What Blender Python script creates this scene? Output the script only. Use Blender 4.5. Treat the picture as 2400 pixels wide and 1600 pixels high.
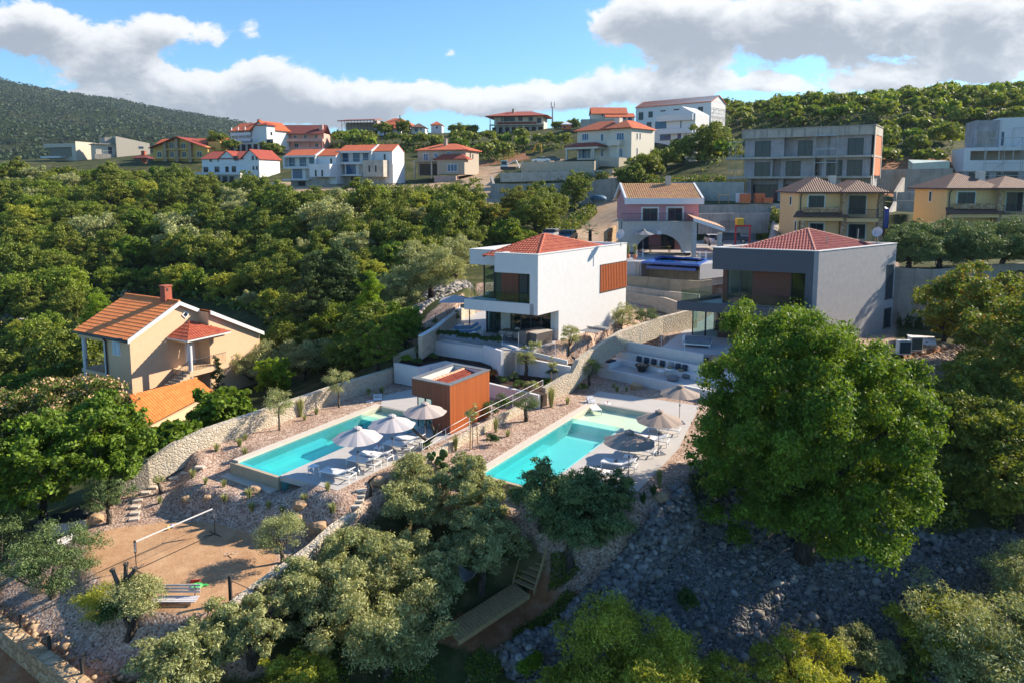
import bpy,bmesh,math,random
import numpy as np
from mathutils import Vector,Matrix
for _o in list(bpy.data.objects):bpy.data.objects.remove(_o)
S=bpy.context.scene
COL=S.collection
H,F,PY,PITCH=12.7,1650.0,618.0,math.radians(6.5)
cam_d=bpy.data.cameras.new('camera');cam=bpy.data.objects.new('camera',cam_d);COL.objects.link(cam)
cam.location=(0,0,H);cam.rotation_euler=(math.radians(90)-PITCH,0,0)
cam_d.sensor_width=36;cam_d.lens=36*F/2400;cam_d.shift_y=-(800-PY)/2400
cam_d.clip_start=0.5;cam_d.clip_end=9000
S.camera=cam
SUN_EL,SUN_AZ=math.radians(31),math.radians(22)
sd=Vector((math.cos(SUN_EL)*math.cos(SUN_AZ),math.cos(SUN_EL)*math.sin(SUN_AZ),math.sin(SUN_EL)))
sun_l=bpy.data.lights.new('sun','SUN');sun_l.energy=5.0;sun_l.angle=math.radians(0.6);sun_l.color=(1.0,0.86,0.68)
sun=bpy.data.objects.new('sun',sun_l);COL.objects.link(sun)
sun.rotation_euler=sd.to_track_quat('Z','Y').to_euler()
S.view_settings.view_transform='Standard';S.view_settings.look='None'
S.view_settings.exposure=1.02;S.view_settings.gamma=1.0
S.render.engine='CYCLES'
S.cycles.max_bounces=6;S.cycles.diffuse_bounces=3;S.cycles.glossy_bounces=3
S.cycles.transmission_bounces=3;S.cycles.transparent_max_bounces=8
S.cycles.caustics_reflective=False;S.cycles.caustics_refractive=False
def build_world():
 w=bpy.data.worlds.new('World');S.world=w;w.use_nodes=True
 nt=w.node_tree;nt.nodes.clear();N=nt.nodes.new;L=nt.links.new
 def math_(op,a,b=None,c=None,clamp=False):
  n=N('ShaderNodeMath');n.operation=op;n.use_clamp=clamp
  for i,v in enumerate((a,b,c)):
   if v is None:continue
   if isinstance(v,(int,float)):n.inputs[i].default_value=v
   else:L(v,n.inputs[i])
  return n.outputs[0]
 sky=N('ShaderNodeTexSky');sky.sky_type='NISHITA';sky.sun_disc=False
 sky.sun_elevation=SUN_EL;sky.sun_rotation=math.pi/2-SUN_AZ
 sky.altitude=100;sky.air_density=1.0;sky.dust_density=0.4;sky.ozone_density=3.0
 tc=N('ShaderNodeTexCoord');sx=N('ShaderNodeSeparateXYZ');L(tc.outputs['Generated'],sx.inputs[0])
 az=math_('ARCTAN2',sx.outputs[0],sx.outputs[1])
 az=math_('TANGENT',az)
 hy=math_('MAXIMUM',sx.outputs[1],0.05)
 el=math_('DIVIDE',sx.outputs[2],hy)
 bl=[(150,95,210,62,1.1),(40,60,110,45,.6),(300,150,110,50,.8),(420,82,55,30,.75),(520,92,40,34,.8),(608,82,34,30,.85),(300,245,300,62,1.0),(560,225,170,62,.9),(690,200,95,45,.8),(740,262,120,40,.7),(930,228,105,42,1.15),(830,262,90,30,1.0),(1060,135,26,15,.75),(1240,238,170,36,1.05),(1500,215,190,36,1.0),(1150,258,90,28,.8),(1480,60,120,62,1.0),(1680,75,180,82,1.1),(1560,140,90,40,.7),(1870,60,100,70,.75),(2130,50,220,62,1.1),(2000,112,170,36,.9),(2330,70,120,80,.9),(2230,165,200,36,.9),(2060,200,230,28,.7),(1750,205,180,22,.6),(830,-4,50,8,.8)]
 def density(dx,dy):
  a=math_('ADD',az,dx);e=math_('ADD',el,dy)
  tot=None
  for(px,py,rx,ry,wt) in bl:
   cx,cy=(px-1200)/F,(430-py)/F
   u=math_('MULTIPLY',math_('SUBTRACT',a,cx),F/rx)
   v=math_('MULTIPLY',math_('SUBTRACT',e,cy),F/ry)
   q=math_('ADD',math_('MULTIPLY',u,u),math_('MULTIPLY',v,v))
   g=math_('POWER',2.718,math_('MULTIPLY',q,-0.8))
   g=math_('MULTIPLY',g,wt)
   tot=g if tot is None else math_('ADD',tot,g)
  cv=N('ShaderNodeCombineXYZ');L(a,cv.inputs[0]);L(math_('MULTIPLY',e,1.5),cv.inputs[1])
  n1=N('ShaderNodeTexNoise');n1.inputs['Scale'].default_value=13;n1.inputs['Detail'].default_value=9;n1.inputs['Roughness'].default_value=.62
  n1.inputs['Distortion'].default_value=.25
  L(cv.outputs[0],n1.inputs['Vector'])
  n=math_('MULTIPLY',math_('SUBTRACT',n1.outputs['Fac'],.5),2.3)
  return math_('ADD',tot,n)
 d0=density(0,0);d1=density(0.010,0.022)
 mask=N('ShaderNodeMapRange');mask.interpolation_type='SMOOTHSTEP';L(d0,mask.inputs[0])
 mask.inputs[1].default_value=.58;mask.inputs[2].default_value=.88
 sh=N('ShaderNodeMapRange');sh.interpolation_type='SMOOTHSTEP';L(d1,sh.inputs[0])
 sh.inputs[1].default_value=.35;sh.inputs[2].default_value=1.55
 cc=N('ShaderNodeMix');cc.data_type='RGBA';L(sh.outputs[0],cc.inputs[0])
 cc.inputs[6].default_value=(4.5,4.55,4.65,1);cc.inputs[7].default_value=(1.85,2.05,2.4,1)
 tint=N('ShaderNodeMix');tint.data_type='RGBA';tint.blend_type='MULTIPLY';tint.inputs[0].default_value=1
 L(sky.outputs[0],tint.inputs[6]);tint.inputs[7].default_value=(.53,.78,.94,1)
 mx=N('ShaderNodeMix');mx.data_type='RGBA';L(mask.outputs[0],mx.inputs[0]);L(tint.outputs[2],mx.inputs[6]);L(cc.outputs[2],mx.inputs[7])
 front=math_('GREATER_THAN',sx.outputs[1],0.12)
 mx2=N('ShaderNodeMix');mx2.data_type='RGBA';L(front,mx2.inputs[0]);L(tint.outputs[2],mx2.inputs[6]);L(mx.outputs[2],mx2.inputs[7])
 bg=N('ShaderNodeBackground');bg.inputs[1].default_value=0.112
 L(mx2.outputs[2],bg.inputs[0])
 out=N('ShaderNodeOutputWorld');L(bg.outputs[0],out.inputs[0])
build_world()
_cp,_sp=math.cos(PITCH),math.sin(PITCH)
def ray(px,py):
 a=(px-1200)/F;b=(PY-py)/F
 return(a,_cp+b*_sp,-_sp+b*_cp)
def W(px,py,z):
 r=ray(px,py);t=(z-H)/r[2]
 return Vector((r[0]*t,r[1]*t,z))
def WD(px,py,D):
 r=ray(px,py);t=D/r[1]
 return Vector((r[0]*t,D,H+r[2]*t))
def XD(px,D,py=430):
 return WD(px,py,D).xy
def ZD(py,D):return WD(1200,py,D).z
def proj(x,y,z):
 dz=z-H
 f=y*_cp-dz*_sp;u=y*_sp+dz*_cp
 return 1200+F*x/f,PY-F*u/f
def onwall(A,B,px,py):
 """pixel -> (distance along the wall line A->B, z)"""
 r=ray(px,py);d=(B-A).normalized()
 det=d.x*(-r[1])+r[0]*d.y
 s=(-A.x*(-r[1])-r[0]*A.y)/det
 t=(d.x*(-A.y)+d.y*A.x)/det
 return s,H+r[2]*t
# ------------------------------------------------------------------ objects
def setp(o,label=None,cat=None,group=None,kind=None):
 if label:o['label']=label
 if cat:o['category']=cat
 if group:o['group']=group
 if kind:o['kind']=kind
 return o
def thing(name,label,cat,loc=(0,0,0),rz=0,group=None):
 o=bpy.data.objects.new(name,None);COL.objects.link(o);o.empty_display_size=.2
 o.location=loc;o.rotation_euler=(0,0,rz)
 return setp(o,label,cat,group)
def copy_tree(o,parent=None):
 c=o.copy();COL.objects.link(c)
 if parent is not None:c.parent=parent
 for ch in[x for x in KIDS.get(o.name,[])]:
  copy_tree(ch,c)
 return c
KIDS={}
class MB:
 """collects faces (world coordinates, or local ones when built under an object at the origin)"""
 def __init__(s):s.v=[];s.f=[];s.uv={};s.m=[];s.cm=0;s.sm=[];s.smooth=False
 def face(s,pts,uv=None):
  i=len(s.v);s.v.extend([tuple(p) for p in pts]);s.f.append(tuple(range(i,i+len(pts))));s.m.append(s.cm);s.sm.append(s.smooth)
  if uv:s.uv[len(s.f)-1]=uv
 def add(s,vs,fs,smooth=None):
  i=len(s.v);s.v.extend([tuple(p) for p in vs])
  for f in fs:
   s.f.append(tuple(i+k for k in f));s.m.append(s.cm);s.sm.append(s.smooth if smooth is None else smooth)
 def prism(s,poly,z0,z1,cap=True,bottom=True):
  """poly: list of (x,y); z1 may be a list of heights"""
  n=len(poly)
  a=0
  for i in range(n):
   x0,y0=poly[i][0],poly[i][1];x1,y1=poly[(i+1)%n][0],poly[(i+1)%n][1]
   a+=x0*y1-x1*y0
  if a<0:
   poly=list(poly)[::-1]
   if isinstance(z1,(list,tuple)):z1=list(z1)[::-1]
   if isinstance(z0,(list,tuple)):z0=list(z0)[::-1]
  zt=z1 if isinstance(z1,(list,tuple)) else[z1]*n
  zb=z0 if isinstance(z0,(list,tuple)) else[z0]*n
  vs=[(poly[i][0],poly[i][1],zb[i]) for i in range(n)]+[(poly[i][0],poly[i][1],zt[i]) for i in range(n)]
  fs=[(i,(i+1)%n,n+(i+1)%n,n+i) for i in range(n)]
  if cap:fs.append(tuple(range(n,2*n)))
  if bottom:fs.append(tuple(range(n-1,-1,-1)))
  s.add(vs,fs)
  return s
 def box(s,x0,y0,z0,x1,y1,z1):
  return s.prism([(x0,y0),(x1,y0),(x1,y1),(x0,y1)],z0,z1)
 def fbox(s,fr,a0,b0,z0,a1,b1,z1):
  """box in a (possibly skewed) plan frame: fr = (origin, adir, bdir)"""
  O,A,B=fr
  P=lambda a,b:(O[0]+A[0]*a+B[0]*b,O[1]+A[1]*a+B[1]*b)
  return s.prism([P(a0,b0),P(a1,b0),P(a1,b1),P(a0,b1)],z0,z1)
 def tube(s,p,q,r,n=6,r2=None,cap=True,smooth=True):
  p=Vector(p);q=Vector(q);d=q-p
  if d.length<1e-6:return s
  r2=r if r2 is None else r2
  z=d.normalized();x=z.orthogonal().normalized();y=z.cross(x)
  vs=[]
  for c,rr in((p,r),(q,r2)):
   for k in range(n):
    a=2*math.pi*k/n;vs.append(c+x*rr*math.cos(a)+y*rr*math.sin(a))
  fs=[(k,(k+1)%n,n+(k+1)%n,n+k) for k in range(n)]
  s.add(vs,fs,smooth and n>4)
  if cap:s.add(vs,[tuple(range(n-1,-1,-1)),tuple(range(n,2*n))],False)
  return s
 def path(s,pts,r,n=6,r2=None):
  m=len(pts)-1
  for i in range(m):
   ra=r if r2 is None else r+(r2-r)*i/m
   rb=r if r2 is None else r+(r2-r)*(i+1)/m
   s.tube(pts[i],pts[i+1],ra,n,rb)
  return s
 def lathe(s,prof,n=16,c=(0,0,0),smooth=True):
  vs=[];fs=[];m=len(prof)
  for(r,z) in prof:
   for k in range(n):
    a=2*math.pi*k/n;vs.append((c[0]+r*math.cos(a),c[1]+r*math.sin(a),c[2]+z))
  for j in range(m-1):
   for k in range(n):
    fs.append((j*n+k,j*n+(k+1)%n,(j+1)*n+(k+1)%n,(j+1)*n+k))
  s.add(vs,fs,smooth);return s
 def blob(s,c,r,seed=0,sq=(1,1,1),n=1,amp=.25,smooth=False):
  bm=bmesh.new();bmesh.ops.create_icosphere(bm,subdivisions=n,radius=1)
  rr=random.Random(seed);vs=[]
  for v in bm.verts:
   k=r*(1+rr.uniform(-amp,amp));vs.append((c[0]+v.co.x*k*sq[0],c[1]+v.co.y*k*sq[1],c[2]+v.co.z*k*sq[2]))
  s.add(vs,[tuple(v.index for v in f.verts) for f in bm.faces],smooth);bm.free();return s
 def wall(s,pts,th,depth):
  """wall along a 3-D top line; th thickness to the left of travel, depth below the top (number or list)"""
  n=len(pts);dn=depth if isinstance(depth,(list,tuple)) else[depth]*n
  L_,R_=[],[]
  for i in range(n):
   a=Vector(pts[max(i-1,0)][:2]);b=Vector(pts[min(i+1,n-1)][:2]);d=(b-a).normalized()
   nn=Vector((-d.y,d.x))*th/2;p=Vector(pts[i][:2])
   L_.append(p+nn);R_.append(p-nn)
  vs=[]
  for i in range(n):
   zt=pts[i][2];zb=zt-dn[i]
   vs+=[(R_[i].x,R_[i].y,zb),(R_[i].x,R_[i].y,zt),(L_[i].x,L_[i].y,zt),(L_[i].x,L_[i].y,zb)]
  fs=[]
  for i in range(n-1):
   a=4*i;b=a+4
   fs+=[(a,b,b+1,a+1),(a+1,b+1,b+2,a+2),(a+2,b+2,b+3,a+3)]
  fs+=[(0,1,2,3),(4*n-1,4*n-2,4*n-3,4*n-4)]
  s.add(vs,fs);return s
 def build(s,name,mat,parent=None,bevel=0):
  me=bpy.data.meshes.new(name);o=bpy.data.objects.new(name,me);COL.objects.link(o)
  off=Vector((0,0,0))
  if parent is not None:
   o.parent=parent;KIDS.setdefault(parent.name,[]).append(o)
   q=parent
   while q is not None:
    off+=Vector(q.location);q=q.parent
  v=s.v
  if off.length>0:v=[(a-off.x,b-off.y,c-off.z) for(a,b,c) in v]
  me.from_pydata(v,[],s.f)
  for m in(mat if isinstance(mat,(list,tuple)) else[mat]):me.materials.append(m)
  me.polygons.foreach_set('material_index',s.m);me.polygons.foreach_set('use_smooth',s.sm)
  if s.uv:
   ul=me.uv_layers.new(name='UVMap')
   for fi,uvs in s.uv.items():
    p=me.polygons[fi]
    for k,li in enumerate(p.loop_indices):ul.data[li].uv=uvs[k]
  me.update()
  if bevel:
   md=o.modifiers.new('bevel','BEVEL');md.width=bevel;md.segments=2;md.limit_method='ANGLE'
  return o
# ------------------------------------------------------------------ materials
MATS={}
def nodes_mat(name):
 m=bpy.data.materials.new(name);m.use_nodes=True
 nt=m.node_tree;b=nt.nodes['Principled BSDF']
 return m,nt,b
def rgb(c):return(c[0],c[1],c[2],1)
def ramp(nt,fac,stops):
 r=nt.nodes.new('ShaderNodeValToRGB');e=r.color_ramp.elements
 while len(e)<len(stops):e.new(.5)
 for i,(p,c) in enumerate(stops):e[i].position=p;e[i].color=rgb(c)
 nt.links.new(fac,r.inputs[0]);return r.outputs[0]
def coord(nt,kind='Object',scale=(1,1,1),rot=(0,0,0)):
 t=nt.nodes.new('ShaderNodeTexCoord');m=nt.nodes.new('ShaderNodeMapping')
 m.inputs['Scale'].default_value=scale;m.inputs['Rotation'].default_value=rot
 nt.links.new(t.outputs[kind],m.inputs[0]);return m.outputs[0]
def noise(nt,vec,scale,detail=4,rough=.55,out='Fac'):
 n=nt.nodes.new('ShaderNodeTexNoise');n.inputs['Scale'].default_value=scale;n.inputs['Detail'].default_value=detail
 n.inputs['Roughness'].default_value=rough;nt.links.new(vec,n.inputs['Vector']);return n.outputs[out]
def voro(nt,vec,scale,feat='F1',out='Distance',rnd=1):
 n=nt.nodes.new('ShaderNodeTexVoronoi');n.feature=feat;n.inputs['Scale'].default_value=scale;n.inputs['Randomness'].default_value=rnd
 nt.links.new(vec,n.inputs['Vector']);return n.outputs[out]
def mixc(nt,fac,a,b,blend='MIX'):
 n=nt.nodes.new('ShaderNodeMix');n.data_type='RGBA';n.blend_type=blend
 for i,v in((0,fac),(6,a),(7,b)):
  if isinstance(v,(int,float)):n.inputs[i].default_value=v
  elif isinstance(v,(tuple,list)):n.inputs[i].default_value=rgb(v)
  else:nt.links.new(v,n.inputs[i])
 return n.outputs[2]
def mth(nt,op,a,b=0,clamp=False):
 n=nt.nodes.new('ShaderNodeMath');n.operation=op;n.use_clamp=clamp
 for i,v in((0,a),(1,b)):
  if isinstance(v,(int,float)):n.inputs[i].default_value=v
  else:nt.links.new(v,n.inputs[i])
 return n.outputs[0]
def bump(nt,b,h,strength=.4,dist=.05):
 n=nt.nodes.new('ShaderNodeBump');n.inputs['Strength'].default_value=strength;n.inputs['Distance'].default_value=dist
 nt.links.new(h,n.inputs['Height']);nt.links.new(n.outputs[0],b.inputs['Normal'])
def plain(name,c,rough=.6,var=.12,sc=1.5,metal=0,bmp=0):
 if name in MATS:return MATS[name]
 m,nt,b=nodes_mat(name);v=coord(nt)
 n1=noise(nt,v,sc,6,.65)
 lo=[max(0,x*(1-var)) for x in c];hi=[min(1,x*(1+var)) for x in c]
 nt.links.new(ramp(nt,n1,[(.3,lo),(.7,hi)]),b.inputs['Base Color'])
 b.inputs['Roughness'].default_value=rough;b.inputs['Metallic'].default_value=metal
 if bmp:
  bump(nt,b,noise(nt,v,40,3),bmp,.02)
 MATS[name]=m;return m
def plaster(name,c,var=.05,streak=.05):
 if name in MATS:return MATS[name]
 m,nt,b=nodes_mat(name);v=coord(nt)
 n1=noise(nt,v,2.2,8,.7)
 col=ramp(nt,n1,[(.3,[x*(1-var) for x in c]),(.7,[min(1,x*(1+var)) for x in c])])
 v2=coord(nt,scale=(3,3,.25));st=noise(nt,v2,1.2,5,.7)
 col=mixc(nt,mth(nt,'MULTIPLY',mth(nt,'GREATER_THAN',st,.6),streak),col,[x*.55 for x in c])
 nt.links.new(col,b.inputs['Base Color']);b.inputs['Roughness'].default_value=.85
 bump(nt,b,noise(nt,v,30,4),.12,.02)
 MATS[name]=m;return m
def concrete(name,c,form=True):
 if name in MATS:return MATS[name]
 m,nt,b=nodes_mat(name);v=coord(nt)
 n1=noise(nt,v,.7,8,.7)
 col=ramp(nt,n1,[(.3,[x*.72 for x in c]),(.55,c),(.75,[x*1.15 for x in c])])
 v2=coord(nt,scale=(2,2,.15));st=noise(nt,v2,1.0,6,.7)
 col=mixc(nt,mth(nt,'MULTIPLY',mth(nt,'GREATER_THAN',st,.56),.35),col,[x*.5 for x in c])
 if form:
  sp=nt.nodes.new('ShaderNodeSeparateXYZ');nt.links.new(coord(nt),sp.inputs[0])
  f=mth(nt,'FRACT',mth(nt,'MULTIPLY',sp.outputs[2],2.0));k=mth(nt,'LESS_THAN',f,.06)
  f2=mth(nt,'FRACT',mth(nt,'MULTIPLY',mth(nt,'ADD',sp.outputs[0],sp.outputs[1]),.42));k2=mth(nt,'LESS_THAN',f2,.02)
  col=mixc(nt,mth(nt,'MULTIPLY',mth(nt,'MAXIMUM',k,k2),.4),col,[x*.55 for x in c])
 nt.links.new(col,b.inputs['Base Color']);b.inputs['Roughness'].default_value=.9
 bump(nt,b,noise(nt,v,18,4),.2,.03)
 MATS[name]=m;return m
def stone_mat(name,cols,scale=2.6,sq=(1,1,1.5),joint=(.2,.17,.13),jw=.05,bs=.6):
 if name in MATS:return MATS[name]
 m,nt,b=nodes_mat(name);v=coord(nt,scale=sq)
 nz=nt.nodes.new('ShaderNodeVectorMath');nz.operation='MULTIPLY_ADD'
 nt.links.new(noise(nt,v,3,3,.5,'Color'),nz.inputs[0]);nz.inputs[1].default_value=(.25,.25,.25);nt.links.new(v,nz.inputs[2])
 vec=nz.outputs[0]
 cid=voro(nt,vec,scale,'F1','Color');e=voro(nt,vec,scale,'DISTANCE_TO_EDGE','Distance')
 sp=nt.nodes.new('ShaderNodeSeparateColor');nt.links.new(cid,sp.inputs[0])
 n=len(cols);col=ramp(nt,sp.outputs[0],[(i/max(1,n-1),cols[i]) for i in range(n)])
 col=mixc(nt,mth(nt,'MULTIPLY',noise(nt,v,14,5),.5),col,[x*.6 for x in cols[0]])
 jf=mth(nt,'SUBTRACT',1,mth(nt,'DIVIDE',e,jw),True)
 col=mixc(nt,jf,col,joint)
 nt.links.new(col,b.inputs['Base Color']);b.inputs['Roughness'].default_value=.9
 hh=mth(nt,'ADD',mth(nt,'MINIMUM',mth(nt,'MULTIPLY',e,5),1),mth(nt,'MULTIPLY',noise(nt,v,9,5),.6))
 bump(nt,b,hh,bs,.08)
 MATS[name]=m;return m
def tile_mat(name,c,c2=None,uvwave=False,scale=1.0,var=.3):
 """roof tile; uvwave: far roofs whose rows and rolls come from the UV metres"""
 if name in MATS:return MATS[name]
 m,nt,b=nodes_mat(name)
 c2=c2 or[x*.7 for x in c]
 if uvwave:
  t=nt.nodes.new('ShaderNodeTexCoord');sp=nt.nodes.new('ShaderNodeSeparateXYZ');nt.links.new(t.outputs['UV'],sp.inputs[0])
  u=mth(nt,'MULTIPLY',sp.outputs[0],1/(.26*scale));w=mth(nt,'MULTIPLY',sp.outputs[1],1/(.36*scale))
  fu=mth(nt,'FRACT',u);fw=mth(nt,'FRACT',w)
  cv=nt.nodes.new('ShaderNodeCombineXYZ');nt.links.new(mth(nt,'FLOOR',u),cv.inputs[0]);nt.links.new(mth(nt,'FLOOR',w),cv.inputs[1])
  wn=nt.nodes.new('ShaderNodeTexWhiteNoise');nt.links.new(cv.outputs[0],wn.inputs[0])
  col=mixc(nt,wn.outputs[0],c,c2)
  hgt=mth(nt,'ADD',mth(nt,'SINE',mth(nt,'MULTIPLY',fu,math.pi)),mth(nt,'MULTIPLY',mth(nt,'SUBTRACT',1,fw),.6))
  bump(nt,b,hgt,.9,.09)
  dk=mth(nt,'LESS_THAN',fu,.16)
  col=mixc(nt,mth(nt,'MULTIPLY',dk,.45),col,[x*.35 for x in c])
 else:
  v=coord(nt);wn=voro(nt,v,3.4,'F1','Color');sp=nt.nodes.new('ShaderNodeSeparateColor');nt.links.new(wn,sp.inputs[0])
  col=mixc(nt,sp.outputs[0],c,c2)
  col=mixc(nt,mth(nt,'MULTIPLY',noise(nt,v,1.3,6),.35),col,[x*.6 for x in c])
 nt.links.new(col,b.inputs['Base Color']);b.inputs['Roughness'].default_value=.75
 MATS[name]=m;return m
def glass_mat(name='window_glass',c=(.05,.08,.10),alpha=0.0,rough=.03):
 if name in MATS:return MATS[name]
 m,nt,b=nodes_mat(name)
 b.inputs['Base Color'].default_value=rgb(c);b.inputs['Roughness'].default_value=rough;b.inputs['IOR'].default_value=1.5;b.inputs['Specular IOR Level'].default_value=.3
 if alpha<1 and alpha>0:
  tr=nt.nodes.new('ShaderNodeBsdfTransparent');tr.inputs[0].default_value=(.82,.90,.88,1)
  gl=nt.nodes.new('ShaderNodeBsdfGlossy');gl.inputs['Roughness'].default_value=.02
  lw=nt.nodes.new('ShaderNodeLayerWeight');lw.inputs['Blend'].default_value=.5
  mx=nt.nodes.new('ShaderNodeMixShader');f=mth(nt,'ADD',mth(nt,'MULTIPLY',mth(nt,'POWER',lw.outputs['Facing'],4),.8),alpha,True)
  nt.links.new(f,mx.inputs[0]);nt.links.new(tr.outputs[0],mx.inputs[1]);nt.links.new(gl.outputs[0],mx.inputs[2])
  nt.links.new(mx.outputs[0],nt.nodes['Material Output'].inputs[0])
 MATS[name]=m;return m
def leaf_mat(name,c,c2,trans=.35,sc=.45,hue_obj=.25,rough=.6):
 if name in MATS:return MATS[name]
 m,nt,b=nodes_mat(name)
 g=nt.nodes.new('ShaderNodeNewGeometry');v=coord(nt)
 f=noise(nt,v,sc,3,.6)
 fr=mth(nt,'ADD',mth(nt,'MULTIPLY',mth(nt,'SUBTRACT',f,.5),2.2),.5,True)
 f2=mth(nt,'ADD',mth(nt,'MULTIPLY',fr,.7),mth(nt,'MULTIPLY',g.outputs['Random Per Island'],.45),True)
 col=mixc(nt,f2,c,c2)
 oi=nt.nodes.new('ShaderNodeObjectInfo')
 col=mixc(nt,mth(nt,'MULTIPLY',oi.outputs['Random'],hue_obj),col,(c2[0]*1.3,c2[1]*.9,c2[2]*.7))
 wn=nt.nodes.new('ShaderNodeTexWhiteNoise');wn.noise_dimensions='1D';nt.links.new(mth(nt,'MULTIPLY',g.outputs['Random Per Island'],97.0),wn.inputs[1])
 vm=nt.nodes.new('ShaderNodeVectorMath');vm.operation='SCALE';nt.links.new(col,vm.inputs[0]);nt.links.new(mth(nt,'ADD',mth(nt,'MULTIPLY',wn.outputs[0],1.1),.5),vm.inputs['Scale']);col=vm.outputs[0]
 nt.links.new(col,b.inputs['Base Color']);b.inputs['Roughness'].default_value=rough
 b.inputs['Specular IOR Level'].default_value=.3
 tr=nt.nodes.new('ShaderNodeBsdfTranslucent')
 tc=mixc(nt,.5,col,(c2[0]*1.6,c2[1]*1.5,c2[2]*.5));nt.links.new(tc,tr.inputs[0])
 mx=nt.nodes.new('ShaderNodeMixShader');mx.inputs[0].default_value=trans
 nt.links.new(b.outputs[0],mx.inputs[1]);nt.links.new(tr.outputs[0],mx.inputs[2])
 nt.links.new(mx.outputs[0],nt.nodes['Material Output'].inputs[0])
 MATS[name]=m;return m
def slat_mat(name,c,c2,period=.09,ax=None,gap=.18):
 """vertical timber battens; ax = horizontal direction along the wall"""
 if name in MATS:return MATS[name]
 m,nt,b=nodes_mat(name)
 sp=nt.nodes.new('ShaderNodeSeparateXYZ');nt.links.new(coord(nt),sp.inputs[0])
 u=mth(nt,'ADD',mth(nt,'MULTIPLY',sp.outputs[0],ax[0]/period),mth(nt,'MULTIPLY',sp.outputs[1],ax[1]/period))
 fu=mth(nt,'FRACT',u);wn=nt.nodes.new('ShaderNodeTexWhiteNoise');wn.noise_dimensions='1D';nt.links.new(mth(nt,'FLOOR',u),wn.inputs[1])
 col=mixc(nt,wn.outputs[0],c,c2)
 col=mixc(nt,mth(nt,'MULTIPLY',mth(nt,'LESS_THAN',fu,gap),.75),col,[x*.3 for x in c])
 nt.links.new(col,b.inputs['Base Color']);b.inputs['Roughness'].default_value=.55
 bump(nt,b,mth(nt,'MINIMUM',mth(nt,'MULTIPLY',fu,4),1),.5,.02)
 MATS[name]=m;return m
# ------------------------------------------------------------------ terrain
_ctl=[]
def ctl(px,py,z):p=W(px,py,z);_ctl.append((p.x,p.y,z))
for q in[(-100,1620,-8.2),(0,1480,-6.6),(100,1380,-5.9),(220,1570,-6.8),(100,1230,-5.3),(290,1200,-4.8),(398,1105,-3.9),(450,1150,-4.3),(740,1225,-4.5),(860,1170,-3.9),(790,1175,-3.9),(920,1120,-3.4),(1335,825,-.3),(1320,850,-1.0),(1290,838,-.7),(1400,800,-.2),(1385,852,-1.5),(1415,845,-1.5),(1440,832,-1.3),(300,1150,-4.3),(360,1105,-3.9),(420,1070,-3.4),(280,1430,-5.5),(400,1500,-6.2),(560,1460,-5.6),(500,1560,-7.0),(1000,1250,-5.4),(1000,1400,-6.8),(800,1500,-7.8),(1100,1500,-7.9),(1300,1215,-4.3),(1350,1300,-5.5),(1400,1400,-6.6),(1250,1400,-7.3),(1150,1180,-4.0),(1200,1570,-8.7),(1600,1200,-4.1),(1560,1280,-5.0),(1650,1260,-5.8),(1900,1330,-6.3),(1700,1420,-7.2),(2200,1290,-5.6),(2400,1280,-5.2),(1900,1520,-8.3),(2350,1560,-8.6),(2350,1080,-2.8),(2300,960,-1.6),(2180,900,-.9),(2250,850,-.5),(2400,900,-1.0),(2500,1150,-3),(1700,1100,-3.2),(1800,1000,-2.6),(1950,950,-1.8),(2150,790,-.6),(2330,760,-.4),(2105,745,-.5)]:ctl(*q)
for q in[(800,885,-4.6),(600,950,-5.6),(450,1010,-6.1),(200,1165,-7.0),(50,1160,-7.8),(0,1000,-8.2),(300,905,-6.3),(600,860,-6.1),(150,840,-7.2),(0,820,-8.2),(750,810,-4.8),(860,800,-3.4),(950,735,.2),(1000,700,.6),(1060,660,1.5),(1100,600,2.6)]:ctl(*q)
def cD(px,D,z):p=WD(px,430,D);_ctl.append((p.x,D,z))
for px,D,z in[(0,80,-8),(400,80,-6),(800,76,-2.2),(1000,80,1.8),(0,110,-5),(400,110,-2.5),(800,108,2.5),(1050,108,5),(1250,108,6.2),(0,140,2),(400,140,3),(700,140,7),(1000,140,8.6),(1150,140,9.4),(0,170,9),(400,170,9),(700,165,11.6),(900,165,12),(1100,165,13.5),(160,240,19.8),(290,245,21.8),(430,215,18.4),(545,190,13.3),(595,235,23),(705,235,21.6),(0,230,19),(725,178,12.4),(860,178,12.4),(1040,178,13.2),(1210,262,31.6),(840,275,32.8),(925,268,30.5),(1027,283,32.4),(860,225,24),(1080,225,24),(1250,215,22.5),(1420,168,17.6),(1340,150,12.5),(1590,186,22),(1600,215,26.5),(1440,235,30.8),(1900,112,9.6),(2330,132,13.2),(2150,138,15.2),(1700,150,18),(2000,152,20),(2300,160,22),(1700,232,33.5),(2050,225,37),(2400,218,38.5),(2000,180,28),(2400,180,31),(2600,200,36),(1500,280,36),(1000,330,33),(600,300,24),(0,330,20),(300,330,24),(-300,230,18),(-300,120,-4),(-300,70,-9),(1500,400,40),(2200,400,52),(500,400,20),(3000,300,50),(3000,120,16),(3000,60,2),(3000,35,-4),(-300,400,16),(2500,90,7.5)]:cD(px,D,z)
for q in[(1340,540,5.2),(1400,492,8.0),(1500,480,9.2),(1500,695,.9),(1500,655,1.9),(1560,640,2.5),(1750,640,3.6),(2280,640,4.6),(2120,640,4.4),(2000,600,5.0),(1960,570,5.8),(2280,560,6.6),(2250,480,9),(1750,470,8.6),(1200,476,8.9),(1090,472,9),(1400,470,9.4)]:ctl(*q)
for x,y,z in[(-60,10,-9.5),(-20,10,-10),(20,10,-10.5),(60,10,-9),(0,-30,-13),(-80,-30,-12),(90,-30,-11)]:_ctl.append((x,y,z))
_C=np.array(_ctl);_sc=100.0
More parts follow.
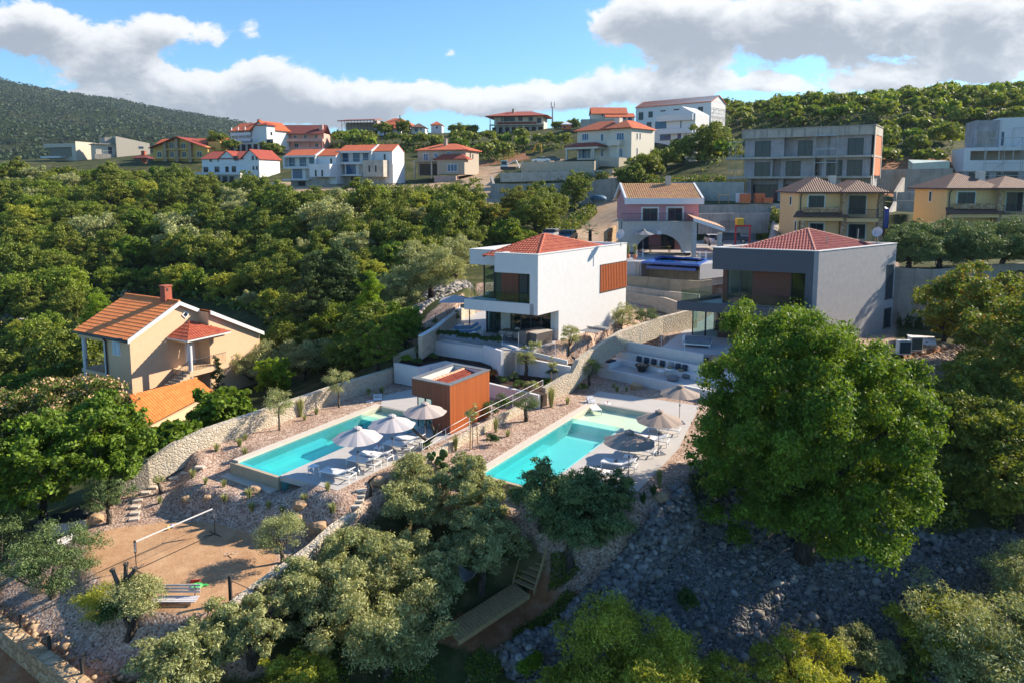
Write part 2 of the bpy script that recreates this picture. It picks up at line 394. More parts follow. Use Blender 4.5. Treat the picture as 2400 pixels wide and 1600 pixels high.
def _phi(r2):return np.where(r2>1e-12,.5*r2*np.log(np.maximum(r2,1e-12)),0)
_n=len(_C);_xy=_C[:,:2]/_sc
_K=_phi(((_xy[:,None]-_xy[None])**2).sum(-1))+np.eye(_n)*2e-4
_P=np.c_[np.ones(_n),_xy]
_A=np.block([[_K,_P],[_P.T,np.zeros((3,3))]])
_w=np.linalg.solve(_A,np.r_[_C[:,2],np.zeros(3)])
def _poly(px,z):return[W(a,b,z).xy for a,b in px]
PADS=[]
def pad(poly,z,m=.5,g=0):PADS.append((np.array([(p[0],p[1]) for p in poly]),z,m,g))
def in_poly(X,Y,P):
 ins=np.zeros(X.shape,bool);n=len(P)
 for i in range(n):
  x0,y0=P[i];x1,y1=P[(i+1)%n]
  if y0==y1:continue
  c=((y0>Y)!=(y1>Y))&(X<(x1-x0)*(Y-y0)/(y1-y0)+x0);ins^=c
 return ins
def pdist(X,Y,P,closed=True):
 d=np.full(X.shape,1e9);n=len(P)
 for i in range(n if closed else n-1):
  x0,y0=P[i];x1,y1=P[(i+1)%n];dx,dy=x1-x0,y1-y0
  t=np.clip(((X-x0)*dx+(Y-y0)*dy)/max(dx*dx+dy*dy,1e-9),0,1)
  d=np.minimum(d,np.hypot(X-x0-t*dx,Y-y0-t*dy))
 return d
def zt(X,Y):
 X=np.asarray(X,float);Y=np.asarray(Y,float);sh=X.shape
 x=X.ravel()/_sc;y=Y.ravel()/_sc;out=np.empty(x.shape)
 for i in range(0,len(x),20000):
  xs,ys=x[i:i+20000],y[i:i+20000]
  r2=(xs[:,None]-_xy[None,:,0])**2+(ys[:,None]-_xy[None,:,1])**2
  out[i:i+20000]=_phi(r2)@_w[:_n]+_w[_n]+_w[_n+1]*xs+_w[_n+2]*ys
 z=out.reshape(sh)
 for P,pz,m,g in PADS:
  lo=P.min(0)-m-g;hi=P.max(0)+m+g
  b=(X>lo[0])&(X<hi[0])&(Y>lo[1])&(Y<hi[1])
  if not b.any():continue
  xx,yy=X[b],Y[b];ins=in_poly(xx,yy,P);d=pdist(xx,yy,P)
  k=np.where(ins,1.0,np.clip(1-(d-g)/m,0,1));k=k*k*(3-2*k)
  z[b]=z[b]*(1-k)+pz*k
 return z
def gz(x,y):return float(zt(np.array([x]),np.array([y]))[0])
def hit(px,py,near=18,far=420):
 r=ray(px,py);D=np.concatenate([np.linspace(near,90,700),np.linspace(90.2,far,900)]);t=D/r[1]
 z=H+r[2]*t;g=zt(r[0]*t,D);k=np.nonzero(z<g)[0]
 if len(k)==0:return Vector((r[0]*t[-1],D[-1],g[-1]))
 k=k[0];a=max(k-1,0);da,db=z[a]-g[a],z[k]-g[k];s=0 if k==a else da/(da-db+1e-9)
 tt=t[a]+(t[k]-t[a])*s
 return Vector((r[0]*tt,r[1]*tt,float(H+r[2]*tt)))
ZP=-2.9
pad(_poly([(500,1095),(690,1122),(795,1152),(900,1108),(1000,1062),(1080,1055),(1160,1100),(1240,1140),(1470,1165),(1600,1100),(1600,1000),(1200,1000),(800,1000),(600,1040)],ZP),ZP-.02,2.6)
pad(_poly([(205,1255),(420,1212),(500,1225),(640,1262),(655,1310),(600,1380),(545,1425),(440,1440),(330,1425),(225,1350)],-5.0),-5.0,1.2)
pad([W(*q).xy for q in((985,793,-.2),(1181,821,-.2),(1238,821,0),(1305,806,0),(1395,800,0),(1480,745,0),(1600,705,0),(1560,690,0),(1470,675,0),(1110,700,0),(1090,718,1.0),(1046,748,1.0),(1021,768,.9),(990,782,.75))],-.03,.4)
pad([W(*q).xy for q in((921,833,-1),(974,812,-.35),(981.6,795,-.2),(1180,822,-.2),(1150,880,-1.25),(1130,863,-1.25),(1043,845.5,-1.25),(981.6,859.5,-1.25),(925.5,849,-1.25))],-1.33,.3,.42)
pad([W(*q).xy for q in((1204,834,-.6),(1337,860,-1.0),(1335,874,-1.4),(1272,908,-1.9),(1264,925,-1.95),(1150,897,-1.9),(1165,870,-1.6))],-2.02,.3,.42)
_wl=[W(2080,627,4.9).xy,W(2192,632,4.9).xy,W(2332,620,4.9).xy,W(2500,612,4.9).xy]
pad(_wl+[_wl[3]+Vector((0,12)),_wl[0]+Vector((0,12))],4.5,1.5)
pad(_poly([(1400,805),(1452,800),(1649,832),(1950,900),(2100,830),(2330,790)],-.6)+[p-Vector((0,.2)) for p in _wl[2::-1]]+_poly([(2060,690),(1640,690),(1560,720)],-.6),-.63,.4)
pad(_poly([(1395,495+340),(1450,815),(1640,845),(1660,905),(1500,905),(1400,870)],-2.2),-2.25,.3)
pad([W(*q).xy for q in((500,1095,ZP),(462,1016,-1.9),(480,1004,-1.8),(634,953,-1.7),(773,906,-1.7),(924,860,-1.75),(925.5,849,-1.25),(981.6,859.5,-1.25),(1043,845.5,-1.25),(1135,863,-1.25),(1150,897,-1.9),(1264,925,-1.95),(1274,918,-2.2),(1300,905,-2.4),(1345,893,ZP),(1385,884,ZP),(1408,884,ZP),(1600,915,ZP),(1750,960,ZP),(1600,1100,ZP),(1470,1165,ZP),(1240,1140,ZP),(1160,1100,ZP),(1080,1055,ZP),(1000,1062,ZP),(900,1108,ZP),(795,1152,ZP),(690,1122,ZP))],ZP-.02,.3,.42)
P_=lambda D0,D1,x0,x1:[XD(x0,D0),XD(x1,D0),XD(x1,D1),XD(x0,D1)]
pad([W(*q,4.2).xy for q in((1462,606),(1510,607),(1640,613),(1740,605),(1800,598),(1800,560),(1462,560))],4.15,.4)
pad([W(1640,475,9.7).xy,W(2060,475,9.7).xy,WD(2060,430,125).xy,WD(1640,430,125).xy],9.65,.7)
pad([W(1830,572,5.8).xy,W(2100,566,5.8).xy,WD(2110,430,92).xy,WD(1840,430,92).xy],5.75,1)
GZ={}
def zone(kind,poly,m=.6):GZ.setdefault(kind,[]).append((np.array([(p[0],p[1]) for p in poly]),m))
def zpx(pts):return[hit(*p).xy for p in pts]
zone('gravel',zpx([(0,1435),(0,1320),(120,1290),(210,1225),(285,1145),(400,1085),(600,1000),(800,915),(925,862)])+[W(985,795,0).xy,W(950,770,0).xy,W(1090,715,.5).xy,W(1120,695,0).xy,W(1500,655,1).xy,W(1640,690,0).xy,W(2100,700,-.6).xy,W(2100,800,-.6).xy]+zpx([(1900,900),(1760,990),(1620,1110),(1590,1200),(1520,1300),(1380,1400),(1290,1360),(1100,1250),(950,1150),(800,1290),(560,1470),(650,1600),(200,1600)]),1.0)
zone('sand',zpx([(205,1262),(250,1240),(420,1218),(500,1230),(600,1262),(640,1275),(652,1300),(600,1380),(530,1428),(440,1440),(330,1425),(240,1370),(195,1310)]),.5)
zone('bed',[W(*q).xy for q in((921,833,-1),(974,812,-.35),(981.6,793,-.2),(1180,822,-.2),(1150,880,-1.25),(1130,863,-1.25),(1043,845.5,-1.25),(981.6,859.5,-1.25),(925.5,849,-1.25))],.2)
zone('bed',[W(*q).xy for q in((1204,834,-.6),(1337,860,-1.0),(1335,874,-1.4),(1272,908,-1.9),(1264,925,-1.95),(1150,897,-1.9),(1165,870,-1.6))],.2)
zone('scree',zpx([(1700,1120),(1640,1170),(1560,1290),(1480,1380),(1300,1480),(1200,1580),(1700,1640),(2300,1640),(2400,1500),(2450,1230),(2300,1240),(2200,1250),(2100,1180),(1900,1120)]),1.2)
zone('scree',zpx([(2190,1060),(2340,1060),(2340,1180),(2200,1150)]),1.0)
zone('scree',zpx([(980,730),(1110,670),(1090,650),(1000,680),(940,750)]),1.0)
zone('dirt',[W(1420,480,8).xy,W(1500,470,9).xy,W(1500,560,5).xy,W(1310,585,4).xy,W(1300,560,4.5).xy,W(1380,500,7.5).xy],1.2)
zone('dirt',zpx([(1065,480),(1180,480),(1180,445),(1150,430),(1185,395),(1330,380),(1320,372),(1100,392),(1060,420),(1100,440)]),2)
zone('dirt',zpx([(600,470),(860,470),(1100,440),(1000,430),(600,430)]),1.5)
zone('redsoil',zpx([(2130,800),(2260,790),(2250,880),(2180,940),(2110,860)]),1)
zone('redsoil',zpx([(2060,470),(2250,470),(2270,440),(2230,365),(2060,370)]),3)
zone('redsoil',zpx([(1050,395),(1240,375),(1240,350),(1100,385)]),3)
zone('redsoil',zpx([(750,458),(880,452),(1010,446),(1010,436),(750,446)]),1)
zone('redsoil',zpx([(1080,1440),(1300,1330),(1400,1260),(1420,1330),(1240,1480),(1120,1530),(1000,1500)]),1)
zone('paved',[W(1660,560,4.2).xy,W(1830,560,4.2).xy,W(1850,600,4.2).xy,W(1480,622,4.2).xy,W(1470,590,4.2).xy],.3)
zone('redsoil',[W(-400,1300,-6).xy,W(-160,1345,-5.9).xy,W(0,1465,-6.1).xy,W(70,1520,-6.15).xy,W(145,1576,-6.2).xy,W(260,1665,-6.3).xy,W(260,2200,-6.3).xy,W(-900,2200,-6).xy],.3)
def build_ground():
 def axis(a,b,step,lo,hi,g):
  v=list(np.arange(a,b+1e-6,step));s=step
  while v[-1]<hi:s=min(s*g,6);v.append(v[-1]+s)
  s=step
  while v[0]>lo:s=min(s*g,6);v.insert(0,v[0]-s)
  return np.array(v)
 xs=axis(-42,48,.36,-420,460,1.07);ys=axis(22,84,.36,-40,430,1.05)
 X,Y=np.meshgrid(xs,ys);Z=zt(X,Y)
 rng=np.random.default_rng(3)
 me=bpy.data.meshes.new('ground');nx,ny=len(xs),len(ys)
 for q in CUTS:
  P=np.array([(a[0],a[1]) for a in q]);ins=in_poly(X,Y,P);Z[ins]=-6.5
 co=np.c_[X.ravel(),Y.ravel(),Z.ravel()].astype(np.float32)
 me.vertices.add(nx*ny);me.vertices.foreach_set('co',co.ravel())
 i=np.arange((ny-1)*(nx-1));r=i//(nx-1);c=i%(nx-1);a=r*nx+c
 f=np.c_[a,a+1,a+nx+1,a+nx].astype(np.int32)
 me.loops.add(f.size);me.loops.foreach_set('vertex_index',f.ravel());me.polygons.add(len(f))
 me.polygons.foreach_set('loop_start',np.arange(0,f.size,4));me.polygons.foreach_set('use_smooth',np.ones(len(f),bool));me.update()
 for k in('gravel','sand','bed','scree','dirt','redsoil','paved'):
  w=np.zeros(X.shape)
  for P,m in GZ.get(k,[]):
   ins=in_poly(X,Y,P);d=pdist(X,Y,P);sdv=np.where(ins,d,-d)
   w=np.maximum(w,np.clip(.5+sdv/(2*m),0,1))
  at=me.attributes.new(k,'FLOAT','POINT');at.data.foreach_set('value',w.ravel().astype(np.float32))
 o=bpy.data.objects.new('ground',me);COL.objects.link(o);o['kind']='structure'
 m,nt,b=nodes_mat('ground');v=coord(nt)
 def att(n):
  a=nt.nodes.new('ShaderNodeAttribute');a.attribute_name=n
  s=mth(nt,'ADD',a.outputs['Fac'],mth(nt,'MULTIPLY',mth(nt,'SUBTRACT',noise(nt,v,1.3,6,.7),.5),.5))
  return mth(nt,'MULTIPLY',mth(nt,'SUBTRACT',s,.42),6,True)
 n0=noise(nt,v,.35,8,.7)
 col=ramp(nt,n0,[(.3,(.028,.04,.012)),(.5,(.05,.062,.02)),(.62,(.11,.10,.045)),(.75,(.17,.15,.08))])
 def speck(sc,cols,seed=0):
  c=voro(nt,v,sc,'F1','Color');s=nt.nodes.new('ShaderNodeSeparateColor');nt.links.new(c,s.inputs[0])
  return ramp(nt,s.outputs[0],[(i/(len(cols)-1),cols[i]) for i in range(len(cols))])
 grav=speck(13,[(.13,.085,.065),(.36,.245,.185),(.44,.31,.24),(.50,.37,.29),(.64,.54,.45)])
 grav=mixc(nt,ramp(nt,noise(nt,v,.9,6,.65),[(.4,(0,0,0)),(.75,(.55,.55,.55))]),grav,(.19,.10,.065))
 sand=ramp(nt,noise(nt,v,1.1,9,.7),[(.3,(.34,.19,.10)),(.5,(.43,.26,.145)),(.7,(.52,.34,.20))])
 bed=speck(10,[(.025,.015,.012),(.05,.03,.022),(.09,.05,.035)])
 scr=speck(5,[(.03,.03,.032),(.08,.08,.085),(.14,.14,.145),(.24,.24,.24)])
 dirt=ramp(nt,noise(nt,v,.5,9,.7),[(.3,(.30,.19,.11)),(.5,(.44,.31,.20)),(.7,(.55,.43,.31))])
 red=ramp(nt,noise(nt,v,.9,9,.75),[(.3,(.16,.065,.03)),(.5,(.30,.135,.065)),(.65,(.36,.22,.14)),(.75,(.40,.33,.27))])
 for k,cc in(('redsoil',red),('gravel',grav),('dirt',dirt),('sand',sand),('bed',bed),('scree',scr),('paved',(.38,.35,.32))):
  col=mixc(nt,att(k),col,cc)
 nt.links.new(col,b.inputs['Base Color']);b.inputs['Roughness'].default_value=.95;b.inputs['Specular IOR Level'].default_value=.15
 hb=mth(nt,'ADD',mth(nt,'MULTIPLY',voro(nt,v,9),.5),noise(nt,v,2.5,8,.7))
 sandw=nt.nodes.new('ShaderNodeAttribute');sandw.attribute_name='sand'
 bn=nt.nodes.new('ShaderNodeBump');bn.inputs['Distance'].default_value=.12
 nt.links.new(mth(nt,'SUBTRACT',.55,mth(nt,'MULTIPLY',sandw.outputs['Fac'],.4)),bn.inputs['Strength']);nt.links.new(hb,bn.inputs['Height']);nt.links.new(bn.outputs[0],b.inputs['Normal'])
 me.materials.append(m)
def build_mountain():
 xs=np.arange(-2600,1500,16.);ys=np.arange(520,2300,16.)
 X,Y=np.meshgrid(xs,ys)
 def ridge(x):
  pxs=np.array([-2400,-900,-300,0,120,260,400,540,620,800,1200,3000]);pys=np.array([150,140,165,190,216,236,262,286,300,340,385,400])
  px=1200+F*x/1700;return 12.7+(430-np.interp(px,pxs,pys))/F*1700
 R=ridge(X*1700/np.maximum(Y,1));base=16.0
 t=np.clip((Y-520)/(1700-520),0,1)
 Z=base+(R-base)*np.where(t<1,t**1.15,1)-np.maximum(Y-1700,0)*.25
 rng=np.random.default_rng(5)
 def vn(sc,seed):
  g=np.random.default_rng(seed).standard_normal((int(1790/sc)+6,int(4110/sc)+6))
  u=(X+2600)/sc;v=(Y-520)/sc;i=u.astype(int);j=v.astype(int);fu,fv=u-i,v-j
  fu=fu*fu*(3-2*fu);fv=fv*fv*(3-2*fv)
  return(g[j,i]*(1-fu)+g[j,i+1]*fu)*(1-fv)+(g[j+1,i]*(1-fu)+g[j+1,i+1]*fu)*fv
 Z+=(vn(260,1)*9+vn(120,2)*5+vn(60,3)*2.5)*np.clip(t*2,0,1)*np.clip(1.25-t,.15,1)+np.abs(vn(17,4))*1.6+np.abs(vn(33,6))*1.8
 me=bpy.data.meshes.new('mountain');ny,nx=X.shape
 me.vertices.add(nx*ny);me.vertices.foreach_set('co',np.c_[X.ravel(),Y.ravel(),Z.ravel()].astype(np.float32).ravel())
 i=np.arange((ny-1)*(nx-1));r=i//(nx-1);c=i%(nx-1);a=r*nx+c
 f=np.c_[a,a+1,a+nx+1,a+nx].astype(np.int32)
 me.loops.add(f.size);me.loops.foreach_set('vertex_index',f.ravel());me.polygons.add(len(f))
 me.polygons.foreach_set('loop_start',np.arange(0,f.size,4));me.update()
 o=bpy.data.objects.new('hills',me);COL.objects.link(o);o['kind']='structure'
 m,nt,b=nodes_mat('mountain');v=coord(nt)
 f1=noise(nt,v,.10,6,.75);f2=noise(nt,v,.011,6,.65)
 col=ramp(nt,f1,[(.38,(.012,.024,.014)),(.52,(.030,.048,.018)),(.62,(.055,.072,.030)),(.74,(.10,.095,.065))])
 col=mixc(nt,ramp(nt,f2,[(.52,(0,0,0)),(.72,(.6,.6,.6))]),col,(.11,.095,.062))
 nt.links.new(col,b.inputs['Base Color']);b.inputs['Roughness'].default_value=1;b.inputs['Specular IOR Level'].default_value=0
 bump(nt,b,mth(nt,'MULTIPLY',f1,1),.9,9)
 me.materials.append(m)
 return X,Y,Z
# ------------------------------------------------------------------ palette
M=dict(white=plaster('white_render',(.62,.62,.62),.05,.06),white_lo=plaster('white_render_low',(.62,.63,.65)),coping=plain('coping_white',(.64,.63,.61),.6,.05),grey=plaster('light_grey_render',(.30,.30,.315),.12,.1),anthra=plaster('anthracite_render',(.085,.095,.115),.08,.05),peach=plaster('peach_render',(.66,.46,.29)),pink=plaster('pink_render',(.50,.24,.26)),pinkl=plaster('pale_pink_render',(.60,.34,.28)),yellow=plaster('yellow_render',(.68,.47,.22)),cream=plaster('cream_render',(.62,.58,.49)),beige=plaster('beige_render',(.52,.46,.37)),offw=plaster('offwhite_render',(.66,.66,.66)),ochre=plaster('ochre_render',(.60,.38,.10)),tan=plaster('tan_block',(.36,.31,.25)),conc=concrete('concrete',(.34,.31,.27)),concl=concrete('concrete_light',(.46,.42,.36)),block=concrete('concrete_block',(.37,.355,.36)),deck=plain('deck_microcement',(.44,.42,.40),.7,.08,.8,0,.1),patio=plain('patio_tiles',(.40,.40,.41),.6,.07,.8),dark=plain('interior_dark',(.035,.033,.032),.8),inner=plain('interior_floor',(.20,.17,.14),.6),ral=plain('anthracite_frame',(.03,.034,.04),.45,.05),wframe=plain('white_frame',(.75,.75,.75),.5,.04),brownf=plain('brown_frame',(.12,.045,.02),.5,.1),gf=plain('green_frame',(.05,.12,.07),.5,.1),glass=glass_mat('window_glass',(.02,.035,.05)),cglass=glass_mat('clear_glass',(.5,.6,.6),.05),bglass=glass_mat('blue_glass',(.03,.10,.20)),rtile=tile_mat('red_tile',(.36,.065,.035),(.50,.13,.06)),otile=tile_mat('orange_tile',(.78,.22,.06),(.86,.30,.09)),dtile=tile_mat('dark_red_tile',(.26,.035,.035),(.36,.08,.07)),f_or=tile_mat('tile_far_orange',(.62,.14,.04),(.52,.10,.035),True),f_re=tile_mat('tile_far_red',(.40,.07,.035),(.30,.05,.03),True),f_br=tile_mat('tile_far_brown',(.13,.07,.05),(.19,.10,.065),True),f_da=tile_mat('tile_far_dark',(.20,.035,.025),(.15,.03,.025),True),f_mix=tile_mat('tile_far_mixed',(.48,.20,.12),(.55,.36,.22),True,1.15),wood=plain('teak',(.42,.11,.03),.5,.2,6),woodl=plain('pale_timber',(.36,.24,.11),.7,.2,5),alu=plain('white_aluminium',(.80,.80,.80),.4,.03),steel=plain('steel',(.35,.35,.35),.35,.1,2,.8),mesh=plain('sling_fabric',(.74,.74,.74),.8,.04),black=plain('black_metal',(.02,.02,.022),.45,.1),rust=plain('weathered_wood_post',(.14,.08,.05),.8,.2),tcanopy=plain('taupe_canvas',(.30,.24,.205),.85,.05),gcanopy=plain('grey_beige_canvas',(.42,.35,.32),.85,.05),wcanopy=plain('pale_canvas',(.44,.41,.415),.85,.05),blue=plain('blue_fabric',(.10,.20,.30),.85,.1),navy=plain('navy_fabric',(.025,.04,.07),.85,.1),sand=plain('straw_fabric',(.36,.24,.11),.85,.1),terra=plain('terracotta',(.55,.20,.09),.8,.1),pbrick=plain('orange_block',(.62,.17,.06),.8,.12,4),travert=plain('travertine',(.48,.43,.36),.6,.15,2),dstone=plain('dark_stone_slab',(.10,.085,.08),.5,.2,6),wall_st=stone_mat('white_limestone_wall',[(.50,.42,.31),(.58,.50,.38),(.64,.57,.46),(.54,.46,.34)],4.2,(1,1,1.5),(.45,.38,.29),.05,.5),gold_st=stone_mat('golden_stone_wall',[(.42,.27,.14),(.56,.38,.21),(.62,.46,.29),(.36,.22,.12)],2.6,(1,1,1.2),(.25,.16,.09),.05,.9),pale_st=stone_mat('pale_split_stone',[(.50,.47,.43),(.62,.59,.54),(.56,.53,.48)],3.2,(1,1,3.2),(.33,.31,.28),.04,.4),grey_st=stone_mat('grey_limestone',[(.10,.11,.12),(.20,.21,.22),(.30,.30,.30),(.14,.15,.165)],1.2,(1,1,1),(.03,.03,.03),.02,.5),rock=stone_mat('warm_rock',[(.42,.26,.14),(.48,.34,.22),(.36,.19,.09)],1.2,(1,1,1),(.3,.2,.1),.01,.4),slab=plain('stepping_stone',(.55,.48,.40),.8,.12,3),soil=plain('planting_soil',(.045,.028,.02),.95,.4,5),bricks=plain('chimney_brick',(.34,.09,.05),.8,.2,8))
def frame(O,Pa,Pb):
 O=Vector(O).xy if len(O)==3 else Vector(O)
 return(O,(Vector(Pa).xy-O).normalized(),(Vector(Pb).xy-O).normalized())
def inv(fr,P):
 O,A,B=fr;d=Vector(P).xy-O;det=A.x*B.y-A.y*B.x
 return((d.x*B.y-d.y*B.x)/det,(A.x*d.y-A.y*d.x)/det)
def fp(fr,a,b):return fr[0]+fr[1]*a+fr[2]*b
def fp3(fr,a,b,z):p=fp(fr,a,b);return Vector((p.x,p.y,z))
def wall_px(fr,line,px,py):
 """pixel -> (coordinate along, z) on the frame line ('a', b0) or ('b', a0)"""
 if line[0]=='a':s,z=onwall(fp(fr,0,line[1]),fp(fr,1,line[1]),px,py)
 else:s,z=onwall(fp(fr,line[1],0),fp(fr,line[1],1),px,py)
 return s,z
def B1(name,mat,parent,fr,*c,bevel=0):
 return MB().fbox(fr,*c).build(name,mat,parent,bevel)
def tiled(name,pts,mat,parent,pitch=.24,course=.38,h=.055,samples=6):
 """barrel-tile roof plane: pts polygon, first edge is the eave"""
 P=[Vector(p) for p in pts];e=(P[1]-P[0]).normalized();n=(P[1]-P[0]).cross(P[2]-P[1]).normalized()
 if n.z<0:n=-n
 up=n.cross(e).normalized()
 if(P[2]-P[0]).dot(up)<0:up=-up
 us=[(p-P[0]).dot(e) for p in P];vs_=[(p-P[0]).dot(up) for p in P]
 u0,u1,v1=min(us),max(us),max(vs_)
 nu=max(2,int((u1-u0)/pitch*samples));nv=max(1,int(math.ceil(v1/course)))
 bm=bmesh.new()
 for j in range(nv):
  rows=[]
  for(vv,off) in((j*course,.035),((j+1)*course,0.0)):
   r=[]
   for i in range(nu+1):
    u=u0+(u1-u0)*i/nu;ph=(u-u0)/pitch*math.pi
    hh=h*abs(math.sin(ph))**.8
    r.append(bm.verts.new(P[0]+e*u+up*vv+n*(hh+off)))
   rows.append(r)
  low=[bm.verts.new(v.co-n*.05) for v in rows[0]]
  for i in range(nu):
   f=bm.faces.new((rows[0][i],rows[0][i+1],rows[1][i+1],rows[1][i]));f.smooth=False
   bm.faces.new((low[i],low[i+1],rows[0][i+1],rows[0][i]))
 m=len(P);c=sum(P,Vector())/m
 for i in range(m):
  a,b2=P[i],P[(i+1)%m];d=b2-a;nn=d.cross(n).normalized()
  if(c-a).dot(nn)>0:nn=-nn
  if i==0:a=a+nn*.06
  g=bm.verts[:]+bm.edges[:]+bm.faces[:]
  bmesh.ops.bisect_plane(bm,geom=g,plane_co=a,plane_no=nn,clear_outer=True)
 q=parent;off=Vector((0,0,0))
 while q is not None:off+=Vector(q.location);q=q.parent
 bmesh.ops.translate(bm,verts=bm.verts,vec=-off)
 me=bpy.data.meshes.new(name);bm.to_mesh(me);bm.free();me.materials.append(mat)
 o=bpy.data.objects.new(name,me);COL.objects.link(o)
 if parent is not None:o.parent=parent;KIDS.setdefault(parent.name,[]).append(o)
 return o
def ridge_tiles(mb,p,q,r=.13,step=.42):
 p,q=Vector(p),Vector(q);n=max(1,int((q-p).length/step))
 for i in range(n):
  a=p.lerp(q,i/n);b=p.lerp(q,(i+1.08)/n);mb.tube(a,b,r,8,r*.82)
 return mb
def rface(mb,pts):
 P=[Vector(p) for p in pts];e=(P[1]-P[0]).normalized();n=(P[1]-P[0]).cross(P[2]-P[1]).normalized();up=n.cross(e)
 mb.face(P,[((p-P[0]).dot(e),(p-P[0]).dot(up)) for p in P])
def hip(mb,c,z,rise,oh=.5,th=.18):
 """hip roof on four plan corners c (ccw); ridge along the longer side"""
 c=[Vector(p) for p in c];ctr=sum(c,Vector((0,0)))/4
 c=[p+(p-ctr).normalized()*oh*1.3 for p in c]
 if(c[1]-c[0]).length<(c[2]-c[1]).length:c=c[1:]+c[:1]
 L=(c[1]-c[0]).length;w=(c[2]-c[1]).length;k=min(.5,w/2/L)
 m0=(c[0]+c[3])/2;m1=(c[1]+c[2])/2;r0=m0.lerp(m1,k);r1=m0.lerp(m1,1-k)
 t=lambda p,zz:Vector((p.x,p.y,zz));E_=[t(p,z) for p in c];R0,R1=t(r0,z+rise),t(r1,z+rise)
 rface(mb,[E_[0],E_[1],R1,R0]);rface(mb,[E_[2],E_[3],R0,R1])
 if(r1-r0).length>.05:rface(mb,[E_[1],E_[2],R1]);rface(mb,[E_[3],E_[0],R0])
 else:rface(mb,[E_[1],E_[2],R1]);rface(mb,[E_[3],E_[0],R0])
 for i in range(4):a,b=E_[i],E_[(i+1)%4];mb.face([a-Vector((0,0,th)),b-Vector((0,0,th)),b,a])
 mb.face([p-Vector((0,0,th)) for p in E_[::-1]])
 return E_,R0,R1
def gable(mb,fr,a0,a1,b0,b1,z,rise,oh=.4,th=.16,along='a'):
 """gable roof over frame rectangle, ridge along a or b"""
 if along=='a':
  bm_=(b0+b1)/2;s=rise/((b1-b0)/2)
  for(be,br) in((b0-oh,bm_),(b1+oh,bm_)):
   ze=z-s*oh;p=[fp3(fr,a0-oh,be,ze),fp3(fr,a1+oh,be,ze),fp3(fr,a1+oh,br,z+rise),fp3(fr,a0-oh,br,z+rise)]
   slab(mb,p,th)
 else:
  am=(a0+a1)/2;s=rise/((a1-a0)/2)
  for(ae,ar) in((a0-oh,am),(a1+oh,am)):
   ze=z-s*oh;p=[fp3(fr,ae,b0-oh,ze),fp3(fr,ae,b1+oh,ze),fp3(fr,ar,b1+oh,z+rise),fp3(fr,ar,b0-oh,z+rise)]
   slab(mb,p,th)
def slab(mb,p,th=.16):
 if(p[1]-p[0]).cross(p[2]-p[1]).z<0:
  p=[p[1],p[0],p[3],p[2]] if len(p)==4 else[p[1],p[0]]+p[:1:-1]
 rface(mb,p);d=Vector((0,0,th));n=len(p)
 for i in range(n):a,b=p[i],p[(i+1)%n];mb.face([a-d,b-d,b,a])
 mb.face([q-d for q in p[::-1]])
def gable_wall(mb,fr,a0,a1,b0,b1,z0,z1,rise,along='a'):
 """box walls with gable tops"""
 if along=='a':
  pr=[(b0,z0),(b1,z0),(b1,z1),((b0+b1)/2,z1+rise),(b0,z1)]
  v=[fp3(fr,a0,b,z) for b,z in pr]+[fp3(fr,a1,b,z) for b,z in pr]
 else:
  pr=[(a0,z0),(a1,z0),(a1,z1),((a0+a1)/2,z1+rise),(a0,z1)]
  v=[fp3(fr,a,b0,z) for a,z in pr]+[fp3(fr,a,b1,z) for a,z in pr]
 n=len(pr);mb.add(v,[tuple(range(n)),tuple(range(2*n-1,n-1,-1))]+[(i,(i+1)%n,n+(i+1)%n,n+i) for i in range(n)])
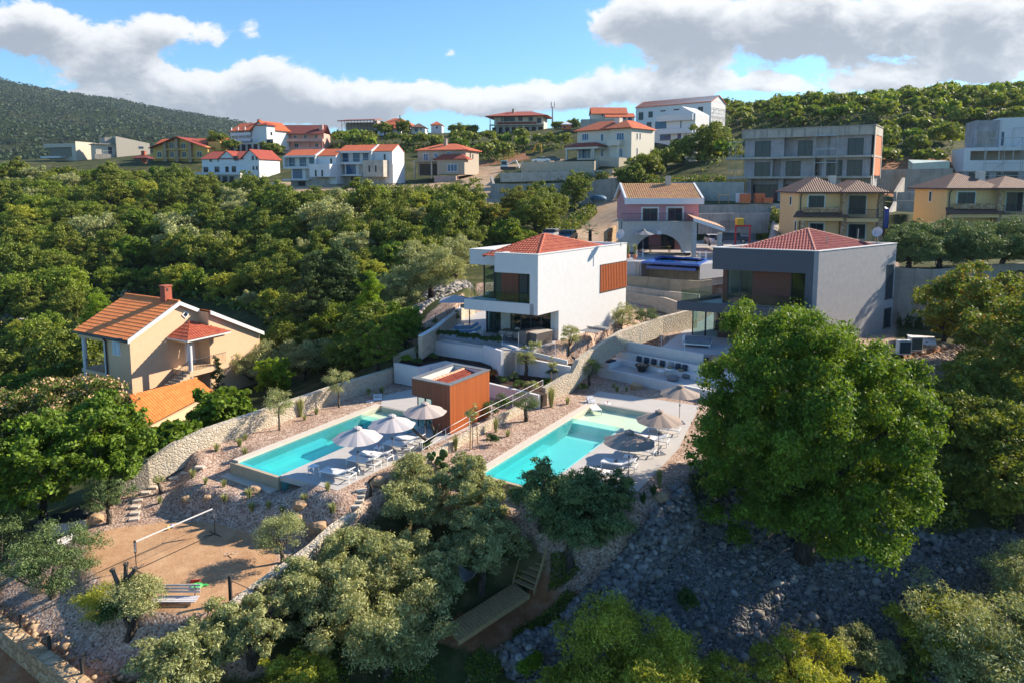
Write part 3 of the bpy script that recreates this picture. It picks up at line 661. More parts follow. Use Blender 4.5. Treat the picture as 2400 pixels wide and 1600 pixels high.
class House:
 def __init__(s,name,label,cat,pl,pr,D0,D1,depth,z0,skew=None):
  """front wall between pixel columns pl (at distance D0) and pr (at D1); depth backwards"""
  A=XD(pl,D0);B=XD(pr,D1);d=(B-A).normalized();n=Vector((-d.y,d.x))
  s.fr=(A,d,n);s.w=(B-A).length;s.d=depth;s.z0=z0
  s.root=thing(name,label,cat,(A.x,A.y,z0));s.n=name
 def zf(s,px,py,b=0):return wall_px(s.fr,('a',b),px,py)
 def zs(s,px,py):return wall_px(s.fr,('b',s.w),px,py)
 def box(s,name,mat,a0,b0,z0,a1,b1,z1,**k):return B1(name,mat,s.root,s.fr,a0,b0,z0,a1,b1,z1,**k)
 def walls(s,mat,z1,z0=None,name='wall'):return s.box(name,mat,0,0,(s.z0 if z0 is None else z0),s.w,s.d,z1)
 def win(s,x0,y0,x1,y1,face='f',fm='ral',gm='glass',b=0,name='window',fw=.09,mull=0,proud=.05,a_line=None):
  fr=s.fr;ln=('a',b) if face=='f' else('b',s.w if a_line is None else a_line)
  xc=(x0+x1)/2
  s0,_=wall_px(fr,ln,x0,y0);s1,_=wall_px(fr,ln,x1,y0);_,zt_=wall_px(fr,ln,xc,y0);_,zb=wall_px(fr,ln,xc,y1)
  if s0>s1:s0,s1=s1,s0
  s.win_m(s0,s1,zb,zt_,face,fm,gm,b,name,fw,mull,proud,a_line)
 def win_m(s,s0,s1,zb,zt_,face='f',fm='ral',gm='glass',b=0,name='window',fw=.09,mull=0,proud=.05,a_line=None):
  fr=s.fr;mb=MB();al=s.w if a_line is None else a_line
  def bb(m_,u0,z0,u1,z1,pr):
   if face=='f':m_.fbox(fr,u0,b-pr,z0,u1,b+.02,z1)
   else:m_.fbox(fr,al-.02,u0,z0,al+pr,u1,z1)
  bb(mb,s0,zb,s0+fw,zt_,proud);bb(mb,s1-fw,zb,s1,zt_,proud);bb(mb,s0+fw,zt_-fw,s1-fw,zt_,proud);bb(mb,s0+fw,zb,s1-fw,zb+fw,proud)
  for k in range(1,mull+1):
   u=s0+(s1-s0)*k/(mull+1);bb(mb,u-fw/3,zb+fw,u+fw/3,zt_-fw,proud*.8)
  w=mb.build(name,M[fm],s.root)
  p=MB();bb(p,s0+fw*.9,zb+fw*.9,s1-fw*.9,zt_-fw*.9,proud*.35);p.build('pane',M[gm],w)
 def rail(s,a0,a1,b,z,h=1.0,mat='black',n=None,name='railing',post=.025):
  mb=MB();fr=s.fr;n=n or max(2,int(abs(a1-a0)/.5))
  mb.tube(fp3(fr,a0,b,z+h),fp3(fr,a1,b,z+h),post,5)
  for i in range(n+1):a=a0+(a1-a0)*i/n;mb.tube(fp3(fr,a,b,z),fp3(fr,a,b,z+h),post*.7,4)
  mb.build(name,M[mat],s.root)
 def hip(s,mat,z,rise,oh=.6,a0=0,a1=None,b0=0,b1=None,name='roof'):
  a1=s.w if a1 is None else a1;b1=s.d if b1 is None else b1
  mb=MB();e=hip(mb,[fp(s.fr,a0,b0),fp(s.fr,a1,b0),fp(s.fr,a1,b1),fp(s.fr,a0,b1)],z,rise,oh)
  return mb.build(name,M[mat],s.root),e
 def gab(s,mat,z,rise,along='a',oh=.4,a0=0,a1=None,b0=0,b1=None,name='roof'):
  a1=s.w if a1 is None else a1;b1=s.d if b1 is None else b1
  mb=MB();gable(mb,s.fr,a0,a1,b0,b1,z,rise,oh,along=along);return mb.build(name,M[mat],s.root)
 def chim(s,a,b,z0,z1,w=.6,mat='bricks',parent=None):
  mb=MB().fbox(s.fr,a,b,z0,a+w,b+w,z1-.22);mb.fbox(s.fr,a-.06,b-.06,z1-.22,a+w+.06,b+w+.06,z1-.12);mb.fbox(s.fr,a+.05,b+.05,z1-.12,a+w-.05,b+w-.05,z1)
  mb.build('chimney',M[mat],parent or s.root)
# ------------------------------------------------------------------ the white villa
def white_villa():
 Mc=W(1261,598,7.2);R=W(1469,570.5,7.2);Bq=W(1159,593.2,7.2)
 fr=frame(Mc,R,Bq);O=fr[0]
 bR=inv(fr,Bq)[1];Lq=W(1100.5,584.5,7.2);aL,bL=inv(fr,Lq);aR=inv(fr,R)[0]
 r=thing('villa','white two storey modern villa with a red tile roof and a timber louvre panel','villa',(O.x,O.y,0))
 aL=max(aL,.5)
 zU=onwall(O,fp(fr,1,0),1263,739)[1]
 zO=onwall(O,fp(fr,0,1),1251,643.5)[1]
 zB=zU+.85
 ac=onwall(O,fp(fr,1,0),1309,780)[0]
 mb=MB();t=.35
 mb.fbox(fr,0,0,zU,aR,t,7.2);mb.fbox(fr,ac,0,-.3,aR,t,zU)
 mb.fbox(fr,0,t,zU,t,t+.35,7.2)
 mb.fbox(fr,aR-t,t,-.3,aR,bL,7.2);mb.fbox(fr,5.6,bL-t,zB,aR-t,bL,7.2);mb.fbox(fr,ac+1.2,bL-t,-.3,aR-t,bL,zB)
 mb.build('wall',M['white'],r)
 MB().fbox(fr,0,t+.35,zO,t,bR,7.2).build('fascia',M['white'],r)
 mb=MB();mb.fbox(fr,aL,bR-.02,zO+.28,aL+t,bL,7.2);mb.fbox(fr,aL+t,bL-t,zO+.28,5.6,bL,7.2);mb.fbox(fr,t,bR-t,zO,aL,bR,7.2);mb.build('fascia',M['white'],r)
 mb=MB();e=.045
 mb.fbox(fr,-e,-e,7.2,aR+e,t+.02,7.25);mb.fbox(fr,-e,t+.02,7.2,t+.02,bR+e,7.25);mb.fbox(fr,aR-t,t+.02,7.2,aR+e,bL+e,7.25)
 mb.fbox(fr,aL-e,bR+e,7.2,aL+t,bL+e,7.25);mb.fbox(fr,aL+t,bL-t,7.2,aR-t,bL+e,7.25);mb.build('coping',M['coping'],r)
 MB().fbox(fr,t,t,zO+.02,aR-t,bR-.35,zO+.3).fbox(fr,aL+t,bR-.35,zO+.3,aR-t,bL-t,zO+.5).build('ceiling',M['white_lo'],r)
 bb=onwall(O,fp(fr,0,1),1087.5,700)[0]
 MB().fbox(fr,0,t,zU,t,bb,zB).fbox(fr,t,bb-t,zU,3.0,bb,zB).fbox(fr,0,0,zU-.004,t,t,zU).fbox(fr,1.25,4.6,zU+.3,1.45,bb-t,zB-.04).build('balcony_wall',M['white'],r)
 MB().fbox(fr,t,t,zU+.01,aR-t,bL-t,zU+.3).fbox(fr,t,bL-t,zU+.01,3.0,bb-t,zU+.3).build('floor_slab',M['deck'],r)
 for k in range(5):
  b0=t+.4+k*(bb-1.2-t)/5;b1=b0+(bb-1.2-t)/5-.03
  MB().fbox(fr,.12,b0,zB,.14,b1,zB+.75).build('balustrade_pane',M['cglass'],r)
 ar=2.0;ln=('b',ar)
 sx=lambda px:wall_px(fr,ln,px,660)[0]
 z0,z1=zU+.3,zO+.02
 MB().fbox(fr,ar+2.6,t,z0,ar+2.7,bL-t,z1).fbox(fr,ar+.1,t,z0,ar+.15,t+.02,z1).build('room',M['inner'],r)
 w0,w1=sx(1216),sx(1176)
 MB().fbox(fr,ar-.04,w0,z0,ar+.16,w1,z1).build('timber_panel',slat_mat('timber_batten_front',(.22,.06,.022),(.17,.045,.018),.12,(fr[2].x,fr[2].y)),r)
 MB().fbox(fr,ar+.02,w0-.75,z0,ar+.2,w0-.02,z1).build('dark_panel',M['ral'],r)
 for b0,b1 in((t,sx(1238)),(sx(1238)+.06,w0-.78),(w1+.03,sx(1160)),(sx(1160)+.05,bL-1.3),):
  if b1>b0:
   mb=MB();mb.fbox(fr,ar,b0,z0,ar+.08,b0+.06,z1).fbox(fr,ar,b1-.06,z0,ar+.08,b1,z1).fbox(fr,ar,b0,z0,ar+.08,b1,z0+.08)
   f=mb.build('sliding_door',M['ral'],r);MB().fbox(fr,ar+.02,b0+.06,z0+.08,ar+.04,b1-.06,z1).build('pane',M['cglass'],f)
 f=MB().fbox(fr,ar+.1,bL-1.3,z0,ar+.2,bL-1.22,z1+.2).build('corner_window',M['ral'],r);MB().fbox(fr,ar+.1,bL-1.26,z0,aR*.5,bL-1.24,z1).build('pane',M['cglass'],f)
 al=ac+.25;ln=('b',al);sx=lambda px:wall_px(fr,ln,px,780)[0]
 z0,z1=0.0,zU+.01
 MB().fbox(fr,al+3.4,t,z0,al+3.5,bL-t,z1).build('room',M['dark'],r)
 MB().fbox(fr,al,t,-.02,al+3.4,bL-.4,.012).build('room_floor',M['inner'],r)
 t0,t1=sx(1197),sx(1175.5)
 MB().fbox(fr,al-.1,t0,z0,al+.5,t1,z1).build('stone_pier',M['travert'],r)
 MB().fbox(fr,al-.02,t,z0,al+.3,sx(1291),z1).build('white_return',M['white_lo'],r)
 ds=[(sx(1291),sx(1268)),(sx(1268),sx(1244)),(sx(1244),sx(1220)),(sx(1220),t0),(t1,sx(1158)),(sx(1158),sx(1141))]
 for b0,b1 in ds:
  mb=MB();mb.fbox(fr,al,b0,z0,al+.08,b0+.06,z1).fbox(fr,al,b1-.06,z0,al+.08,b1,z1).fbox(fr,al,b0+.06,z1-.08,al+.08,b1-.06,z1)
  f=mb.build('sliding_door',M['ral'],r);MB().fbox(fr,al+.02,b0+.06,z0,al+.04,b1-.06,z1-.08).build('pane',M['cglass'],f)
 be=sx(1141);f=MB().fbox(fr,al,be,z0,al+.08,be+.06,z1).build('corner_window',M['ral'],r);MB().fbox(fr,al+.08,be+.02,z0,al+5,be+.04,z1).build('pane',M['cglass'],f)
 MB().fbox(fr,ar+1.2,1.0,zU+.3,ar+2.0,2.8,zU+.75).build('indoor_sofa',M['sand'],r)
 l0=onwall(O,fp(fr,1,0),1406.5,620)[0];zt_=onwall(O,fp(fr,1,0),1407,621)[1];zb=onwall(O,fp(fr,1,0),1407,687)[1]
 mb=MB();mb.fbox(fr,l0,-.05,zb,l0+.07,.0,zt_).fbox(fr,l0+.07,-.05,zt_-.06,aR-.02,0,zt_).fbox(fr,l0+.07,-.05,zb,aR-.02,0,zb+.06)
 f=mb.build('louvre_panel',M['ral'],r)
 mb=MB();n=17
 for i in range(n):
  a=l0+.1+(aR-l0-.2)*i/(n-1);mb.fbox(fr,a-.075,-.06,zb+.06,a+.075,-.012,zt_-.06)
 mb.build('louvre_slats',M['wood'],f);MB().fbox(fr,l0+.07,-.012,zb+.06,aR-.02,-.004,zt_-.06).build('louvre_backing',plain('louvre_backing',(.08,.025,.01)),f)
 zr=6.85;a0,a1,b0,b1=.75,aR-1.4,.55,bL-2.2
 Ap=W(1276,549,8.45);aa,ab=inv(fr,Ap);ap=fp3(fr,aa,ab,8.45)
 q=[fp3(fr,a0,b0,zr),fp3(fr,a1,b0,zr),fp3(fr,a1,b1,zr),fp3(fr,a0,b1,zr)]
 for i in range(4):tiled('roof',[q[(i+1)%4],q[i],ap] if i!=5 else 0,M['rtile'],r)
 mb=MB()
 for i in range(4):ridge_tiles(mb,q[i],ap)
 mb.build('ridge_tiles',M['rtile'],r)
 MB().fbox(fr,t,t,zr-.3,aR-t,bR-.35,zr-.02).build('roof_gutter',M['coping'],r)
 satellite(W(1455,573,7.4),(fr[1],fr[2]),'round satellite dish on the parapet of the white villa',(.3,0))
 return fr,aR,bL,ac,bb,al
def satellite(p,ab,label,off=(0,0)):
 r=thing('satellite_dish',label,'satellite dish',p-Vector((0,0,.2)))
 MB().tube(p-Vector((0,0,.2)),p+Vector((0,0,.8)),.035,6).build('pole',M['steel'],r)
 d=Vector((-.75,-.6,.35)).normalized();x=d.orthogonal().normalized();y=d.cross(x);c=p+Vector((0,0,.85))
 mb=MB();vs=[];n=20
 for(rr,dd) in((0,0),(.22,.02),(.36,.06),(.46,.11)):
  for k in range(n):an=2*math.pi*k/n;vs.append(c+x*rr*math.cos(an)+y*rr*math.sin(an)+d*dd)
 mb.add(vs,[(j*n+k,j*n+(k+1)%n,(j+1)*n+(k+1)%n,(j+1)*n+k) for j in range(3) for k in range(n)],True)
 mb.build('dish',plain('dish_grey',(.55,.55,.55),.4),r)
 MB().tube(c-y*.3,c+d*.5,.015,4).blob(c+d*.5,.05,1).build('feed_arm',M['steel'],r)
def grey_villa():
 Mc=W(1920,590,7.3);R=W(2102,571,7.3);L=W(1671,581,7.3)
 fr=frame(Mc,R,L);O=fr[0];aR=inv(fr,R)[0];bL=inv(fr,L)[1];zg=-.6
 r=thing('villa','dark grey and light grey modern villa with a dark red hip roof','villa',(O.x,O.y,zg))
 lf=(O,fp(fr,0,1));zO=onwall(*lf,1888,641.5)[1];t=.35
 pw=onwall(*lf,1887,660)[0]
 zu=onwall(*lf,1737,731)[1];zB=onwall(*lf,1737,711)[1]
 zU=zB-1.15
 MB().fbox(fr,0,0,zg-.3,aR,t,7.3).fbox(fr,aR-t,t,zg-.3,aR,bL,7.3).fbox(fr,2,bL-t,zg,aR-t,bL,7.3).build('side_wall',M['grey'],r)
 MB().fbox(fr,0,t,zO,t,bL,7.3).fbox(fr,t,bL-t,zO,2.0,bL,7.3).fbox(fr,0,t,zg-.3,t,pw,zO).build('fascia',M['anthra'],r)
 e=.045
 MB().fbox(fr,-e,-e,7.3,aR+e,t,7.36).fbox(fr,-e,t,7.3,t,bL+e,7.36).fbox(fr,aR-t,t,7.3,aR+e,bL+e,7.36).fbox(fr,t,bL-t,7.3,aR-t,bL+e,7.36).build('coping',M['coping'],r)
 MB().fbox(fr,t,t,zO+.02,aR-t,bL-t,zO+.3).build('ceiling',M['anthra'],r)
 Bl=W(1581,707,zB);ab,bb=inv(fr,Bl)
 ab=-1.3
 MB().fbox(fr,ab,-.2,zB-.75,ab+.3,bb,zB).fbox(fr,ab+.3,bb-.3,zB-.75,4.2,bb,zB).fbox(fr,ab+.3,-.2,zB-.75,-.004,.1,zB).build('balcony_wall',M['anthra'],r)
 MB().fbox(fr,ab+.3,.35,zB-.55,aR-t,bb-.3,zB-.25).build('floor_slab',M['deck'],r)
 for k in range(7):
  w=(bb-.4)/7;MB().fbox(fr,ab+.12,.1+k*w,zB,ab+.14,.1+(k+1)*w-.03,zB+.95).build('balustrade_pane',M['cglass'],r)
 for k in range(3):MB().fbox(fr,ab+.3+k*1.4,bb-.14,zB,ab+.3+k*1.4+1.36,bb-.12,zB+.95).build('balustrade_pane',M['cglass'],r)
 ar=1.5;ln=('b',ar);sx=lambda px:wall_px(fr,ln,px,680)[0];z0,z1=zB-.25,zO+.02
 MB().fbox(fr,ar+3,t,z0,ar+3.1,bL-t,z1).build('room',M['inner'],r)
 w0,w1=sx(1853),sx(1764)
 MB().fbox(fr,ar-.04,w0,z0,ar+.2,w1,z1).build('timber_panel',plain('timber_boards',(.15,.05,.03),.6,.2,8),r)
 MB().fbox(fr,ar-.04,sx(1704),z0,ar+.2,bL-.02,z1).build('timber_panel',plain('timber_boards',(.15,.05,.03),.6,.2,8),r)
 for b0,b1 in((pw-.1,w0),(w1,sx(1735)),(sx(1735),sx(1704))):
  mb=MB().fbox(fr,ar,b0,z0,ar+.08,b0+.07,z1).fbox(fr,ar,b1-.07,z0,ar+.08,b1,z1).fbox(fr,ar,b0+.07,z1-.09,ar+.08,b1-.07,z1)
  f=mb.build('sliding_door',M['ral'],r);MB().fbox(fr,ar+.02,b0+.07,z0,ar+.04,b1-.07,z1-.09).build('pane',M['cglass'],f)
 z0,z1=zg,zB-.75;al=1.6;ln=('b',al);sx=lambda px:wall_px(fr,ln,px,760)[0]
 be=sx(1622);bm=sx(1684)
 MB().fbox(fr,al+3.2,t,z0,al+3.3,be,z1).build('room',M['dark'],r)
 MB().fbox(fr,al+.1,.4,z0,al+3.1,be,z0+.02).build('room_floor',M['patio'],r)
 MB().fbox(fr,al-.04,.4,z0,al+.2,bm,z1).build('timber_panel',plain('dark_boards',(.06,.022,.018),.6,.2,8),r)
 for b0,b1 in((bm,(bm+be)/2),((bm+be)/2,be)):
  mb=MB().fbox(fr,al,b0,z0,al+.08,b0+.05,z1).fbox(fr,al,b1-.05,z0,al+.08,b1,z1)
  f=mb.build('sliding_door',M['ral'],r);MB().fbox(fr,al+.02,b0+.05,z0,al+.04,b1-.05,z1).build('pane',M['cglass'],f)
 f=MB().fbox(fr,al+3,be-.06,z0,al+3.08,be,z1).build('corner_window',M['ral'],r);MB().fbox(fr,al+.08,be-.03,z0,al+3,be-.01,z1).build('pane',M['cglass'],f)
 for(y0,y1,nm) in((621,699,0),(721,765,1)):
  s0=onwall(O,fp(fr,1,0),2077,640)[0];s1=onwall(O,fp(fr,1,0),2094,640)[0];za=onwall(O,fp(fr,1,0),2085,y0)[1];zb=onwall(O,fp(fr,1,0),2085,y1)[1]
  f=MB().fbox(fr,s0,-.03,zb,s0+.09,0,za).fbox(fr,s1-.09,-.03,zb,s1,0,za).fbox(fr,s0+.09,-.03,za-.09,s1-.09,0,za).fbox(fr,s0-.1,-.09,zb-.06,s1+.1,0,zb).build('window',M['ral'],r)
  MB().fbox(fr,s0+.09,-.012,zb,s1-.09,0,za-.09).build('pane',M['glass'],f)
 zr=7.0;a0,a1,b0,b1=.6,aR-1.2,.5,bL-.9
 Ap=W(1893,537,8.7);aa,abx=inv(fr,Ap);ap=fp3(fr,aa,abx,8.7)
 q=[fp3(fr,a0,b0,zr),fp3(fr,a1,b0,zr),fp3(fr,a1,b1,zr),fp3(fr,a0,b1,zr)]
 for i in range(4):tiled('roof',[q[(i+1)%4],q[i],ap],M['dtile'],r)
 mb=MB()
 for i in range(4):ridge_tiles(mb,q[i],ap)
 mb.build('ridge_tiles',tile_mat('ridge_rose',(.45,.20,.15),(.40,.14,.10)),r)
 for(px,py,h) in((1938,575,.75),(1970,562,1.3),(2011,556,.8)):
  p=W(px,py,7.5);MB().tube(p-Vector((0,0,.3)),p+Vector((0,0,h)),.05 if h<1 else.02,8).build('vent_pipe',M['steel'],r)
 satellite(W(2056,567,7.5),(fr[1],fr[2]),'satellite dish on the back corner of the grey villa roof')
 return fr,aR,bL
def cabin():
 C0=W(1055,1018,ZP);R=W(1147,985,ZP);L=W(966,990,ZP)
 Ct=W(1053,902,.25);a_=(W(1147,864.6,.2)-W(1052,901.6,.2)).xy.normalized();b_=Vector((-a_.y,a_.x))
 fr=(C0.xy,a_,b_);zt_=onwall(C0.xy,fp(fr,1,0),1055,903)[1];La=onwall(C0.xy,fp(fr,1,0),1147,865)[0];Wb=onwall(C0.xy,fp(fr,0,1),965,889)[0]
 zf=onwall(C0.xy,fp(fr,0,1),1000,931.5)[1]
 r=thing('pool_cabin','rust red timber batten pool cabin with a sunken tile roof','cabin',(C0.x,C0.y,ZP))
 s1=slat_mat('batten_lit_side',(.44,.11,.02),(.34,.078,.015),.11,(a_.x,a_.y),.14);s2=slat_mat('batten_shaded_front',(.26,.07,.03),(.20,.055,.025),.11,(b_.x,b_.y),.22)  # front shade put into the colour, a darker copy of the side battens
 bd=onwall(C0.xy,fp(fr,0,1),1013,960)[0];be=onwall(C0.xy,fp(fr,0,1),976,960)[0]
 MB().fbox(fr,.05,0,ZP,La,.12,zt_).fbox(fr,La-.12,.12,ZP,La,Wb,zt_).build('side_cladding',s1,r)
 MB().fbox(fr,0,0,ZP,.05,bd,zf).fbox(fr,0,0,zf,.05,Wb,zt_).fbox(fr,.05,Wb-.1,zf,La-.12,Wb,zt_).fbox(fr,1.6,be,ZP,La-.12,be+.1,zf).build('front_cladding',s2,r)
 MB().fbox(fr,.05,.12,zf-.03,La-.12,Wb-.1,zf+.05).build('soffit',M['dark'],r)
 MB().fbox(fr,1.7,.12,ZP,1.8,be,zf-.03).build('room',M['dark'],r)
 for b0,b1 in((bd,(bd+be)/2),((bd+be)/2+.01,be)):
  f=MB().fbox(fr,.1,b0,ZP,.16,b0+.05,zf-.03).fbox(fr,.1,b1-.05,ZP,.16,b1,zf-.03).fbox(fr,.1,b0+.05,zf-.1,.16,b1-.05,zf-.03).build('glass_door',M['ral'],r)
  MB().fbox(fr,.12,b0+.05,ZP,.13,b1-.05,zf-.1).build('pane',M['cglass'],f)
 e=.05;w=.34
 MB().fbox(fr,-e,-e,zt_,La+e,w,zt_+.06).fbox(fr,-e,w,zt_,w,Wb+e,zt_+.06).fbox(fr,La-w,w,zt_,La+e,Wb+e,zt_+.06).fbox(fr,w,Wb-w,zt_,La-w,Wb+e,zt_+.06).build('coping',plain('grey_coping',(.16,.165,.17),.5),r)
 MB().fbox(fr,w-.04,Wb-w-.03,zf+.1,La-w+.03,Wb-w,zt_).fbox(fr,La-w,w,zf+.1,La-w+.03,Wb-w,zt_).build('parapet_lining',M['coping'],r)
 MB().fbox(fr,w,w,zf+.1,La-w,Wb-w,zf+.25).build('roof_deck',M['coping'],r)
 zl,zh=zt_-.42,zt_-.1
 bm_=w+(Wb-2*w)*.62
 tiled('roof',[fp3(fr,w,w-.02,zl),fp3(fr,La-w,w-.02,zl),fp3(fr,La-w,bm_,zh),fp3(fr,w,bm_,zh)],M['rtile'],r,.25,.38,.07)
 ridge_tiles(MB(),fp3(fr,w,bm_,zh+.02),fp3(fr,La-w,bm_,zh+.02),.12,.38).build('ridge_tiles',tile_mat('ridge_pale',(.62,.30,.18),(.66,.38,.24)),r)
 return fr,La,Wb
# ------------------------------------------------------------------ pools and decks
CUTS=[]
POOLS=[]
def pool_frame(A,C):
 a=(C-A).xy.normalized();return(A.xy,a,Vector((a.y,-a.x)))
def water_mat(sh=False):
 m,nt,b=nodes_mat('water')
 v=coord(nt)
 tr=nt.nodes.new('ShaderNodeBsdfTransparent');tr.inputs[0].default_value=(.50,.93,.95,1) if not sh else(.9,.97,.95,1)
 gl=nt.nodes.new('ShaderNodeBsdfGlossy');gl.inputs['Roughness'].default_value=.04;fz=nt.nodes.new('ShaderNodeLayerWeight');fz.inputs['Blend'].default_value=.5
 bn=nt.nodes.new('ShaderNodeBump');bn.inputs['Strength'].default_value=.25;bn.inputs['Distance'].default_value=.02;nt.links.new(noise(nt,v,5,4),bn.inputs['Height'])
 nt.links.new(bn.outputs[0],gl.inputs['Normal']);nt.links.new(bn.outputs[0],fz.inputs['Normal'])
 df=nt.nodes.new('ShaderNodeBsdfDiffuse');df.inputs[0].default_value=(.06,.62,.66,1);bd=nt.nodes.new('ShaderNodeMixShader');bd.inputs[0].default_value=.16 if not sh else.04;nt.links.new(tr.outputs[0],bd.inputs[1]);nt.links.new(df.outputs[0],bd.inputs[2])
 mx=nt.nodes.new('ShaderNodeMixShader');nt.links.new(mth(nt,'ADD',.02,mth(nt,'MULTIPLY',mth(nt,'POWER',fz.outputs['Facing'],5),.75)),mx.inputs[0]);nt.links.new(bd.outputs[0],mx.inputs[1]);nt.links.new(gl.outputs[0],mx.inputs[2])
 nt.links.new(mx.outputs[0],nt.nodes['Material Output'].inputs[0]);return m
def build_pool(label,A,C,w,tot,deck,wx):
 """A front-left water corner, C back-left corner of the deep basin; deck = outer polygon (world xy)"""
 fr=pool_frame(A,C);La=(C-A).xy.length;zw=ZP-.1;zd=ZP-1.05
 r=thing('swimming_pool',label,'swimming pool',(A.x,A.y,ZP))
 turq=plain('pool_plaster',(.20,.62,.62),.6,.05,.8);shal=plain('pool_shelf',(.72,.76,.60),.7,.05,1)
 cop=plain('pool_coping',(.56,.50,.42),.7,.06,2)
 def F_(mb,a0,b0,a1,b1,z):mb.face([fp3(fr,a0,b0,z),fp3(fr,a1,b0,z),fp3(fr,a1,b1,z),fp3(fr,a0,b1,z)][::-1])
 mb=MB();F_(mb,.0,.0,La,w,zd)
 mb.fbox(fr,-.2,-.25,zd-.2,La,0,zw-.005).fbox(fr,-.2,w,zd-.2,La,w+.2,zw-.006).fbox(fr,La,-.2,zd-.2,La+.1,w,ZP-.42)
 mb.fbox(fr,-.25,.0,zd-.2,0,w,zw-.012);mb.fbox(fr,0,0,zd,La*.62,.5,zd+.45)
 mb.build('basin',turq,r)
 mb=MB().fbox(fr,La+.1,-.2,zd,tot,wx,ZP-.42);mb.build('shallow_shelf',shal,r)
 mb=MB()
 for k in range(4):mb.fbox(fr,La-1.35+.34*k,w+.2,zd,La-1.35+.34*(k+1),wx,ZP-.95+.14*k)
 mb.build('steps',turq,r)
 wt=MB();F_(wt,-.24,0,La,w,zw);wt.build('water',water_mat(),r);wt=MB();F_(wt,La,0,tot,w,zw);F_(wt,La-1.35,w,tot,wx,zw);wt.build('water',water_mat(True),r)
 mb=MB().fbox(fr,-.25,-.48,zd,tot+.2,-.0,ZP+.03);mb.build('coping',cop,r)
 MB().fbox(fr,-.45,-.48,ZP-1.6,-.25,w+.2,zw+.012).build('overflow_wall',plain('overflow_wall',(.42,.34,.24),.7,.1,2),r)
 MB().fbox(fr,-.95,-.62,ZP-1.7,-.45,w+.1,ZP-.74).build('overflow_ledge',cop,r)
 mb=MB()
 MB().fbox(fr,La-1.45,w+.2,zd,La-1.35,wx,ZP-.02).fbox(fr,La-1.35,wx,zd,tot,wx+.1,ZP-.02).fbox(fr,tot,-.2,zd,tot+.1,wx+.1,ZP-.02).build('inner_lining',cop,r)
 q=[inv(fr,p) for p in deck];print('POOL',round(La,2),[(round(a,1),round(b,1)) for a,b in q],flush=True)
 FLd,FRd=q[0],q[1];BL=q[-1]
 P=lambda a,b:fp(fr,a,b)
 def rb(a):
  pts=q[1:-1]
  for i in range(len(pts)-1):
   if min(pts[i][0],pts[i+1][0])<=a<=max(pts[i][0],pts[i+1][0]):k=(a-pts[i][0])/(pts[i+1][0]-pts[i][0]+1e-9);return pts[i][1]+k*(pts[i+1][1]-pts[i][1])
  return pts[-1][1] if a>pts[-1][0] else pts[0][1]
 mb=MB();zt_=ZP
 ss=[FRd[0]]+[x[0] for x in q[2:-1] if FRd[0]<x[0]<La-1.45]+[La-1.45]
 mb.prism([P(FLd[0],w+.2),P(FRd[0],FRd[1]),P(max(FLd[0],FRd[0])+.01,rb(max(FLd[0],FRd[0])+.01)),P(max(FLd[0],FRd[0])+.01,w+.2)] if FLd[0]>FRd[0] else[P(FLd[0],w+.2),P(FRd[0],FRd[1]),P(FRd[0],w+.2)],zt_-.3,zt_)
 st=max(FLd[0],FRd[0])+(.01 if FLd[0]>FRd[0] else 0);ss=[st]+[x for x in ss if st<x]
 for i in range(len(ss)-1):mb.prism([P(ss[i],w+.2),P(ss[i],rb(ss[i])),P(ss[i+1],rb(ss[i+1])),P(ss[i+1],w+.2)],zt_-.3,zt_)
 mb.prism([P(La-1.45,wx+.1),P(La-1.45,rb(La-1.45)),P(tot+.1,rb(tot+.1)),P(tot+.1,wx+.1)],zt_-.3,zt_)
 bk=[P(tot+.1,-.0 if BL[1]<0 else BL[1]),P(tot+.1,rb(tot+.1))]+[P(*x) for x in q[2:-1] if x[0]>tot+.1]+[P(*BL)]
 mb.prism(bk,zt_-.3,zt_);mb.build('deck',M['deck'],r)
 CUTS.append([P(-.3,-.1),P(-.3,w+.1),P(tot,w+.1),P(tot,-.1)]);CUTS.append([P(La-1.3,w),P(La-1.3,wx),P(tot,wx),P(tot,w)])
 pad([P(-1.5,-1.2),P(-1.5,w+.6),P(-.3,w+.6),P(-.3,-1.2)],ZP-.82,2.0);POOLS.append((fr,La,w,tot,wx));return fr
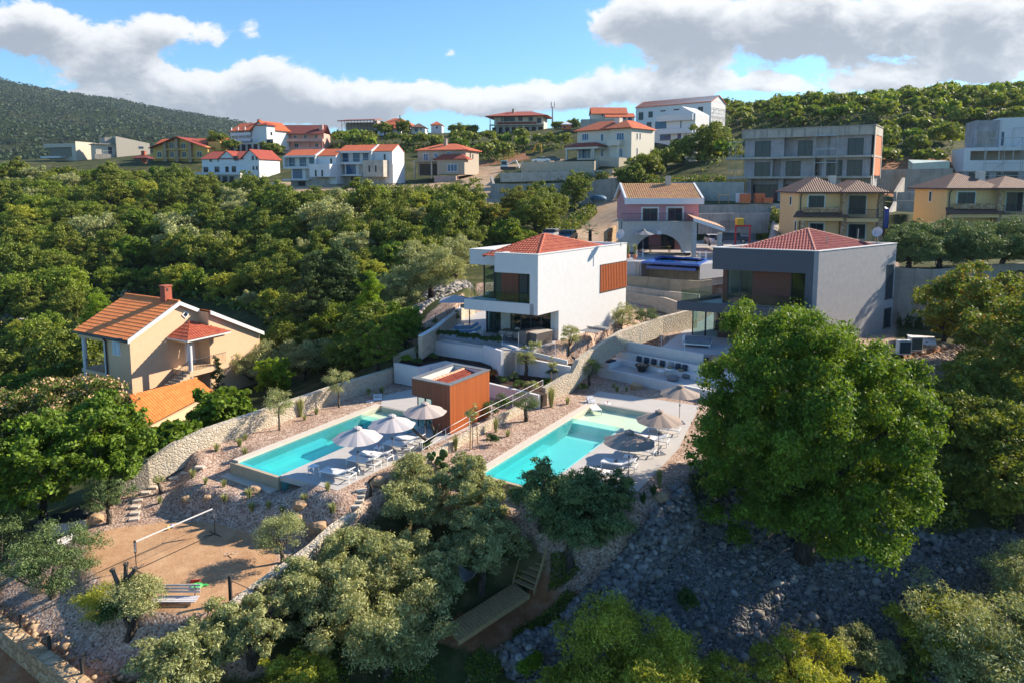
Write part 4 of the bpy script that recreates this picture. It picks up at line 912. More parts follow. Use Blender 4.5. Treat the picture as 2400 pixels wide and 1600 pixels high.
# ------------------------------------------------------------------ vegetation kit
LM=dict(forest=leaf_mat('forest_leaves',(.05,.095,.018),(.20,.25,.034),.3,.5,.35),far=leaf_mat('mountain_leaves',(.018,.040,.016),(.040,.066,.022),.1,.02,0),oak=leaf_mat('oak_leaves',(.08,.14,.016),(.26,.33,.035),.35,.35,.05),big=leaf_mat('big_tree_leaves',(.035,.09,.009),(.17,.26,.022),.33,.35,.0),olive=leaf_mat('olive_leaves',(.15,.185,.075),(.40,.42,.19),.28,.8,.1),olived=leaf_mat('dark_olive_leaves',(.06,.11,.04),(.17,.23,.08),.2,.8,.05),laurel=leaf_mat('laurel_leaves',(.03,.08,.010),(.18,.27,.02),.3,.8,.1),pine=leaf_mat('pine_needles',(.03,.07,.022),(.08,.13,.035),.15,.6,.1),lime=leaf_mat('lime_green_leaves',(.11,.22,.012),(.24,.34,.02),.45,.5,.1),mimosa=leaf_mat('silk_tree_leaves',(.06,.11,.015),(.13,.17,.03),.3,.8,.1),flower=leaf_mat('pale_pink_flowers',(.55,.33,.18),(.65,.45,.28),.2,2,.1),shrub=leaf_mat('shrub_leaves',(.03,.08,.018),(.08,.15,.03),.25,1.5,.3),gold=leaf_mat('golden_leaves',(.22,.16,.02),(.36,.20,.03),.35,.5,.3),yolive=leaf_mat('sunlit_yellow_green_leaves',(.16,.20,.03),(.40,.42,.05),.35,.6,.1),grass=leaf_mat('dry_grass',(.16,.17,.06),(.30,.27,.12),.3,1.2,.2),hedge=leaf_mat('hedge_leaves',(.02,.06,.014),(.05,.11,.02),.2,2,.1),pinkf=leaf_mat('pink_flowers',(.5,.05,.15),(.6,.12,.2),.2,2,.1),whitef=leaf_mat('white_flowers',(.65,.65,.6),(.75,.75,.68),.2,2,.0))
BARK=stone_mat('bark',[(.09,.07,.05),(.16,.13,.10),(.11,.09,.07)],6,(1,1,.25),(.03,.025,.02),.1,.8)
BARKD=stone_mat('dark_bark',[(.05,.04,.03),(.09,.07,.055)],6,(1,1,.25),(.02,.015,.012),.1,.8)
def leaf_mesh(name,pos,nor,size,asp,rng,mats,midx=None,curl=.0):
 """one mesh of small rhombic leaves at pos with rough normals nor"""
 n=len(pos)
 nor=nor+rng.standard_normal((n,3))*.55;nor/=np.linalg.norm(nor,axis=1,keepdims=True)+1e-9
 t=rng.standard_normal((n,3));t-=nor*(t*nor).sum(1,keepdims=True);t/=np.linalg.norm(t,axis=1,keepdims=True)+1e-9
 b=np.cross(nor,t);s=(size*rng.uniform(.65,1.3,n))[:,None]
 p0=pos-t*s*.5;p1=pos+b*s*asp*.5;p2=pos+t*s*.5;p3=pos-b*s*asp*.5
 co=np.stack([p0,p1,p2,p3],1).reshape(-1,3).astype(np.float32)
 me=bpy.data.meshes.new(name);me.vertices.add(4*n);me.vertices.foreach_set('co',co.ravel())
 me.loops.add(4*n);me.loops.foreach_set('vertex_index',np.arange(4*n,dtype=np.int32));me.polygons.add(n)
 me.polygons.foreach_set('loop_start',np.arange(0,4*n,4,dtype=np.int32))
 for m in(mats if isinstance(mats,(list,tuple)) else[mats]):me.materials.append(m)
 if midx is not None:me.polygons.foreach_set('material_index',midx.astype(np.int32))
 me.update();return me
def crown_points(rng,n,clumps,cr,fill=.55):
 """clumps (k,3) centres with radii cr; returns positions and outward normals"""
 k=len(clumps);w=cr**2;idx=rng.choice(k,n,p=w/w.sum())
 d=rng.standard_normal((n,3));d/=np.linalg.norm(d,axis=1,keepdims=True)
 d[:,2]=np.where(d[:,2]<-.35,-d[:,2]*.6,d[:,2])
 r=cr[idx]*(rng.uniform(fill,1.0,n)**.6)*(1+.18*rng.standard_normal(n))
 return clumps[idx]+d*r[:,None]*np.array([1,1,.85]),d
def clumps_ell(rng,k,rx,ry,rz,zc,crs,bias=.55,flat=-.35):
 d=rng.standard_normal((k,3));d/=np.linalg.norm(d,axis=1,keepdims=True);d[:,2]=np.where(d[:,2]<flat,-d[:,2]*.5,d[:,2])
 r=rng.uniform(bias,1,k)**.7
 c=d*r[:,None]*np.array([rx,ry,rz])*.84;c[:,2]+=zc
 return c,rng.uniform(crs*.65,crs*1.25,k)
def branch_mesh(name,rng,clumps,h0,r0,mat,trunk_h,lean=(0,0),nb=7,twist=.2,base=(0,0)):
 mb=MB();mb.smooth=True
 p=Vector((base[0],base[1],-.3));pts=[p];seg=4
 for i in range(1,seg+1):
  pts.append(Vector((base[0]+lean[0]*i/seg+rng.uniform(-twist,twist)*r0*2,base[1]+lean[1]*i/seg+rng.uniform(-twist,twist)*r0*2,trunk_h*i/seg)))
 mb.path(pts,r0*1.25,8,r0*.75);top=pts[-1]
 idx=rng.choice(len(clumps),min(nb,len(clumps)),replace=False)
 for i in idx:
  c=Vector(clumps[i]);m=top.lerp(c,.5)+Vector(rng.uniform(-.15,.15,3))*(c-top).length-Vector((0,0,.08*(c-top).length))
  mb.path([top,m,c],r0*.5,6,r0*.12)
 return mb
def lobed(rng,nl,per,rx,ry,rz,zc,lobe,crs,flat=-1.0,cone=0):
 """lobes spread evenly over an ellipsoid, each a bunch of smaller leaf clumps"""
 k=np.arange(nl)+.5;ph=math.pi*(3-math.sqrt(5))*k+rng.uniform(0,6);z=1-2*k/nl;r=np.sqrt(1-z*z)
 d=np.c_[r*np.cos(ph),r*np.sin(ph),z]+rng.standard_normal((nl,3))*.10;d*=rng.uniform(.62,1.04,(nl,1))
 d[::5]*=.5;d=d[d[:,2]>flat];c=d*np.array([rx,ry,rz])
 if cone:c[:,:2]*=(1-cone*(c[:,2:3]/rz*.5+.5))*1.15
 c[:,2]+=zc;cc=[]
 for q in c:
  s=rng.uniform(.6,1.3);e=rng.standard_normal((per,3));e/=np.linalg.norm(e,axis=1,keepdims=True);e[:,2]*=.75;cc.append(q+e*lobe*s*rng.uniform(.4,1,(per,1)))
 cc=np.concatenate(cc);cc[:,2]=np.maximum(cc[:,2],crs*.4);return cc,rng.uniform(crs*.6,crs*1.3,len(cc))
def make_tree(name,label,cat,seed,R,Hh,nclump,crs,nleaf,size,asp,leafm,th,r0,bark=None,rz=None,parts=True,group=None,lean=(0,0),extra=None,zc=None,bias=.55,fill=.55,squash=(1,1),flat=-.35,lobes=None,cone=0):
 """tree at the origin: Empty > crown, trunk"""
 rng=np.random.default_rng(seed);rz=rz or(Hh-th*.6)/2;zc=zc if zc is not None else Hh-rz
 cl,cr=clumps_ell(rng,nclump,R*squash[0],R*squash[1],rz,zc,crs,bias,flat) if not lobes else lobed(rng,lobes[0],lobes[1],R*squash[0]*.86,R*squash[1]*.86,rz*.86,zc,lobes[2],lobes[3],flat,cone);cl[:,0]+=lean[0]*.7;cl[:,1]+=lean[1]*.7
 pos,nor=crown_points(rng,nleaf,cl,cr,fill);mi=None;mats=[leafm]
 if extra:
  mats=[leafm,extra[0]];mi=((rng.random(nleaf)<extra[1])&(nor[:,2]>extra[2])).astype(int)
 me=leaf_mesh('crown',pos,nor,size,asp,rng,mats,mi)
 mb=branch_mesh('trunk',rng,cl,0,r0,bark or BARK,th,lean)
 if parts:
  r=thing(name,label,cat,group=group)
  o=bpy.data.objects.new('crown',me);COL.objects.link(o);o.parent=r;KIDS.setdefault(r.name,[]).append(o)
  mb.build('trunk',bark or BARK,r)
  return r
 tm=mb.build('tmp',bark or BARK);bm=bmesh.new();bm.from_mesh(me);nm=len(bm.faces);bm.from_mesh(tm.data)
 bm.faces.ensure_lookup_table()
 for f in bm.faces[nm:]:f.material_index=len(mats)
 bm.to_mesh(me);bm.free();me.materials.append(bark or BARK)
 bpy.data.meshes.remove(tm.data)
 o=bpy.data.objects.new(name,me);COL.objects.link(o);setp(o,label,cat,group);return o
PROTO_USED=set()
def place(proto,p,s=1,rz=0,label=None,group=None,sz=None):
 if proto.name in PROTO_USED:o=copy_tree(proto)
 else:o=proto;PROTO_USED.add(proto.name)
 o.location=p;o.rotation_euler=(0,0,rz);o.scale=(s,s,sz or s)
 if label:o['label']=label
 if group:o['group']=group
 elif 'group' in o and group is not None:del o['group']
 return o
def tuft(name,label,cat,seed,n,h,w,mat,spread=.5,group=None,blade=.03):
 """spiky tuft of blades"""
 rng=np.random.default_rng(seed);mb=MB()
 for i in range(n):
  a=rng.uniform(0,6.28);l=h*rng.uniform(.6,1.1);sp=rng.uniform(.1,1)*spread;d=Vector((math.cos(a),math.sin(a),0));s=Vector((-d.y,d.x,0))*blade
  p0=d*rng.uniform(0,w*.3);p1=p0+d*sp*l*.45+Vector((0,0,l*.65));p2=p0+d*sp*l+Vector((0,0,l*(1-sp*.35)))
  mb.face([p0-s,p0+s,p1+s,p1-s]);mb.face([p1-s,p1+s,p2])
 o=mb.build(name,mat);return setp(o,label,cat,group)
def shrub(name,label,seed,R,Hh,n,size,mat,asp=.6,k=14,group=None,extra=None,cat='shrub',flat=-.2):
 rng=np.random.default_rng(seed);cl,cr=clumps_ell(rng,k,R,R,Hh/2,Hh*.45,R*.38,.3)
 pos,nor=crown_points(rng,n,cl,cr,.4);pos[:,2]=np.maximum(pos[:,2],.02);mi=None;mats=[mat]
 if extra:mats=[mat,extra[0]];mi=((rng.random(n)<extra[1])).astype(int)
 me=leaf_mesh(name,pos,nor,size,asp,rng,mats,mi);o=bpy.data.objects.new(name,me);COL.objects.link(o);return setp(o,label,cat,group)
VH=thing
def village():
 h=House('house','low beige modern house with a wide dark window band, leftmost on the ridge','house',108,183,250,246,9,ZD(378,250))
 z1=h.zf(150,337)[1];zt_=[h.zf(183,331)[1]]
 h.box('wall',M['beige'],h.w*.0,2.2,h.z0,h.w,10,z1);h.box('wall',M['beige'],h.w-1.8,0,h.z0,h.w,2.2,z1);h.box('roof',M['beige'],0,0,z1-1.3,h.w-1.8,2.2,z1)
 MB().fbox(h.fr,.3,1.9,h.z0+1.6,h.w-1.9,2.2,z1-1.3).build('window',M['glass'],h.root);h.box('balcony',M['offw'],-1.0,-.6,h.z0+1.0,h.w*.55,1.9,h.z0+1.6)
 mb=MB();A=fp(h.fr,h.w+.02,0);Bq=XD(217,262);C_=fp(h.fr,h.w+.02,10);mb.prism([A,Bq,C_],h.z0,[z1+.7,z1-1.8,z1+.5]);mb.build('side_wing',M['beige'],h.root)
 pA=XD(203,257.5);MB().box(pA.x,pA.y-3.6,h.z0,pA.x+1.4,pA.y-3.2,h.z0+2.6).build('door',M['dark'],h.root)
 h=House('house','beige modern house with a long sloping wall and one small window','house',278,356,245,252,9,ZD(374,245))
 za,zb=h.zf(278,320)[1],h.zf(355,337)[1]
 mb=MB();P=[fp(h.fr,0,0),fp(h.fr,h.w,0),fp(h.fr,h.w,9),fp(h.fr,0,9)];mb.prism(P,h.z0,[za,zb,zb,za]);mb.build('wall',M['beige'],h.root)
 h.win(325,344,336,349,fm='ral',gm='bglass')
 h.box('wing',M['beige'],-6.0,1.5,h.z0,-.02,9,h.z0+5.0);h.box('wing_roof',M['conc'],-6.6,.6,h.z0+5.0,-.02,9,h.z0+5.3);h.box('tower',M['conc'],-3,2,h.z0+5.3,-.02,9,za-.4)
 h.win(253,345,262,361,b=1.5,mull=1);h.rail(-6,-.5,.7,h.z0+1.7,1.2,'wframe',8);h.box('terrace',M['conc'],-6.6,.6,h.z0,-.3,1.5,h.z0+1.7)
 h=House('house','wide ochre yellow house with a broad gable, stone pillars and balconies','house',354,482,220,216,11,ZD(388,220))
 ze=h.zf(420,345)[1];zp=h.zf(420,318)[1];w=h.w
 h.box('wall',M['ochre'],0,1.8,h.z0,w,11,ze)
 mb=MB();gable_wall(mb,h.fr,0,w,1.8,10,ze,ze+.02,zp-ze-.5,'b');mb.build('gable_wall',M['ochre'],h.root)
 h.gab('f_re',ze,zp-ze-.3,'b',.5,0,w,.6,10.6,'roof')
 for px in(381,409,440):s,_=h.zf(px,360);h.box('pillar',plain('stone_pillar',(.34,.24,.15)),s-.5,.9,h.z0,s+.5,1.8,h.zf(px,333 if px!=409 else 324)[1])
 for(x0,y0,x1,y1) in((368,356,379,370),(398,355,408,370),(426,356,437,370),(461,355,473,369),(396,334,407,349),(424,336,435,349)):h.win(x0,y0,x1,y1,b=1.8,fm='wframe',gm='glass',mull=1)
 for y in(370,349):
  z=h.zf(420,y)[1];a0,a1=(0,w) if y>360 else(w*.24,w*.70);h.box('balcony_slab',M['ochre'],a0,.9,z-.35,a1,1.8,z);h.rail(a0,a1,1.0,z,.9,'black',22)
 h2=h.box('side_dormer',M['ochre'],w-2,5,ze-1,w+2.2,10,ze+1.8);mb=MB();gable(mb,h.fr,-8+6,w+2.2,6,12,ze+1.5,1.6,.3);mb.build('roof',M['f_or'],h.root)
 h=House('pavilion','small garden pavilion with a dark red roof and brick chimney','pavilion',316,348,205,205,3.5,ZD(383,205))
 for a in(0.2,h.w-.4):h.box('post',M['rust'],a,.2,h.z0,a+.2,.4,h.z0+1.6)
 h.hip('f_da',h.z0+1.5,1.1,.4);h.chim(h.w*.4,1.4,h.z0,h.z0+3.6,1.0)
 h=House('house','long white house with dark red double gable roof and square dark windows','house',476,569,196,192,9,ZD(410,195));z1=h.zf(520,371)[1]
 h.walls(M['offw'],z1);mb=MB();gable_wall(mb,h.fr,h.w,h.w+5.5,-.0,9,h.z0,z1,2.2,'b');mb.build('gable_wall',M['offw'],h.root)
 h.gab('f_re',z1,2.0,'a',.4,0,h.w+.3);h.gab('f_re',z1,2.3,'b',.4,h.w,h.w+5.5,0,9)
 mb=MB();gable_wall(mb,h.fr,h.w*.44,h.w*.85,-.15,4,h.z0+2.9,z1,1.9,'b');mb.build('gable_wall',M['offw'],h.root);h.gab('f_re',z1,2.0,'b',.3,h.w*.44,h.w*.85,-.1,5)
 for(x0,y0,x1,y1) in((491,372,497,380),(510,372,516,380),(520,372,526,380),(477,392,488,406),(503,391,514,406),(528,391,536,406),(543,390,553,406)):h.win(x0,y0,x1,y1)
 h.win(547,366,558,377,b=-.15)
 for(x0,y0,x1,y1) in((590,366,595,376),(599,366,603,376),(592,390,596,399),(600,390,604,399)):h.win(x0,y0,x1,y1)
 h.box('terrace',M['concl'],-7,-3.4,h.z0-4,h.w+2,-.02,h.z0-.1)
 h.box('terrace_slab',M['offw'],-7.2,-3.7,h.z0-.1,h.w+2.2,-.02,h.z0+.6)
 for i in range(9):a=-6.2+i*(h.w+7)/9;h.box('terrace_opening',M['dark'],a,-3.42,h.z0-2.6,a+1.5,-3.38,h.z0-.5)
 h.box('base',M['offw'],h.w,.1,h.z0-5,h.w+5.4,9,h.z0)
 h=House('house','tall white three storey house with orange roof and arched ground floor','house',546,594,237,233,9,ZD(352,235));z1=h.zf(570,304)[1];w=h.w
 h.box('wall',M['offw'],0,1.6,h.z0,w,10,z1);mb=MB();gable_wall(mb,h.fr,w-.02,w+6.6,.4,10,h.z0,z1,2.6,'b');mb.build('gable_wall',M['offw'],h.root)
 h.gab('f_or',z1,2.6,'b',.4,w-.2,w+6.8,.2,10);h.gab('f_or',z1-.1,2.6,'a',.5,-.2,w,.2,10)
 h.box('porch_wing',M['offw'],w+4.6,-1.6,h.z0,w+8.2,2,h.z0+7.6);mb=MB();hip(mb,[fp(h.fr,a,b) for a,b in((w+4.4,-1.8),(w+8.5,-1.8),(w+8.5,2.2),(w+4.4,2.2))],h.z0+7.6,1.0,.3);mb.build('roof',M['f_re'],h.root)
 for k,y in enumerate((331,317)):z=h.zf(570,y)[1];h.box('balcony',M['offw'],-.2,0,z-.2,w-.5,1.6,z+.8);[h.box('column',M['offw'],a,.1,z+.8,a+.3,.4,z+2.6) for a in(0,w*.33,w*.66)]
 for(x0,y0,x1,y1) in((553,311,561,319),(571,310,578,319),(553,324,561,331),(586,308,589,316)):h.win(x0,y0,x1,y1,b=1.6 if x0<585 else.4)
 for(x0,y0,x1,y1) in((634,310,638,318),(625,327,640,340)):h.win(x0,y0,x1,y1,b=-1.6)
 for(x0,y0,x1,y1) in((620,293,624,297),):h.win(x0,y0,x1,y1,b=.4)
 h.box('arcade',M['cream'],1,-2.0,h.z0-1,w+8,-1.62,h.z0+2.2)
 for a in np.arange(1.6,w+7,2.6):h.box('arch_opening',M['dark'],a,-2.03,h.z0-.6,a+1.7,-2.0,h.z0+1.6)
 h.chim(w*.75,5,z1+1.0,z1+3.6,.9)
 h=House('house','pink three storey house with dark red roof and two balcony rows','house',655,759,238,238,10,ZD(362,238));z1=h.zf(700,312)[1];w=h.w
 h.box('wall',M['pinkl'],0,1.8,h.z0,w,10,z1);h.gab('f_da',z1,3.0,'a',.4,0,w,0.4,10);h.chim(w-1.6,2,z1+.5,z1+2.8,1.2,'pinkl')
 for k,y in enumerate((331,352)):
  z=h.zf(700,y)[1];h.box('balcony',M['pinkl'],0,0,z-.2,w,1.8,z+.75 if k==0 else z+.1)
  if k:h.rail(w*.1,w*.45,.1,z+.1,.8,'wframe',16);h.box('parapet',M['pinkl'],w*.45,0,z+.1,w,.2,z+.9);h.box('parapet',M['pinkl'],0,0,z+.1,w*.1,.2,z+.9)
 for a in(.2,w*.32,w*.7,w-.5):h.box('column',plain('rose_column',(.42,.16,.12)),a,.05,h.zf(700,352)[1],a+.35,.4,h.zf(700,331)[1])
 for(x0,y0,x1,y1) in((665,317,674,325),(688,317,696,325),(711,317,720,325),(737,317,745,325)):h.win(x0,y0,x1,y1,b=1.8,fm='wframe',mull=1)
 for(x0,y0,x1,y1) in((665,337,675,348),(690,337,700,348),(738,336,747,350)):h.win(x0,y0,x1,y1,b=1.8,fm='wframe',mull=1)
 h.box('base',M['block'],-1,-.4,h.z0-4,w,-.02,h.zf(700,352)[1]-.3)
 for i,(pl,pm,pr,yb,D,lab) in enumerate(((665,741,793,432,172,'left one of the twin white houses with flat blue glass fronts and orange roof'),(790,872,921,430,171,'right one of the twin white houses, its open ground floor above the concrete wall'))):
  h=House('house',lab,'house',pl,pm,D,D-2.5,7,ZD(yb,D),);w=h.w;dy=0 if i==0 else-10.5
  zA,z1=h.zf(700+125*i,395+dy)[1],h.zf(700+125*i,365+dy)[1]
  mb=MB();gable_wall(mb,h.fr,0,w,1.4,8.2,zA,z1,1.55,'a');mb.build('upper_wall',M['white'],h.root)
  h.gab('f_or',z1+.05,1.6,'a',.05,0.3,w-.3,0.1,8.2)
  mb=MB().fbox(h.fr,0,0,zA-.1,w,1.4,zA+.35).fbox(h.fr,0,0,z1-.45,w,1.4,z1).fbox(h.fr,0,0,zA+.35,.35,1.4,z1-.45);gable_wall(mb,h.fr,w-.35,w,.0,8.3,zA+.35,z1,1.75,'a');mb.build('frame',M['white'],h.root)
  x=lambda p:p+(125.5 if i else 0)
  for(x0,x1) in((678,691),(702,717),(725,737)):h.win(x(x0),370+dy,x(x1),390+dy,b=1.4,gm='bglass',mull=1)
  h.rail(.4,w-.4,.08,zA+.35,.8,'wframe',3)
  zL=h.zf(x(700),420+dy)[1];c=wall_px(h.fr,('a',0),x(711),400)[0]
  h.box('lower_wall',M['white'],wall_px(h.fr,('a',0),x(678),400)[0],.9,zL,c,7.5,zA-.1);h.win(x(686),397+dy,x(708),419+dy,b=.9,gm='bglass',mull=2)
  h.box('lower_slab',M['white'],-.1,-.4,zL-.35,c+1.5,1.0,zL)
  h.box('terrace_block',M['white_lo'] if i==0 else M['concl'],wall_px(h.fr,('a',-1.8),x(725),400)[0],-1.8,h.zf(x(740),415,-1.8)[1],wall_px(h.fr,('a',-1.8),x(773),400)[0],1.0,h.zf(x(740),385 if i==0 else 376,-1.8)[1]);h.box('lower_wall',M['concl'],c,.9,h.z0-1,w+3,1.2,zA-.1)
  mb=MB();fr2=(fp(h.fr,w+.02,1.5),h.fr[1],h.fr[2])
  mb.fbox(h.fr,w+.02,1.0,h.z0,w+5.0,7.8,zA);mb.build('side_wall',M['white'],h.root)
  mb=MB();gable_wall(mb,h.fr,w+.01,w+4.9,1.0,7.8,zA,z1-.1,1.7,'a');mb.build('upper_wall',M['white'],h.root)
  mb=MB();gable(mb,h.fr,w-.1,w+4.9,1.0,7.8,z1,1.7,.08);mb.build('roof',M['f_or'],h.root)
  for(x0,y0,x1,y1,bb) in((738,399,742,414,-1.8),(753,399,757,414,-1.8),(774,372,778,388,1.0)):h.win(x(x0),y0+dy,x(x1),y1+dy,b=bb,fm='ral')
  h.box('side_base',M['conc'],w+.1,1.1,h.z0-5,w+4.8,7.7,zA)
  h.box('garage',M['conc'],1.0,1.5,h.z0-3,c,6,zL-.35)
  h.box('garage_opening',M['dark'],c*.55,1.44,h.z0-.4,c*.9,1.5,zL-.6)
 h=House('unfinished_house','unfinished open frame building with a slanted timber roof deck on the skyline','building site',805,886,272,270,8,ZD(306,271));w=h.w;z1=h.zf(840,283)[1]
 h.box('back_wall',M['tan'],0,4,h.z0,w,8,z1-.4);mb=MB();slab(mb,[fp3(h.fr,-1.5,-.8,z1),fp3(h.fr,w-.5,-.8,z1+.2),fp3(h.fr,w-.5,8,z1+1.3),fp3(h.fr,-1.0,8,z1+1.2)],.35);mb.build('roof_deck',plain('red_formwork',(.26,.10,.07)),h.root)
 mb=MB()
 for k in range(12):a=k*w/11;mb.tube(fp3(h.fr,a,0,h.z0),fp3(h.fr,a,0,z1),.09,5);mb.tube(fp3(h.fr,a,0,h.z0+1.4),fp3(h.fr,min(w,a+1.5),0,z1),.05,4)
 mb.build('prop',M['rust'],h.root);h.rail(0,w,-.1,h.z0,1.0,'steel',20)
 h.box('column',M['tan'],w-1.2,0,h.z0,w,4,z1-.1)
 h=House('house','white house with a wide orange hip roof behind two round trees on the skyline','house',888,962,266,264,10,ZD(318,265));z1=h.zf(930,294)[1]
 h.walls(M['offw'],z1);h.hip('f_or',z1,3.0,.8);MB().tube(fp3(h.fr,h.w*.6,4,z1+1.5),fp3(h.fr,h.w*.6,4,z1+4.0),.3,8).build('chimney',M['steel'],h.root)
 h.win(958,296,961,310);h.box('porch',M['offw'],h.w*.45,-2.5,h.z0-.5,h.w*.8,-.02,h.z0+2.4);mb=MB();hip(mb,[fp(h.fr,a,b) for a,b in((h.w*.4,-3),(h.w*.85,-3),(h.w*.85,0),(h.w*.4,0))],h.z0+2.4,1,.3);mb.build('roof',M['f_or'],h.root)
 h=House('house','small cream house with brown hip roof and balcony, right beside the orange hip roof','house',966,998,262,262,7,ZD(314,262));z1=h.zf(980,299)[1];h.walls(M['offw'],z1);h.hip('f_br',z1,1.7,.6);h.win(972,301,979,309);h.win(985,301,988,306);h.rail(.3,h.w*.6,-.5,h.z0+1.1,.8,'steel',8)
 h=House('house','little white block house with orange roof alone on the skyline','house',1012,1037,282,282,7,ZD(314,282));z1=h.zf(1024,293)[1];h.walls(M['offw'],z1);h.hip('f_or',z1,1.5,.5);h.win(1022,297,1026,302)
 h=House('house','unplastered grey block house with two red hip roofs above the dirt road','house',980,1092,178,174,9,ZD(410,176));z1=h.zf(1020,352)[1];w=h.w
 h.box('wall',M['tan'],0,0,h.z0,w,9,z1);h.hip('f_or',z1,1.7,.7)
 a0=wall_px(h.fr,('a',-2),1026,380)[0];a1=wall_px(h.fr,('a',-2),1090,380)[0];zq=h.zf(1050,373,-2)[1]
 h.box('front_wing',M['tan'],a0,-2.4,h.z0,a1,0,zq);mb=MB();hip(mb,[fp(h.fr,a,b) for a,b in((a0,-2.6),(a1,-2.6),(a1,0.4),(a0,0.4))],zq,1.2,.7);mb.build('roof',M['f_re'],h.root)
 for(x0,y0,x1,y1) in((992,360,1004,378),(1017,359,1027,370),(1047,356,1057,363)):h.win(x0,y0,x1,y1,fm='wframe',gm='bglass',mull=1)
 h.win(1048,385,1072,403,b=-2.4,fm='wframe',gm='bglass',mull=2)
 h.win(1101,358,1103,370,'r');h.win(1107,362,1109,373,'r')
 h.box('balcony',M['conc'],-.8,-1.4,h.z0+3.2,a0,0,h.z0+3.5)
 for a in(-.5,a0-2.2,a0-.4):h.box('column',M['concl'],a,-1.3,h.z0-1,a+.35,-1.0,h.z0+3.2)
 h.box('ground_floor',M['dark'],.5,-.05,h.z0-.2,a0-.5,0,h.z0+2.7);h.chim(w*.45,3,z1+.6,z1+2.9,.7,'tan')
 h.box('base_wall',plain('pale_plinth',(.46,.30,.26)),a0,-4.2,h.z0-3.6,a1-1.5,-2.42,h.z0-.4)
 h=House('house','wide skyline villa with brown hip roof, verandas and arcades','house',1146,1276,262,258,13,ZD(311,260));z1=h.zf(1200,272)[1];w=h.w
 h.box('wall',M['cream'],1.5,2.5,h.z0,w-1,13,z1);h.hip('f_re',z1,2.1,1.2);zm=h.zf(1200,291)[1]
 mb=MB();slab(mb,[fp3(h.fr,3,.2,zm),fp3(h.fr,w-3,.2,zm),fp3(h.fr,w-3,2.4,zm+.9),fp3(h.fr,3,2.4,zm+.9)],.2);mb.build('lower_roof',M['f_or'],h.root)
 h.box('slab',M['cream'],.2,.2,zm-.4,w-.3,2.5,zm-.05)
 for k in range(9):a=.4+k*(w-1)/8;h.box('column',M['tan'],a-.2,.3,h.z0,a+.2,.7,zm-.4)
 for k in(0,1,2,7,8):a=.4+k*(w-1)/8;h.box('column',M['tan'],a-.12,.4,zm,a+.12,.65,z1)
 for(x0,y0,x1,y1) in((1175,276,1207,285),(1215,275,1225,284),(1239,275,1249,284),(1259,277,1269,289)):h.win(x0,y0,x1,y1,b=2.5,mull=1)
 for k in range(8):a=.4+(k+.5)*(w-1)/8;h.box('arch_opening',M['dark'],a-.9,2.42,h.z0,a+.9,2.5,zm-1.0)
 h.chim(w*.38,4,z1+.8,z1+2.9,.8,'tan')
 p=WD(1295,300,268);r=thing('phone_mast','slim phone mast with antennas standing on the skyline','mast',(p.x,p.y,p.z-1));MB().tube(p,WD(1295,250,268),.35,6,.25).build('pole',M['steel'],r)
 t_=WD(1295,250,268);mb=MB();[mb.tube(t_+Vector((math.cos(a)*.8,math.sin(a)*.8,-.6)),t_+Vector((math.cos(a)*.8,math.sin(a)*.8,1.6)),.22,5) for a in(0,2.1,4.2)];mb.build('antenna',M['offw'],r)
 h=House('hut','small orange brick hut with pale pyramid roof between the skyline houses','hut',1316,1338,236,236,3,ZD(304,236));h.walls(M['pbrick'],h.z0+1.7);h.hip('offw',h.z0+1.7,1.0,.3);h.win(1321,296,1325,301)
 h=House('house','beige house with stepped red gable roofs and blue shutters on the skyline','house',1387,1484,240,240,9,ZD(313,240));w=h.w;z1,z2=h.zf(1400,264)[1],h.zf(1450,275)[1]
 h.box('wall',M['cream'],0,3,h.z0,w*.85,9,z1);h.gab('f_or',z1,2.2,'a',.3,0,w*.85,2.4,9);h.box('wall',M['cream'],w*.3,0,h.z0,w,3,z2);mb=MB();slab(mb,[fp3(h.fr,w*.3,-.4,z2),fp3(h.fr,w+.3,-.4,z2),fp3(h.fr,w+.3,3.4,z2+1.6),fp3(h.fr,w*.3,3.4,z2+1.6)],.2);mb.build('roof',M['f_or'],h.root)
 for(x0,y0,x1,y1) in((1445,276,1453,285),(1459,276,1466,285),(1472,275,1481,286)):h.win(x0,y0,x1,y1,fm='bglass',gm='bglass')
 h.win(1409,265,1415,273,b=3,fm='wframe');h.box('terrace',M['concl'],-4,-3,h.z0-3,w*.8,-.02,h.zf(1400,282)[1])
 h=House('house','long white terrace building under one red roof, scaffolding at its right end','house',1487,1661,222,205,9,ZD(335,210));w=h.w;z1=h.zf(1574,245)[1]
 h.walls(M['offw'],z1);mb=MB();gable_wall(mb,h.fr,0,w,0,9,z1-.1,z1,2.0,'a');mb.build('gable_wall',M['offw'],h.root);h.gab('f_or',z1,2.0,'a',.25)
 for(x0,y0,x1,y1) in((1497,264,1508,282),(1520,262,1530,276),(1548,259,1560,262),(1579,256,1592,259),(1605,253,1618,257),(1636,251,1648,269)):h.win(x0,y0,x1,y1,mull=1)
 scaffold(h,w+.2,w+.9,-.3,9,h.z0,z1-2.0,ax='b',label='scaffolding at the right end of the long red roofed building')
 h=House('house','white modern stepped house with balconies below the long red roof','house',1528,1616,188,181,9,ZD(352,185));w=h.w;zs=[h.zf(1560,y)[1] for y in(352,312,304,272,268)]
 z3=h.zf(1560,272)[1];h.box('wall',M['white'],0,1.2,h.z0,w,9,z3)
 mb=MB();P=[fp(h.fr,w+.01,0),fp(h.fr,w+.01,9)];mb.prism([fp(h.fr,w-3.2,1),fp(h.fr,w+.6,1),fp(h.fr,w+.6,9),fp(h.fr,w-3.2,9)],h.z0,[z3+2.2,z3+.2,z3+.2,z3+2.2]);mb.build('wall',M['white'],h.root)
 za,zb=h.zf(1560,312)[1],h.zf(1560,304)[1]
